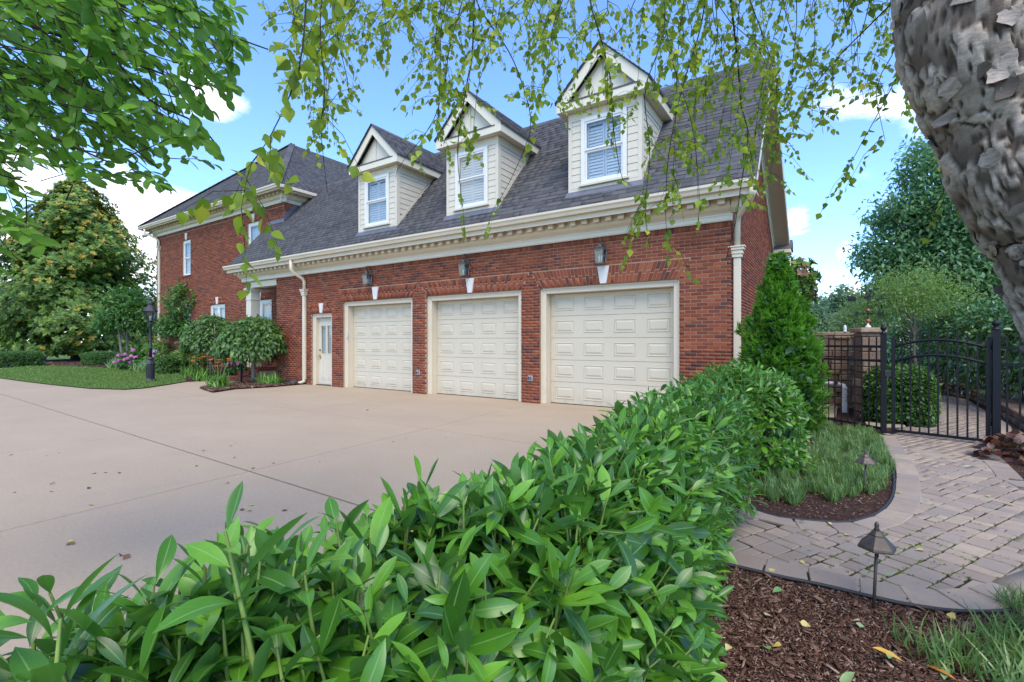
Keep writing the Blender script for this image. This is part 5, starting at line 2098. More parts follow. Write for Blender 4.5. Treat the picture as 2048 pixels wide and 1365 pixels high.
def flower_head(parent, c, r, mat, n=40):
    d = rnd_dirs(n)
    d = d[d[:, 2] > -.5]
    R = frames(np.cross(d, rnd_dirs(len(d))), d, r * .55 * rng.uniform(.8, 1.2, len(d)), np.full(len(d), 1.5))
    R2 = R
    batch("flower_head", FAR_T, rng.integers(0, 2, len(d)), R2, np.array(c) + d * r * .8 - R2[:, :, 1] * .5, mat, parent, None)


def hydrangea(label, b, rx, h, heads, nleaf=420):
    t_ = thing("hydrangea", label, "flowering shrub", tuple(b), "pink hydrangeas by the house")
    for k in range(5):
        a = k * 1.26
        MB().tube([b, b + Vector((math.cos(a) * rx * .5, math.sin(a) * rx * .4, h * .7))], [.018, .008], 5).build("stem", M_BARK, t_)
    P, N = ell_points(b + Vector((0, 0, h * .45)), (rx, rx * .8, h * .55), nleaf, .8, -.4)
    R, T = clump_leaves(P, N, 2, .05, .19, droop=.2, outw=.7)
    batch("foliage", MID_T, rng.integers(0, 2, len(T)), R, T, M_GREEN_L if h > 1 else M_GREEN_A, t_)
    for (dx, dz, m) in heads:
        c = Vector(b) + Vector((dx * RX, dx * RY, dz)) - Vector((FX, FY, 0)) * rx * .78
        flower_head(t_, c, .115, m, 60)


hydrangea("hydrangea with a thick mass of pink heads just left of the lamp post shaft", gp(272, 741), .85, 1.0, [(-.45, .42, M_PINK), (-.25, .5, M_PINK), (-.05, .55, M_PINK), (.15, .62, M_PINK), (.0, .8, M_PINK), (.3, .72, M_PINK), (-.3, .74, M_PINK), (.38, 1.0, M_PINK), (-.1, .36, M_PINK), (.25, .45, M_PINK), (.5, .66, M_PINK)])
hydrangea("tall pale green hydrangea against the house, few flowers, right of the lamp post", gp(318, 740), .95, 1.35, [(.15, .86, M_PINK), (.35, .93, M_BLUEF), (.25, .70, M_PINK)])
hydrangea("hydrangea with two pink heads under the young maple", gp(376, 745), .8, 1.05, [(.1, .52, M_PINK), (.35, .60, M_PINK)])
hydrangea("hydrangea with magenta heads behind the porch railing", Vector((-18.75, 9.55, 0)), .5, .98, [(-.2, .55, M_PINK), (-.05, .74, M_PINK), (.12, .78, M_PINK), (-.25, .82, M_PINK), (.0, .62, M_PINK), (.2, .6, M_PINK)], 180)
for i, (px, py, nm, fm) in enumerate([(437, 777, "daylily clump with orange flowers at the corner of the front walk", M_ORANGE), (378, 756, "daylily clump with yellow flowers at the edge of the lawn", M_YELLOW), (405, 762, "daylily clump with salmon flowers behind the front walk", M_ORANGE)]):
    b = gp(px, py)
    t_ = grass_clump("daylily", nm, "flower", b, .62, .46, 150, M_DAYLILY, "daylilies by the front walk", 1.0)
    for k in range(7):
        a = rng.uniform(0, 2 * PI)
        c = b + Vector((math.cos(a) * .3, math.sin(a) * .3, rng.uniform(.62, .92)))
        MB().tube([b, b.lerp(c, .6) + Vector((0, 0, .08)), c], .006, 4).build("flower_stalk", M_DAYLILY, t_)
        R = frames(np.column_stack([np.cos(np.arange(6) * 1.05), np.sin(np.arange(6) * 1.05), np.full(6, .7)]), np.tile([0, 0, 1.], (6, 1)), np.full(6, .10), np.full(6, 1.2))
        batch("flower", MID_T, rng.integers(0, 2, 6), R, np.tile(np.array(c), (6, 1)), fm, t_, None)
for px, py, lab in [(549, 770, "small grass tuft beside the drain boot in the porch bed"), (530, 768, "low green tuft under the umbrella tree by the brick steps")]:
    grass_clump("ornamental_grass", lab, "grass", gp(px, py), .55, .38, 110, M_DAYLILY, "grass tufts in the porch bed")
for i, (px, py) in enumerate([(240, 738), (262, 740), (287, 742), (302, 744)]):
    grass_clump("ornamental_grass", ("arching grass tuft next to the rounded box shrub", "second arching grass tuft from the rounded box shrub", "arching grass tuft left of the lamp post pedestal", "arching grass tuft behind the lamp post pedestal")[i], "grass", gp(px, py), 1.1, .62, 170, M_LIRIOPE, "grass tufts edging the lawn", 1.1)

# ================================================================= FENCE, GATE, PIER
P0, P1 = gp(1767, 870), gp(1992, 897)
GH = 1.60


def post(name, p, h, w, parent, ball=True):
    m = MB().box(p.x - w / 2, p.x + w / 2, p.y - w / 2, p.y + w / 2, 0, h)
    o = m.build(name, M_IRON, parent, bevel=.004)
    if ball:
        MB().lathe((p.x, p.y, h), [(w * .62, 0), (w * .62, .012), (w * .3, .03), (w * .25, .045), (w * .5, .07), (w * .55, .09), (w * .45, .115), (.002, .135)], 12).build("finial", M_IRON, o, True)
    return o


gt = thing("garden_gate", "black iron garden gate with arched top across the paver path", "gate", tuple(P0))
post("gate_post", P0, 1.56, .075, gt)
post("gate_post", P1, 1.60, .082, gt)
gd = (P1 - P0)
gl_ = gd.length
gd.normalize()
A, B = P0 + gd * .12, P1 - gd * .075
for p in (A, B):
    MB().box(p.x - .022, p.x + .022, p.y - .022, p.y + .022, .05, 1.50).build("stile", M_IRON, gt)
MB().bar(A + Vector((0, 0, .09)), B + Vector((0, 0, .09)), .034, .036).build("bottom_rail", M_IRON, gt)


def arch(t, base, rise):
    return base + rise * math.sin(PI * (.12 + .76 * t)) - rise * math.sin(PI * .12)


for base, nm in ((1.36, "top_rail"), (1.14, "middle_rail")):
    MB().tube([A.lerp(B, t) + Vector((0, 0, arch(t, base, .17))) for t in np.linspace(0, 1, 15)], .019, 4).build(nm, M_IRON, gt)
n = 10
for k in range(1, n):
    p = A.lerp(B, k / n)
    zt = arch(k / n, 1.50, .17)
    MB().box(p.x - .0095, p.x + .0095, p.y - .0095, p.y + .0095, .09, zt).build("picket", M_IRON, gt)
lt = P0 + gd * .06
MB().box(lt.x - .05, lt.x + .06, lt.y - .03, lt.y + .03, .90, 1.0).build("latch", M_BLACKP, gt, bevel=.008)
for hz in (.30, 1.33):
    h_ = P1 - gd * .05
    MB().tube([h_ + Vector((0, 0, hz)), h_ + Vector((0, 0, hz + .10))], .018, 8).build("hinge", M_IRON, gt, True)


def fence(label, a, b, n, zr=(1.36, 1.14, .10), zt=1.52, endpost=None):
    t_ = thing("iron_fence", label, "fence", tuple(a), "black iron fence panels")
    for z in zr:
        MB().bar(a + Vector((0, 0, z)), b + Vector((0, 0, z)), .032, .034).build("rail", M_IRON, t_)
    for k in range(n):
        p = a.lerp(b, (k + .5) / n)
        o = MB().box(p.x - .0095, p.x + .0095, p.y - .0095, p.y + .0095, .04, zt)
        o.build("picket", M_IRON, t_)
    if endpost is not None:
        post("post", endpost, 1.56, .07, t_)
    return t_


fL = Vector((-.75, 10.75, 0))
fence("black iron fence panel between the gate and the house corner, before the stone wall", P0 - gd * .04, fL, 16)
fR = P1 + Vector((1.9, -.42, 0))
fence("black iron fence panel right of the gate before the broadleaf hedge", P1 + gd * .045, fR, 16, endpost=fR)

# stone pier, stone wall
pr_f = 8.72
pc = W((1736 - 1024) / 960 * pr_f, pr_f)
th = thing("stone_pier", "tan split stone pier with slab cap left of the gate", "pier", tuple(pc))


def stone_course(parent, o, ux, uy, length, depth, z0, z1, lens, faces=1, jit=.012):
    """a row of split stones along ux, uy points back into the wall"""
    s = 0
    while s < length - .02:
        l = float(rng.uniform(*lens))
        if s + l > length - .09:
            l = length - s
        g = .006
        a, b = s + g, s + l - g
        jf = rng.normal(0, jit)
        c = []
        for z in (z0 + .004, z1 - .004):
            for (u_, v_) in ((a, jf), (b, jf), (b, depth), (a, depth)):
                p = o + ux * u_ + uy * v_
                c.append((p.x + rng.normal(0, .004), p.y + rng.normal(0, .004), z + rng.normal(0, .003)))
        me = bpy.data.meshes.new("stone")
        me.from_pydata(c, [], [(0, 3, 2, 1), (4, 5, 6, 7), (0, 1, 5, 4), (1, 2, 6, 5), (2, 3, 7, 6), (3, 0, 4, 7)])
        me.materials.append(M_STONE)
        bevel_mesh(me, .014)
        place("stone", me, parent)
        s += l


ux, uy = Vector((RX, RY, 0)), Vector((FX, FY, 0))
ux = (ux * .97 - uy * .2).normalized()
uy = Vector((-ux.y, ux.x, 0))
pw = .35
z = 0
ci = 0
while z < 1.60:
    hh = float(rng.choice([.12, .15, .16, .10]))
    z1 = min(z + hh, 1.60)
    stone_course(th, pc - ux * pw / 2 - uy * pw / 2 + ux * rng.normal(0, .006), ux, uy, pw, pw, z, z1, (.36, .5) if ci % 3 else (.15, .2))
    z = z1
    ci += 1
cp = MB().hexa(*[[tuple(pc + ux * sx * w_ + uy * sy * w_ + Vector((0, 0, zz_))) for sx, sy in ((-1, -1), (1, -1), (1, 1), (-1, 1))] for w_, zz_ in ((.215, 1.602), (.205, 1.69))])
cp.build("cap", M_STONE, th, bevel=.02)
wo = W((1560 - 1024) / 960 * 10.6, 10.6)
we = W((1712 - 1024) / 960 * 10.2, 10.2)
wux = (we - wo)
wl_ = wux.length
wux.normalize()
wuy = Vector((-wux.y, wux.x, 0))
tw = thing("stone_wall", "brown stacked stone garden wall behind the iron fence", "wall", tuple(wo))
z = 0
while z < 1.56:
    z1 = min(z + float(rng.choice([.10, .13, .15])), 1.56)
    stone_course(tw, wo, wux, wuy, wl_, .30, z, z1, (.16, .42), jit=.018)
    z = z1
stone_course(tw, wo - wuy * .03, wux, wuy, wl_, .38, 1.562, 1.65, (.28, .36), jit=.008)
# return of the wall behind the pier
ro = we
rux = (pc + uy * .2 - we)
rl_ = rux.length
rux.normalize()
z = 0
while z < 1.56:
    z1 = min(z + .14, 1.56)
    stone_course(tw, we - wuy * .0, rux, Vector((-rux.y, rux.x, 0)), max(rl_, .3), .25, z, z1, (.2, .45), jit=.015)
    z = z1
stone_course(tw, we, rux, Vector((-rux.y, rux.x, 0)), max(rl_, .3), .3, 1.562, 1.66, (.3, .4), jit=.006)
b = wo.lerp(we, .86)
MB().lathe((b.x, b.y, 1.65), [(.035, 0), (.03, .03), (.03, .09), (.022, .12), (.01, .14)], 10).build("spigot_cap", M_PVC)
tag(bpy.data.objects["spigot_cap"], "small white cap standing on top of the stone wall", "cap")

# weather vane on the pier
vz = 1.69
vt = thing("weather_vane", "black weather vane with copper balls and letters on the stone pier", "weather vane", (pc.x, pc.y, vz))
R3 = Matrix(((ux.x, uy.x, 0), (ux.y, uy.y, 0), (0, 0, 1)))


def vpt(x, z, y=0):
    return Vector((pc.x, pc.y, vz)) + ux * x + uy * y + Vector((0, 0, z))


MB().lathe(vpt(0, 0), [(.05, 0), (.045, .03), (.02, .05), (.012, .09)], 10).build("base", M_PVC, vt, True)
MB().tube([vpt(0, .05), vpt(0, .60)], .0085, 8).build("rod", M_IRON, vt)
MB().lathe(vpt(0, .085), [(.002, 0), (.03, .012), (.044, .04), (.03, .068), (.002, .08)], 14).build("copper_ball", M_COPPER, vt, True)
MB().lathe(vpt(0, .285), [(.002, 0), (.026, .01), (.038, .032), (.026, .055), (.002, .065)], 14).build("copper_ball", M_COPPER, vt, True)
MB().bar(vpt(-.17, .255), vpt(.17, .255), .012).build("direction_arm", M_IRON, vt)
MB().bar(vpt(0, .255, -.17), vpt(0, .255, .17), .012).build("direction_arm", M_IRON, vt)
MB().bar(vpt(-.31, .525), vpt(.24, .525), .010).build("arrow_shaft", M_IRON, vt)
MB().prism([vpt(-.34, .48), vpt(-.21, .48), vpt(-.18, .52), vpt(-.21, .575), vpt(-.34, .585), vpt(-.31, .53)], uy * .008).build("arrow_tail", M_IRON, vt)
MB().prism([vpt(.21, .505), vpt(.30, .528), vpt(.21, .55)], uy * .008).build("arrow_head", M_IRON, vt)


def strokes(name, segs, w=.019, mat=None, dy=0.):
    m = MB()
    for k, (x0, z0, x1, z1) in enumerate(segs):
        m.bar(vpt(x0, z0, dy + .0004 * k), vpt(x1, z1, dy + .0004 * k), w, .010, up=tuple(uy))
    m.build(name, mat or M_IRON, vt)


# E seen from behind, W to the right
strokes("letter_e", [(-.17, .215, -.17, .295), (-.235, .22, -.17, .22), (-.225, .255, -.17, .255), (-.235, .29, -.17, .29)])
strokes("letter_w", [(.16, .295, .18, .215), (.18, .215, .20, .285), (.20, .285, .22, .215), (.22, .215, .24, .295)])
# the interlocked N and D above the arrow
strokes("letter_n", [(-.035, .54, -.035, .68), (.035, .54, .035, .68), (-.035, .675, .035, .545), (-.055, .54, -.015, .54), (-.055, .68, -.015, .68), (.015, .68, .055, .68)], .016)
strokes("letter_d", [(-.10, .56, -.10, .66), (-.13, .56, .06, .56), (-.13, .66, .06, .66), (.06, .66, .095, .635), (.095, .635, .10, .61), (.10, .61, .095, .585), (.095, .585, .06, .56)], .016, dy=.014)

# white drain pipe and stone slab behind the fence
pp = thing("drain_pipe", "white plastic drain pipe frame standing before the stone wall", "pipe", tuple(W(6.2, 9.6)))


def bh(px, py, f):
    return at(px, py, f)


MB().tube([bh(1600, 763, 9.8), bh(1634, 764, 9.8), bh(1676, 768, 9.75), bh(1688, 771, 9.7), bh(1692, 782, 9.6)], .037, 10).build("pipe", M_PVC, pp, True)
MB().tube([bh(1645, 766, 9.8), W((1645 - 1024) / 960 * 9.8, 9.8, .02)], .025, 8).build("leg", M_PVC, pp, True)
c = MB()
for k in range(7):
    q = bh(1690, 776 + k * 4, 9.6)
    c.lathe(q, [(.058, -.018), (.07, -.008), (.07, .008), (.058, .018)], 10)
c.build("corrugated_hose", M_PVC, pp, True)
q0 = bh(1690, 800, 9.6)
MB().box(q0.x - .05, q0.x + .05, q0.y - .05, q0.y + .05, .02, q0.z).build("downpipe", M_PVC, pp, bevel=.01)
MB().tube([bh(1668, 764, 9.76), bh(1672, 769, 9.74)], .048, 10).build("clamp", M_BLACKP, pp)
M_SLAB = mat_plain("sand_stone", (.36, .30, .20), .85, var=.2, scale=8)
q = [gp(1610, 840), gp(1672, 838), gp(1677, 806), gp(1612, 804)]
MB().prism([(p.x, p.y, .022) for p in q], (0, 0, .03)).build("stepping_stone", M_SLAB, bevel=.01)
tag(bpy.data.objects["stepping_stone"], "sandy stone slab lying behind the fence left of the pier", "stepping stone")
q = [gp(1735, 859), gp(1812, 859), gp(1806, 848), gp(1730, 849)]
MB().prism([(p.x, p.y, .022) for p in q], (0, 0, .03)).build("edge_stone", M_SLAB, bevel=.008)
tag(bpy.data.objects["edge_stone"], "yellowish stone strip at the foot of the round box shrub", "edging")

boxwood("round box shrub inside the gate beside the stone pier", gp(1797, 848), .47, .47, .98, 3400)

# retaining edge on the right of the path beyond the gate
rw_px = [(1868, 778), (1905, 792), (1940, 801), (1985, 826), (2030, 855), (2085, 892)]
rwp = [gp(*p) + Vector((.05, .1, 0)) for p in rw_px]
L = smooth_line(rwp, .34)
tr = thing("retaining_wall", "low tan block retaining edge along the right of the path", "wall", tuple(rwp[0]))
for i in range(len(L) - 1):
    u_ = (L[i + 1] - L[i])
    l = u_.length
    u_.normalize()
    n_ = Vector((u_.y, -u_.x, 0))
    if n_.dot(Vector((1, 0, 0))) < 0:
        n_ = -n_
    uu_ = u_
    for (z0, z1, dd) in ((0, .10, .0), (.102, .20, .03)):
        stone_course(tr, L[i] + n_ * dd, uu_, n_, l, .22, z0, z1, (l, l), jit=.006)
    stone_course(tr, L[i] - n_ * .01, uu_, n_, l, .30, .202, .265, (l, l), jit=.004)
ss = thing("garden_steps", "low stone steps at the far end of the garden path", "steps", tuple(gp(1855, 776)))
for k in range(2):
    f = 17.2 + k * .9
    MB().prism([W((1838 - 1024) / 960 * f, f, .02 + k * .17), W((1885 - 1024) / 960 * f, f, .02 + k * .17), W((1890 - 1024) / 960 * f, f + .9, .02 + k * .17), W((1836 - 1024) / 960 * f, f + .9, .02 + k * .17)], (0, 0, .17)).build("tread", M_STONE, ss, bevel=.02)

# broadleaf hedge on the bank to the right
hc_ = [(13.1, 14.9, 1.05, 2.3), (12.2, 12.6, 1.2, 2.35), (11.3, 10.6, 1.25, 2.3), (10.6, 8.8, 1.2, 2.25), (10.2, 7.0, 1.2, 2.2)]
sk_mesh = [tmpl_mesh("leaf", t, M_SKIP) for t in MID_T]
for i, (r_, f_, w_, h_) in enumerate(hc_):
    b = W(r_, f_, .1)
    t_ = thing("hedge_shrub", ("glossy broadleaf hedge shrub farthest down the path", "second glossy hedge shrub from the path end", "glossy hedge shrub seen over the gate hinge post", "glossy hedge shrub behind the birch trunk foot", "glossy hedge shrub past the picture edge on the right")[i], "shrub", tuple(b), "broadleaf hedge right of the path")
    limbs(t_, b, b + Vector((0, 0, h_ * .6)), .05, [], M_BARK)
    n = 900
    d = rnd_dirs(n * 2)
    d = d[d[:, 2] > -.6][:n]
    e = np.sign(d) * np.abs(d) ** .75
    P = np.array(b) + np.array([0, 0, h_ * .5]) + e * np.array([w_, w_, h_ * .5]) * rng.uniform(.75, 1.03, (len(d), 1))
    R, T = clump_leaves(P, unit(d), 7, .09, .125, droop=.35, outw=.6, jitter=.5)
    leafset(t_, R, T, MID_T, M_SKIP, "leaf", "foliage", 60, sk_mesh)

# banana plant, feathery tree, big tree, background trees on the right
b = gp(1852, 772)
bt = thing("banana_plant", "banana plant with broad drooping leaves behind the gate", "plant", tuple(b))
MB().tube([b, b + Vector((0, 0, .8)), b + Vector((0, 0, 1.1))], [.10, .08, .05], 10).build("stem", M_DAYLILY, bt, True)
BAN = [leaf_tmpl([(0, .02), (.1, .1), (.35, .19), (.7, .18), (.92, .09), (1, .01)], c, .25) for c in (.55, .9)]
bm = [tmpl_mesh("leaf", t, M_BANANA) for t in BAN]
for k, (a, el, s_) in enumerate([(3.7, .55, 1.4), (4.3, .2, 1.5), (5.0, .3, 1.4), (3.2, .9, 1.5), (2.6, .8, 1.3), (5.8, .9, 1.5), (0.3, 1.0, 1.4), (4.6, 1.1, 1.5), (1.2, 1.3, 1.3)]):
    d = np.array([[math.cos(a), math.sin(a), el]])
    R = frames(d, np.array([[0, 0, 1.]]), [s_])
    M = Matrix(np.vstack([np.hstack([R[0], np.array(b + Vector((0, 0, .85)))[:, None]]), [0, 0, 0, 1]]).tolist())
    piece("leaf", bm[k % 2], M, bt)
b = W((1832 - 1024) / 960 * 12.4, 12.4)
tree("feathery_tree", "light green feathery small tree over the gate", "tree", b, b + Vector((-.05, 0, 2.3)), .055, [(b + Vector((-.5, 0, 2.45)), (1.0, .9, .65)), (b + Vector((.45, 0, 2.5)), (.85, .8, .55)), (b + Vector((-.1, 0, 2.9)), (.85, .7, .4)), (b + Vector((-1.2, .3, 1.95)), (.7, .6, .4))], 520, 14, .085, M_GREEN_L, NARROW_T, bark=M_BARK_GREY, spread=.14, shell=.3, droop=0)
b = W((1885 - 1024) / 960 * 21, 21)
Zt = 10.6
tree("walnut_tree", "tall dark green tree rising right of the house behind the hedge", "tree", b, b + Vector((.3, 0, 8.0)), .26,
     [(b + Vector((-.4, 0, 9.0)), (1.1, 1.2, 1.5)), (b + Vector((-1.3, 0, 7.2)), (1.3, 1.3, .9)), (b + Vector((.6, 0, 6.6)), (2.0, 1.8, 1.6)), (b + Vector((-1.6, 0, 5.4)), (1.5, 1.5, 1.1)), (b + Vector((.5, 0, 4.6)), (2.6, 2.0, 1.6)), (b + Vector((-1.0, 0, 3.6)), (1.9, 1.6, 1.2)), (b + Vector((1.8, 0, 3.2)), (2.0, 1.8, 1.5))],
     2500, 14, .21, M_WALNUT, MID_T, spread=.27, shell=.4, droop=.4, bark=M_BARK_GREY, nlimb=26)
for i, (px, f, hw_, ytop, lab, m) in enumerate([(1612, 40, 2.0, 606, "far tree showing just right of the arborvitae", M_GREEN_HAZED), (1650, 48, 2.6, 592, "hazy far tree above the left end of the stone wall", M_GREEN_HAZED), (1688, 44, 1.5, 570, "narrow dark far tree left of the weather vane", M_GREEN_HAZED), (1735, 40, 2.4, 590, "far tree behind the weather vane", M_GREEN_HAZED), (1790, 44, 3.2, 560, "far tree behind the feathery tree", M_GREEN_HAZED), (1945, 42, 4.5, 540, "far tree behind the walnut tree", M_GREEN_HAZED), (2060, 36, 4.0, 520, "far tree behind the birch trunk", M_GREEN_HAZED)]):
    b = W((px - 1024) / 960 * f, f)
    ht = EYE + (682 - ytop) / 960 * f
    tree("background_tree", lab, "tree", b, b + Vector((0, 0, ht * .8)), .15, [(b + Vector((0, 0, ht * .45)), (hw_, hw_, ht * .42)), (b + Vector((0, 0, ht * .72)), (hw_ * .6, hw_ * .6, ht * .27))], 320, 10, .30, m, group="trees beyond the garden", spread=.3)
b = W((1596 - 1024) / 960 * 22, 22)
t_ = thing("magnolia_tree", "small rusty leaved magnolia top showing behind the rear corner of the house", "tree", tuple(b))
limbs(t_, b, b + Vector((0, 0, 5.0)), .10, [], M_BARK)
P, N = ell_points(b + Vector((.05, 0, 4.1)), (.78, .8, 1.25), 150, .4)
k = rng.random(len(P)) < .5
R, T = rosettes(P[k], N[k], 8, .26)
batch("crown", FAR_T, rng.integers(0, 2, len(T)), R, T, M_MAG_LEAF, t_)
R, T = rosettes(P[~k], N[~k], 8, .24)
batch("new_growth", FAR_T, rng.integers(0, 2, len(T)), R, T, M_FALLEN_B, t_)


def heuchera(label, b, r_, n):
    t_ = thing("heuchera", label, "plant", tuple(b), "purple leaved plants by the path")
    P, N = ell_points(b + Vector((0, 0, .08)), (r_, r_, .2), n, .7, -.1)
    T = P
    d = unit(N + rng.normal(0, .5, N.shape) + [0, 0, -.1])
    R = frames(d, unit(N * .4 + [0, 0, 1]), rng.uniform(.07, .12, len(T)), np.full(len(T), 2.0))
    leafset(t_, R, T, MID_T, M_HEUCH, "leaf", "foliage", 40)


heuchera("dark red leaved plant at the foot of the gate hinge post", gp(2022, 925), .30, 150)
heuchera("dark red leaved plant at the picture edge right of the gate", gp(2062, 915), .32, 120)
heuchera("dark red leaved plant at the far end of the path beside the steps", gp(1893, 792), .55, 120)

# ---- arborvitae
b = gp(1560, 882)
b = W((1556 - 1024) / 960 * 7.35, 7.35)
t_ = thing("arborvitae", "bright green conical arborvitae at the house corner", "evergreen", tuple(b))
limbs(t_, b, b + Vector((0, 0, 2.3)), .05, [], M_BARK)
n = 6200
zf = rng.random(n) ** .9
rr = np.interp(zf, [0, .08, .2, .42, .58, .70, .80, .92, 1], [.34, .42, .47, .46, .39, .29, .19, .10, .015])
az = rng.uniform(0, 2 * PI, n)
lump = 1 + .17 * np.sin(az * 3 + zf * 8) + .14 * np.sin(az * 6 - zf * 19) + .12 * np.sin(zf * 34 + az * 4)
off = np.where((rng.random(n) < .22), 1, 0)
zz2 = np.where(off, zf * 2.05, zf * 2.72)
rr = np.where(off, np.interp(zf, [0, .3, .6, .85, 1], [.3, .36, .33, .2, .03]), rr) * lump * (1 - .35 * rng.random(n) ** 2)
cx_ = b.x + off * (RX * .26)
cy_ = b.y + off * (RY * .26)
P = np.column_stack([cx_ + np.cos(az) * rr, cy_ + np.sin(az) * rr, .03 + zz2])
N = unit(np.column_stack([np.cos(az), np.sin(az), np.full(n, .9)]) + rng.normal(0, .2, (n, 3)))
fan = np.linspace(-.75, .75, 5)
X = unit(np.cross(N, np.array([0, 0, 1.])) * rng.choice([-1, 1], (n, 1)) + rng.normal(0, .5, (n, 3)))
O = np.repeat(N, 5, 0)
Xr = np.repeat(X, 5, 0)
a = np.tile(fan, n)[:, None]
d = O * np.cos(a) + Xr * np.sin(a)
R = frames(d, np.cross(O, Xr), np.repeat(rng.uniform(.06, .12, n), 5) * np.tile([.7, .9, 1.1, .9, .7], n))
batch("crown", NARROW_T, rng.integers(0, 2, n * 5), R, np.repeat(P, 5, 0), M_ARB, t_)
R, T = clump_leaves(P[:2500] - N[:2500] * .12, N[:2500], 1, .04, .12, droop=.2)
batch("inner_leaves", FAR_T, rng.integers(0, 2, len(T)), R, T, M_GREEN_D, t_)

# ================================================================= LAUREL HEDGE IN FRONT
laurel_mesh = [tmpl_mesh("leaf", t, M_LEAF_LAUREL) for t in LAUREL_T]
HL = [(-1.25, -.30, .30, 1.10), (-.78, .24, .30, 1.10), (-.32, .72, .29, 1.10), (.03, 1.15, .29, 1.085), (.34, 1.70, .29, 1.075), (.68, 2.4, .30, 1.08), (1.10, 3.2, .32, 1.08), (1.58, 3.95, .36, 1.08), (1.95, 4.5, .30, .88)]


def hedge_at(t):
    k = min(int(t), len(HL) - 2)
    u = t - k
    return [HL[k][i] * (1 - u) + HL[k + 1][i] * u for i in range(4)] + [HL[k + 1][0] - HL[k][0], HL[k + 1][1] - HL[k][1]]


def laurel(label, spots, dens, leaf_len, nlow=.12, group="laurel shrubs of the front hedge", woods=16, parts=300):
    """spots: function -> (base r,f), surface point and outward direction for n random shoots"""
    ctr, P, N = spots(dens)
    t_ = thing("laurel_shrub", label, "shrub", tuple(ctr), group)
    n = len(P)
    up = np.array([0, 0, 1.])
    ax = unit(N * rng.uniform(.35, .9, (n, 1)) + up * rng.uniform(.42, .95, (n, 1)) + rng.normal(0, .22, (n, 3)))
    L = rng.uniform(.16, .30, n)
    per = 12
    k = np.tile(np.arange(per), n)
    O = np.repeat(ax, per, 0)
    X = unit(np.cross(O, np.array([.37, .91, .13])))
    Y = np.cross(O, X)
    ph = np.repeat(rng.uniform(0, 6.28, n), per) + k * 2.39996
    side = X * np.cos(ph)[:, None] + Y * np.sin(ph)[:, None]
    s = k / (per - 1.0)
    th = np.radians(84 - 50 * s ** 1.5) + rng.normal(0, .16, len(s))
    d = O * np.cos(th)[:, None] + side * np.sin(th)[:, None] + up * (-.12) * (1 - s)[:, None]
    T = np.repeat(P, per, 0) - O * (np.repeat(L, per) * (1 - s))[:, None] + side * .004
    nr = O - d * np.sum(O * d, 1, keepdims=True) + rng.normal(0, .18, d.shape)
    sz = leaf_len * rng.uniform(.6, 1.2, len(s)) * (1 - .42 * s ** 3) * np.repeat(rng.uniform(.85, 1.12, n), per)
    R = frames(d, nr, sz, rng.uniform(.88, 1.2, len(s)))
    tip = T + R[:, :, 1]
    ff_ = np.minimum((T - EYEV) @ FWV, (tip - EYEV) @ FWV)
    dist = np.minimum(np.linalg.norm(T - EYEV, axis=1), np.linalg.norm(tip - EYEV, axis=1))
    keep = (dist > .40) & (T[:, 2] > .04) & (rng.random(len(s)) < .93)
    leafset(t_, R[keep], T[keep], LAUREL_T, M_LEAF_LAUREL, "leaf", "foliage", parts, laurel_mesh)
    m = MB()
    for i in range(n):
        if np.linalg.norm(P[i] - EYEV) < .40:
            continue
        m.tube([Vector(P[i] - ax[i] * L[i] * 1.25), Vector(P[i] - ax[i] * L[i] * .5), Vector(P[i])], [.0042, .0036, .0018], 5, False)
    m.build("shoots", M_LAUREL_STEM, t_, True, kind="stuff")
    m = MB()
    for i in rng.choice(n, min(n, woods * 4), replace=False):
        b = Vector((ctr.x + rng.normal(0, .10), ctr.y + rng.normal(0, .10), 0))
        e = Vector(P[i] - ax[i] * L[i])
        if e.z < .25:
            continue
        mid = b.lerp(e, .55) + Vector((0, 0, .08))
        m.tube([b, b.lerp(mid, .5) + Vector((0, 0, .05)), mid, e], [.011, .009, .006, .004], 5, False)
    m.build("woody_stems", M_LAUREL_WOOD, t_, True, kind="stuff")
    return t_


def row_spots(t0, t1):
    def f(n):
        P, N = [], []
        for _ in range(n):
            t = rng.uniform(t0, t1)
            r, ff, w, h, dr, df = hedge_at(t)
            ln = math.hypot(dr, df)
            nr, nf = df / ln, -dr / ln           # to the right of the row
            if rng.random() < .45:
                q = rng.uniform(-.55, .55)       # top
                off, z = q * w * 1.1, h - .10 * abs(q) + rng.normal(0, .035)
                on, oz = q * .6, 1.0
            else:
                sg = 1 if rng.random() < .68 else -1
                zq = rng.random() ** .75
                off = sg * w * (1.0 - .28 * zq ** 3 - .22 * (1 - zq) ** 3) + rng.normal(0, .035)
                z = .14 + (h - .2) * zq
                on, oz = sg * 1.0, .25
            p = W(r + nr * off, ff + nf * off, z)
            nn = W(nr * on, nf * on, oz)
            P.append(p)
            N.append(nn)
        r, ff, w, h, _, _ = hedge_at((t0 + t1) / 2)
        return W(r, ff), np.array([vec(p) for p in P]), unit(np.array([vec(p) for p in N]))
    return f


def mound_spots(r, f_, w, h):
    def f(n):
        d = rnd_dirs(n * 3)
        d = d[d[:, 2] > -.35][:n]
        e = np.sign(d) * np.abs(d) ** .8
        c = np.array(W(r, f_, h * .42))
        P = c + (e[:, 0:1] * np.array([RX, RY, 0]) * w + e[:, 1:2] * np.array([FX, FY, 0]) * w + e[:, 2:3] * np.array([0, 0, 1.]) * h * .56)
        P[:, 2] = np.maximum(P[:, 2], .1)
        return W(r, f_), P, unit(d)
    return f


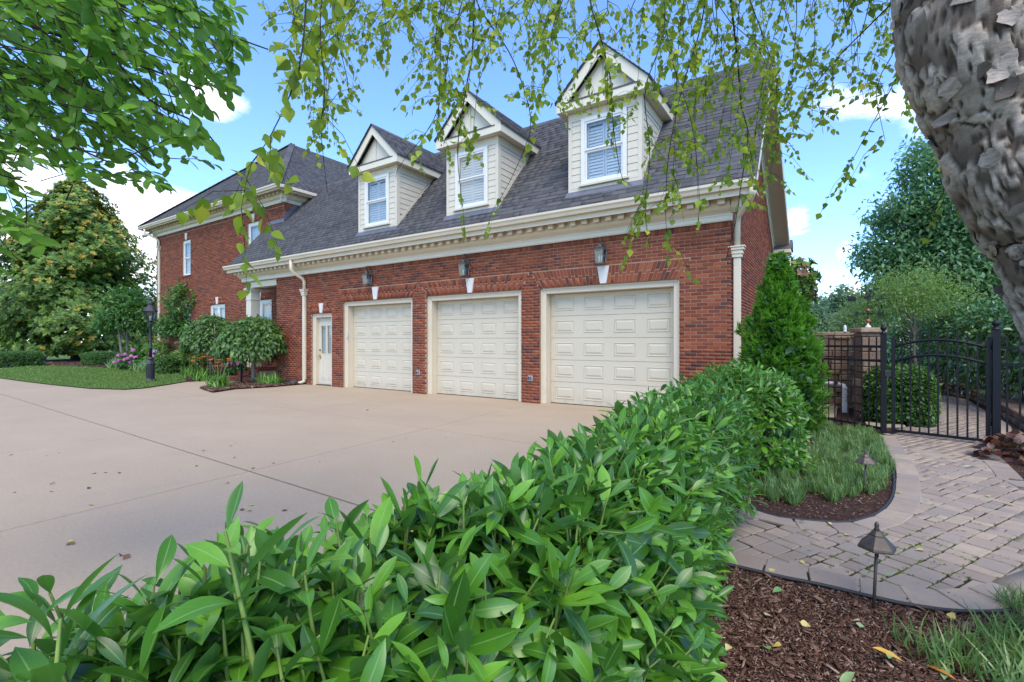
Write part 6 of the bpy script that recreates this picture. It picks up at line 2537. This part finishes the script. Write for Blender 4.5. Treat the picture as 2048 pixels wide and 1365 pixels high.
laurel("laurel at the near end of the hedge, big leaves filling the lower left corner", row_spots(.35, 1.8), 290, .115)
laurel("laurel with upright shoots and driveway showing through, right of the corner one", row_spots(1.8, 2.75), 265, .12)
laurel("dense laurel in the lower middle of the picture over the mulch", row_spots(2.75, 4.0), 330, .13)
laurel("laurel in the middle of the hedge with its side facing the paver path", row_spots(4.0, 5.4), 330, .13)
laurel("laurel of the hedge below the garage door nearest the corner", row_spots(5.4, 7.2), 330, .127)
laurel("rounded laurel bush standing against the arborvitae at the end of the hedge", mound_spots(2.60, 5.5, .60, 1.20), 420, .128)

# ================================================================= LIRIOPE, MULCH, FALLEN LEAVES
lir = [gp(*p) for p in [(1500, 985), (1545, 1010), (1600, 1018), (1660, 1015), (1715, 1000), (1765, 985), (1784, 950), (1780, 915), (1757, 885), (1740, 870), (1650, 860), (1612, 868), (1640, 905), (1560, 940)]]
cc_ = area_points(lir, 330)
per = 72
n = len(cc_) * per
big = np.repeat(rng.uniform(.7, 1.2, len(cc_)), per)
a = rng.uniform(0, 2 * PI, n)
T = np.column_stack([np.repeat(cc_, per, 0) + np.column_stack([np.cos(a), np.sin(a)]) * (rng.random(n) * .035)[:, None], np.full(n, .02)])
ln_ = rng.uniform(.0, 1.15, n)
d = unit(np.column_stack([np.cos(a) * ln_, np.sin(a) * ln_, np.full(n, .75)]) + rng.normal(0, .12, (n, 3)))
R = frames(d, np.column_stack([-np.cos(a), -np.sin(a), np.full(n, .7)]), rng.uniform(.07, .145, n) * big, rng.uniform(.7, 1.1, n))
R[:, :, 2] *= -1
R[:, :, 0] *= -1
batch("liriope", BLADE_T, rng.integers(0, 3, n), R, T, M_LIRIOPE)
for px, py, rd, h, n, lab in [(2010, 1352, .40, .16, 300, "liriope clump in the lower right corner of the mulch"), (2080, 1312, .40, .18, 240, "liriope clump at the right edge below the path curve"), (1878, 1330, .22, .17, 60, "sparse liriope tuft in the mulch left of the corner clump"), (2048, 1225, .22, .13, 110, "liriope tuft at the path edge on the right"), (1820, 1290, .14, .13, 24, "tiny liriope tuft alone in the mulch")]:
    grass_clump("liriope_clump", lab, "grass", gp(px, py, .02), rd, h, n, M_LIRIOPE, "liriope clumps in the front bed", .75, lean=.9)

low_poly = [gp(*p) for p in [(1290, 1125), (1424, 1136), (1474, 1148), (1557, 1168), (1640, 1186), (1743, 1212), (1805, 1226), (1888, 1240), (1950, 1243), (2012, 1240), (2110, 1218), (2250, 1170)]] + [W(3.2, 1.85), W(1.2, 1.85), W(.6, 1.85)]
q = area_points(low_poly, 24000)
q2 = area_points([gp(*p) for p in [(1440, 985), (1478, 1015), (1540, 1036), (1582, 1044), (1681, 1052), (1731, 1044), (1764, 1028), (1785, 1003), (1789, 960), (1700, 900), (1600, 860), (1560, 900)]], 5200)
q3 = area_points([gp(*p) for p in [(1990, 910), (2010, 930), (2050, 970), (2140, 1000), (2160, 900), (2040, 890)]] , 900)
q4 = area_points([gp(*p) for p in [(1690, 856), (1755, 872), (1826, 848), (1826, 828), (1700, 830)]], 700)
chips("mulch", np.concatenate([q, q2, q3, q4]), .026, .025, M_CHIP)
q = area_points(low_poly, 500)
chips("mulch", q, .034, .06, M_CHIP)

fl_meshes = {}
for key, m, ts in (("y", M_FALLEN_Y, BIRCH_T), ("b", M_FALLEN_B, OVAL_T), ("g", M_FALLEN_G, BIRCH_T), ("o", M_FALLEN_O, LAUREL_T), ("l", M_FALLEN_G, LAUREL_T)):
    fl_meshes[key] = [tmpl_mesh("fallen_leaf", t, m) for t in ts[:3]]


def fallen(px, py, z, key, s, label, group):
    p = gp(px, py, z)
    a = rng.uniform(0, 6.28)
    d = np.array([[math.cos(a), math.sin(a), rng.normal(0, .15)]])
    R = frames(d, np.array([[rng.normal(0, .25), rng.normal(0, .25), 1.]]), [s])
    o = bpy.data.objects.new("fallen_leaf", fl_meshes[key][int(rng.integers(0, 3))])
    COL.objects.link(o)
    o.matrix_world = Matrix(np.vstack([np.hstack([R[0], np.array(p)[:, None]]), [0, 0, 0, 1]]).tolist())
    WL[o] = Vector(p)
    tag(o, label, "leaf", group)


for (x, y) in [(1545, 1136), (1690, 1070), (1722, 1150), (1786, 1150), (1803, 987), (1930, 1058), (1975, 990), (2030, 1010), (1600, 1120), (1895, 1225), (1762, 1066), (1850, 1100), (1970, 905)]:
    fallen(x, y, .048, "y" if rng.random() < .7 else "g", rng.uniform(.04, .06), "small yellowish birch leaf fallen on the pavers " + ("close to the front path light" if 1600 < x < 1830 and y > 1040 else "toward the right side of the path" if x > 1900 else "between the liriope bed and the gate" if y < 1000 else "in the middle of the path"), "birch leaves fallen on the path")
for (x, y) in [(1470, 1180), (1485, 1160), (1598, 1243), (1677, 1275), (1720, 1255), (1565, 1290), (1540, 1300), (1450, 1160), (1885, 1322), (1950, 1268), (1990, 1235), (1590, 1330), (1610, 1360), (1480, 1320), (1530, 1230), (1650, 1205), (1780, 1300), (1500, 1030), (1560, 1003), (1610, 1042), (1665, 1049), (1730, 1020), (1690, 950), (1600, 960), (1640, 985), (1440, 1260), (1460, 1290)]:
    fallen(x, y, .05 if y > 1100 else .06, str(rng.choice(["y", "y", "g", "b"])), rng.uniform(.035, .06), "small leaf fallen on the brown mulch " + (("of the liriope bed along its front edge" if y > 1015 else "of the liriope bed among the tufts") if y < 1100 else "close to the foot of the laurel hedge" if x < 1560 else "by the front path light" if y < 1260 and x < 1800 else "at the bottom edge of the picture" if y > 1315 else "near the corner liriope clump" if x > 1850 else "midway between hedge and liriope clump"), "small leaves fallen on the mulch")
fallen(1810, 1325, .05, "o", .13, "long curled orange leaf lying on the mulch", "long leaves fallen on the mulch")
fallen(1895, 1330, .05, "l", .12, "long pale green leaf lying on the mulch beside the corner clump", "long leaves fallen on the mulch")
fallen(1710, 1345, .05, "l", .12, "long blue green leaf lying on the mulch at the bottom edge", "long leaves fallen on the mulch")
fallen(1545, 1185, .05, "l", .11, "long pale leaf lying on the mulch near the hedge", "long leaves fallen on the mulch")
fallen(1915, 1362, .05, "o", .12, "orange leaf lying on the mulch at the bottom right", "long leaves fallen on the mulch")
for (x, y) in [(92, 911), (118, 905), (215, 945), (185, 948), (240, 944), (105, 983), (28, 984), (175, 978), (98, 969), (299, 899), (405, 902), (470, 886), (462, 891), (472, 915), (358, 939), (390, 933), (398, 667 + 125), (28, 909), (738, 820), (788, 883), (810, 876), (890, 876), (637, 924), (510, 935), (548, 927), (487, 1021), (142, 1090), (130, 1090), (240, 1113), (245, 1120), (576, 1020), (600, 1070), (400, 793), (572, 810)]:
    fallen(x, y, .004, "b", rng.uniform(.035, .065), "small dark dead leaf on the driveway " + ("close to the garage doors" if y < 850 and x > 600 else "near the porch bed" if y < 850 else "just above the row of laurel tips" if y > 1000 else "left of the long dark joint" if (y - 790) > (x - 10) * .311 else "between the long dark joint and the garage"), "dead leaves scattered on the driveway")
for (x, y) in [(509, 1009), (505, 1021), (150, 1080), (152, 1083), (451, 967), (188, 1010), (480, 952)]:
    fallen(x, y, .004, "y", rng.uniform(.04, .06), "small yellow leaf on the driveway " + ("near the long dark joint" if y < 990 and x > 400 else "close to the laurel tips" if x > 400 else "at the left side of the driveway"), "yellow leaves lying on the driveway")


# ================================================================= PATH LIGHTS
def path_light(px, py, h, r, label):
    p = gp(px, py, .02)
    t_ = thing("path_light", label, "garden light", (p.x, p.y, .02), "bronze path lights")
    c = (p.x, p.y, .02)
    lean = Vector((RX, RY, 0)) * .02
    MB().tube([Vector(c) - Vector((0, 0, .05)), Vector(c) + lean + Vector((0, 0, h * .72))], .0075, 8).build("stake", M_BRONZE, t_, True)
    c2 = Vector(c) + lean
    MB().lathe(c2, [(.008, h * .60), (.010, h * .66), (.022, h * .715), (.026, h * .72)], 8).build("collar", M_BRONZE, t_, True)
    MB().lathe(c2, [(r * .55, h * .715), (r, h * .70), (r, h * .715), (r * .96, h * .735), (r * .45, h * .835), (r * .38, h * .845), (r * .40, h * .855), (r * .26, h * .89), (r * .2, h * .90), (.001, h * .905)], 6, .3).build("lamp_shade", M_BRONZE, t_)
    MB().lathe(c2, [(r * .12, h * .90), (r * .16, h * .915), (r * .10, h * .93), (r * .13, h * .955), (r * .10, h * .98), (.001, h * 1.0)], 8).build("finial", M_BRONZE, t_, True)


path_light(1746, 1222, .475, .088, "bronze path light in the front mulch on the near side of the path")
path_light(1727, 987, .41, .088, "bronze path light standing in the liriope bed")

# ================================================================= RIVER BIRCH
bf = 1.95
edge = [(1780, -330), (1792, -160), (1800, 0), (1803, 60), (1818, 120), (1845, 170), (1876, 230), (1892, 290), (1910, 350), (1942, 405), (1975, 450), (2003, 510), (2030, 570), (2055, 640), (2080, 700), (2085, 800), (2130, 950), (2170, 1150), (2190, 1420)]
birch_base = W((2330 - 1024) / 960 * bf, bf)
bt = thing("river_birch", "river birch with peeling bark leaning in at the right, branches hanging overhead", "tree", tuple(birch_base))
cen, rad = [], []
for (x, y) in edge:
    r_ = .185 + .075 * np.clip((500 - y) / 500, 0, 1) + .05 * np.clip((y - 1000) / 400, 0, 1)
    cen.append(at(x + 24 + r_ / bf * 960 * 1.0, y, bf))
    rad.append(r_)
from mathutils import noise as mnoise
CL = smooth_line([*cen], .02)
RD = np.interp(np.linspace(0, 1, len(CL)), np.linspace(0, 1, len(rad)), rad)
# radius follows the height of each edge point
zs = np.array([c.z for c in cen])
vs, fs, plate = [], [], []
ns = 168
CL = smooth_line([*cen], .0115)
for i, c in enumerate(CL):
    t = (CL[min(i + 1, len(CL) - 1)] - CL[max(i - 1, 0)]).normalized()
    x = (Vector((RX, RY, 0)) - t * t.dot(Vector((RX, RY, 0)))).normalized()
    y = t.cross(x)
    r0 = np.interp(-c.z, -zs, rad)
    hid = not (0.0 < c.z < 3.3)
    for k in range(ns):
        a = 2 * PI * k / ns
        dd = x * math.cos(a) + y * math.sin(a)
        if hid or math.cos(a - PI) < -.25:
            vs.append(c + dd * r0)
            plate.append(.5)
            continue
        p = c + dd * r0
        q = Vector((p.x * 11, p.y * 11, p.z * 13 + p.x * 5))
        q += mnoise.noise_vector(q * .8) * .55 + mnoise.noise_vector(q * 2.6) * .22
        dist, pts_ = mnoise.voronoi(q)
        gap = dist[1] - dist[0]
        ph = mnoise.random_unit_vector if False else None
        hv = math.sin(pts_[0].x * 12.9 + pts_[0].y * 78.2 + pts_[0].z * 37.7) * 43758.5
        hv -= math.floor(hv)
        tilt = (q - pts_[0]).dot(Vector((.5, -.3, .7)))
        edge_ = min(1.0, gap / .11)
        edge_ = edge_ * edge_ * (3 - 2 * edge_)
        h = edge_ * (.008 + .017 * hv) + max(-.01, min(.012, tilt * .012)) * edge_ + mnoise.noise(q * 3.1) * .002 + mnoise.noise(q * 8.0) * .0015
        big_ = mnoise.noise(Vector((p.x * 4, p.y * 4, p.z * 3))) * .012
        vs.append(c + dd * (r0 - .016 + h + big_))
        plate.append(max(0., min(1., hv * .8 + .2)) * (edge_ ** .7))
for i in range(len(CL) - 1):
    for k in range(ns):
        k2 = (k + 1) % ns
        fs.append((i * ns + k, i * ns + k2, (i + 1) * ns + k2, (i + 1) * ns + k))
tr_o = MB().add(vs, fs).build("trunk", M_BIRCH_BARK, bt, True)
at_ = tr_o.data.attributes.new("plate", "FLOAT", "POINT")
at_.data.foreach_set("value", np.array(plate, np.float32))


def flake_tmpl(cu, seed):
    r = np.random.default_rng(seed)
    nx, ny = 5, 4
    vs, fs, uv = [], [], []
    ed = 1 + r.normal(0, .10, (nx, ny))
    for i in range(nx):
        for j in range(ny):
            u, v = (i / (nx - 1) - .5), (j / (ny - 1) - .5)
            ee = ed[i, j] if i in (0, nx - 1) or j in (0, ny - 1) else 1
            shrink = 1 - .55 * (abs(u) * 2) ** 3 * (abs(v) * 2)
            vs.append((u * ee * math.sqrt(1 - 1.7 * v * v), v * ee * math.sqrt(1 - 1.7 * u * u), cu * (max(0, u + .1)) ** 2 * 2.4 - .35 * v * v + r.normal(0, .015)))
    for i in range(nx - 1):
        for j in range(ny - 1):
            f = (i * ny + j, (i + 1) * ny + j, (i + 1) * ny + j + 1, i * ny + j + 1)
            fs.append(f)
            uv += [(i / nx, j / ny)] * 4
    return np.array(vs), fs, np.array(uv)


FLK = [flake_tmpl(c, s) for s, c in enumerate((.2, .45, .8, .1, .35))]
nf = 120
vis_i = np.array([k for k in range(3, len(CL) - 3) if 1.2 < CL[k].z < 3.4])
ii = np.where(rng.random(nf) < .88, rng.choice(vis_i, nf), rng.integers(2, len(CL) - 3, nf))
aa = np.where(rng.random(nf) < .8, rng.normal(PI, 1.0, nf), rng.uniform(0, 2 * PI, nf))
TT, RR = [], []
for i, a in zip(ii, aa):
    c = CL[i]
    t = (CL[i + 1] - CL[i - 1]).normalized()
    x = (Vector((RX, RY, 0)) - t * t.dot(Vector((RX, RY, 0)))).normalized()
    y = t.cross(x)
    dd = x * math.cos(a) + y * math.sin(a)
    tang = t.cross(dd)
    r0 = np.interp(-c.z, -zs, rad)
    s = float(rng.uniform(.03, .085)) * (1.35 if rng.random() < .15 else 1)
    rot = rng.normal(.3, .35) + (PI if rng.random() < .5 else 0)
    e1_ = tang * math.cos(rot) + t * math.sin(rot)
    e2_ = dd.cross(e1_)
    asp = rng.uniform(.45, .95)
    TT.append(c + dd * (r0 + .003))
    RR.append(np.column_stack([np.array(e1_) * s, np.array(e2_) * s * asp, np.array(dd) * s * .7]))
RR, TT = np.array(RR), np.array([vec(p) for p in TT])
fm = [tmpl_mesh("bark_flake", t, M_FLAKE) for t in FLK]
leafset(bt, RR[:, :, [0, 1, 2]], TT, FLK, M_FLAKE, "bark_flake", "peeling_bark", 300, fm)

# limbs above the picture carry the hanging strands
ltop = CL[0]
limb_ends = [at(1500, -420, 2.6), at(1150, -380, 3.2), at(900, -330, 2.9), at(620, -420, 2.0), at(1300, -300, 4.2), at(1650, -350, 2.4)]
m = MB()
limb_pts = []
for e in limb_ends:
    mid = ltop.lerp(e, .5) + Vector((0, 0, .35))
    L = smooth_line([ltop - Vector((0, 0, .1)), ltop.lerp(mid, .5) + Vector((0, 0, .1)), mid, e], .08)
    limb_pts += L
    m = MB().tube(L, list(np.linspace(.055, .012, len(L))), 8)
    m.build("limb", M_BIRCH_BARK, bt, True)

strands = [
    ([(618, -60), (612, 0), (600, 130), (562, 230), (530, 290), (500, 335), (482, 420)], 1.65, .0048, 1.45, .62),
    ([(648, -60), (640, 60), (650, 180), (642, 260), (655, 385)], 1.75, .0035, 1.35, .3),
    ([(690, -60), (672, 60), (690, 130), (700, 205)], 1.8, .003, 1.4, .1),
    ([(952, -60), (948, 0), (945, 100), (935, 160), (922, 240), (915, 310), (925, 415)], 2.6, .0075, 1.0, .35),
    ([(935, -60), (925, 0), (900, 90), (888, 170), (862, 250), (800, 330), (790, 360)], 2.8, .006, .9, .35),
    ([(945, -60), (955, 10), (1010, 90), (1042, 160), (1062, 250), (1035, 330), (1000, 400)], 2.7, .006, .95, .3),
    ([(1190, -60), (1180, 0), (1200, 70), (1222, 160), (1224, 230), (1242, 350), (1265, 372)], 2.4, .006, 1.05, .25),
    ([(1290, -60), (1270, 0), (1240, 60), (1205, 95), (1150, 190)], 2.9, .005, .9, .2),
    ([(1412, -60), (1410, 0), (1400, 60), (1372, 150), (1352, 230), (1335, 330), (1332, 450), (1345, 505)], 2.7, .006, 1.0, .2),
    ([(1460, -60), (1462, 0), (1476, 130), (1482, 210), (1496, 270), (1482, 370), (1470, 450), (1450, 525)], 2.6, .007, 1.0, .2),
    ([(1480, -60), (1500, 0), (1545, 130), (1560, 230), (1535, 370)], 2.9, .005, .95, .15),
    ([(1850, -60), (1790, 0), (1730, 60), (1680, 110), (1622, 180), (1590, 235), (1560, 275)], 2.6, .006, .95, .1),
    ([(1840, -20), (1800, 70), (1780, 120), (1752, 180), (1772, 290)], 2.4, .005, 1.0, .1),
    ([(1850, 60), (1812, 120), (1760, 220), (1700, 330), (1690, 365)], 2.5, .005, 1.0, .1),
    ([(1930, 260), (1902, 330), (1880, 400), (1820, 450), (1762, 510)], 2.3, .004, 1.0, .3),
    ([(1980, 330), (1935, 400), (1900, 430), (1850, 445)], 2.2, .004, 1.0, .3),
    ([(1320, -60), (1330, 60), (1290, 180), (1300, 300), (1290, 420), (1300, 500)], 2.6, .005, 1.0, .2),
]
env_x = [470, 520, 580, 640, 690, 730, 780, 830, 880, 930, 1000, 1060, 1110, 1180, 1230, 1280, 1330, 1380, 1440, 1490, 1540, 1580, 1640, 1700, 1740, 1790, 1850, 1900]
env_y = [40, 90, 200, 300, 190, 150, 140, 190, 260, 300, 240, 230, 170, 200, 300, 380, 440, 430, 470, 450, 370, 290, 270, 280, 250, 290, 330, 380]
den_x = [470, 560, 640, 700, 800, 900, 1000, 1100, 1200, 1300, 1400, 1500, 1560, 1650, 1750, 1850, 1900]
den_w = [.3, .8, 1.1, .9, .9, 1.1, 1.1, .8, .7, 1.2, 1.45, 1.4, 1.2, 1.3, 1.5, 1.2, .3]
xx = np.linspace(470, 1900, 600)
ww = np.interp(xx, den_x, den_w)
ww /= ww.sum()
for _ in range(92):
    x0 = float(rng.choice(xx, p=ww))
    ye = np.interp(x0, env_x, env_y) * rng.uniform(.22, 1.0)
    dx = rng.normal(-25, 65)
    f = rng.uniform(2.2, 4.0)
    mid = rng.normal(0, 14)
    strands.append(([(x0 - dx, -70), (x0 - dx * .6 + mid, ye * .25), (x0 - dx * .2, ye * .6), (x0, ye)], f, .0038, 1.0, 0.0))
LT, LD, LN, LS_ = [], [], [], []
tw = MB()
main = MB()
down = Vector((0, 0, -1))
for (pts, f, r0, lsz, bare) in strands:
    fs_ = [f + .12 * math.sin(k * 1.3 + f * 9) for k in range(len(pts))]
    P3 = [at(x, y, q) for (x, y), q in zip(pts, fs_)]
    top = P3[0]
    near = min(limb_pts, key=lambda p: (p - top).length)
    P3 = [top.lerp(near, .8) + Vector((0, 0, .05)), top.lerp(near, .3) + Vector((0, 0, .1))] + P3
    L = smooth_line(P3, .025)
    n = len(L)
    rr_ = np.linspace(r0, max(.0011, r0 * .2), n)
    (main if r0 > .0035 else tw).tube(L[::3] + [L[-1]], list(rr_[::3]) + [rr_[-1]], 5, False)
    i = int(n * bare)
    while i < n:
        p = L[i]
        if p.z < EYE + .72 * f + .15 and mnoise.noise(Vector((p.x * 5.5, p.y * 5.5, p.z * 5.5))) > -.12:
            for _ in range(2):
                dv = Vector(rnd_dirs(1)[0]) * .8 + down * .55
                dv.normalize()
                if rng.random() < .38:
                    lt_ = rng.uniform(.08, .27)
                    q = [p, p + dv * lt_ * .5 + Vector((0, 0, .008)), p + dv * lt_ + down * lt_ * .25]
                    tw.tube(q, [.0014, .0011, .0006], 4, False)
                    kk = int(lt_ / .028) + 1
                    for j in range(kk):
                        LT.append(q[0].lerp(q[2], (j + .6) / kk))
                        LD.append(dv * .5 + Vector(rng.normal(0, .5, 3)) + down * .75)
                        LS_.append(rng.uniform(.029, .053) * lsz)
                else:
                    LT.append(p)
                    LD.append(dv + Vector(rng.normal(0, .4, 3)) + down * .4)
                    LS_.append(rng.uniform(.029, .053) * lsz)
        i += int(rng.integers(1, 4))
main.build("branch", M_BARK_DARK, bt, True, kind="stuff")
tw.build("twigs", M_BARK_DARK, bt, True, kind="stuff")
LT, LD = np.array([vec(p) for p in LT]), np.array([vec(p) for p in LD])
R = frames(LD, rng.normal(0, 1, LD.shape) + np.array([0, 0, .35]), LS_)
leafset(bt, R, LT, BIRCH_T, M_BIRCH_LEAF, "leaf", "foliage", 300)
print("birch leaves", len(LT))

# ================================================================= TREE OVERHANGING FROM THE LEFT
tb = W(-3.6, 1.4)
ot = thing("overhanging_tree", "oval leaved tree reaching in from the upper left corner", "tree", tuple(tb))
trunk_line = [tb, tb + Vector((.05, .03, 1.6)), tb + Vector((.02, .1, 3.2)), tb + Vector((.15, .15, 5.0))]
MB().tube(smooth_line(trunk_line, .15), list(np.linspace(.17, .09, len(smooth_line(trunk_line, .15)))), 12).build("trunk", M_BARK, ot, True)
reg = [(-120, -60), (500, -60), (470, 60), (540, 110), (470, 150), (480, 230), (420, 225), (395, 250), (450, 305), (440, 345), (375, 300), (335, 320), (352, 410), (300, 395), (250, 350), (170, 365), (90, 330), (0, 345), (-120, 380)]
reg2 = [(-120, 440), (40, 430), (125, 500), (115, 530), (60, 490), (0, 560), (-120, 560)]
reg3 = [(-120, 330), (30, 345), (110, 378), (60, 392), (-120, 400)]
bp = []
for (pts, f, r0) in [([(-500, -260), (-200, -60), (30, 40), (190, 95), (330, 150), (430, 190)], 2.1, .018), ([(-500, -200), (-150, 60), (40, 130), (170, 210), (260, 290), (320, 340)], 1.9, .016), ([(-500, -300), (0, -120), (190, -20), (300, 40), (420, 60), (540, 100)], 2.3, .016), ([(-520, 60), (-200, 180), (20, 240), (140, 290), (230, 330)], 1.8, .013), ([(-520, 200), (-200, 380), (0, 440), (60, 460), (120, 505)], 1.7, .009), ([(-520, 100), (-200, 300), (0, 350), (60, 365)], 1.9, .008), ([(-100, -300), (120, -60), (215, 40), (235, 120), (300, 200), (400, 250), (445, 310)], 2.0, .012)]:
    P3 = [trunk_line[2].lerp(trunk_line[3], .2 + .2 * rng.random())] + [at(x, y, f + .1 * math.sin(k)) for k, (x, y) in enumerate(pts)]
    L = smooth_line(P3, .06)
    MB().tube(L, list(np.linspace(r0, .003, len(L))), 7).build("branch", M_BARK_DARK, ot, True)
LT, LD, LS_ = [], [], []
tw = MB()


def sprays(region, n, fr):
    xs, ys = [p[0] for p in region], [p[1] for p in region]
    k = 0
    while k < n:
        x, y = rng.uniform(min(xs), max(xs)), rng.uniform(min(ys), max(ys))
        if not inside((x, y), region):
            continue
        k += 1
        f = rng.uniform(*fr)
        ang = rng.normal(.45, .45)
        tip = at(x, y, f)
        dpx = W(math.cos(ang), rng.normal(0, .45), -math.sin(ang)).normalized()
        L = rng.uniform(.13, .26)
        base = tip - dpx * L + Vector((0, 0, .02))
        mid = base.lerp(tip, .5) + Vector((0, 0, .015))
        tw.tube([base - dpx * .1, base, mid, tip], [.0026, .0022, .0016, .0008], 4, False)
        m_ = int(L / .026) + 2
        sd = dpx.cross(Vector((0, 0, 1))).normalized()
        for j in range(m_):
            t = (j + .4) / m_
            p = base.lerp(mid, t * 2) if t < .5 else mid.lerp(tip, t * 2 - 1)
            sg = 1 if j % 2 else -1
            LT.append(p)
            LD.append(dpx * rng.uniform(.5, 1.1) + sd * sg * rng.uniform(.4, 1.0) + Vector(rng.normal(0, .3, 3)) + down * .30)
            LS_.append(rng.uniform(.046, .073))


sprays(reg, 440, (1.65, 2.7))
sprays([(-120, -60), (330, -60), (250, 200), (60, 290), (-120, 330)], 110, (1.9, 2.8))
sprays(reg2, 16, (1.55, 1.9))
sprays(reg3, 9, (1.7, 2.1))
tw.build("twigs", M_BARK_DARK, ot, True, kind="stuff")
LT, LD = np.array([vec(p) for p in LT]), np.array([vec(p) for p in LD])
R = frames(LD, rng.normal(0, .5, LD.shape) + np.array([0, 0, 1.]), LS_)
leafset(ot, R, LT, OVAL_T, M_TUPELO_LEAF, "leaf", "foliage", 300)
print("oval leaves", len(LT), "objects", len(bpy.data.objects))
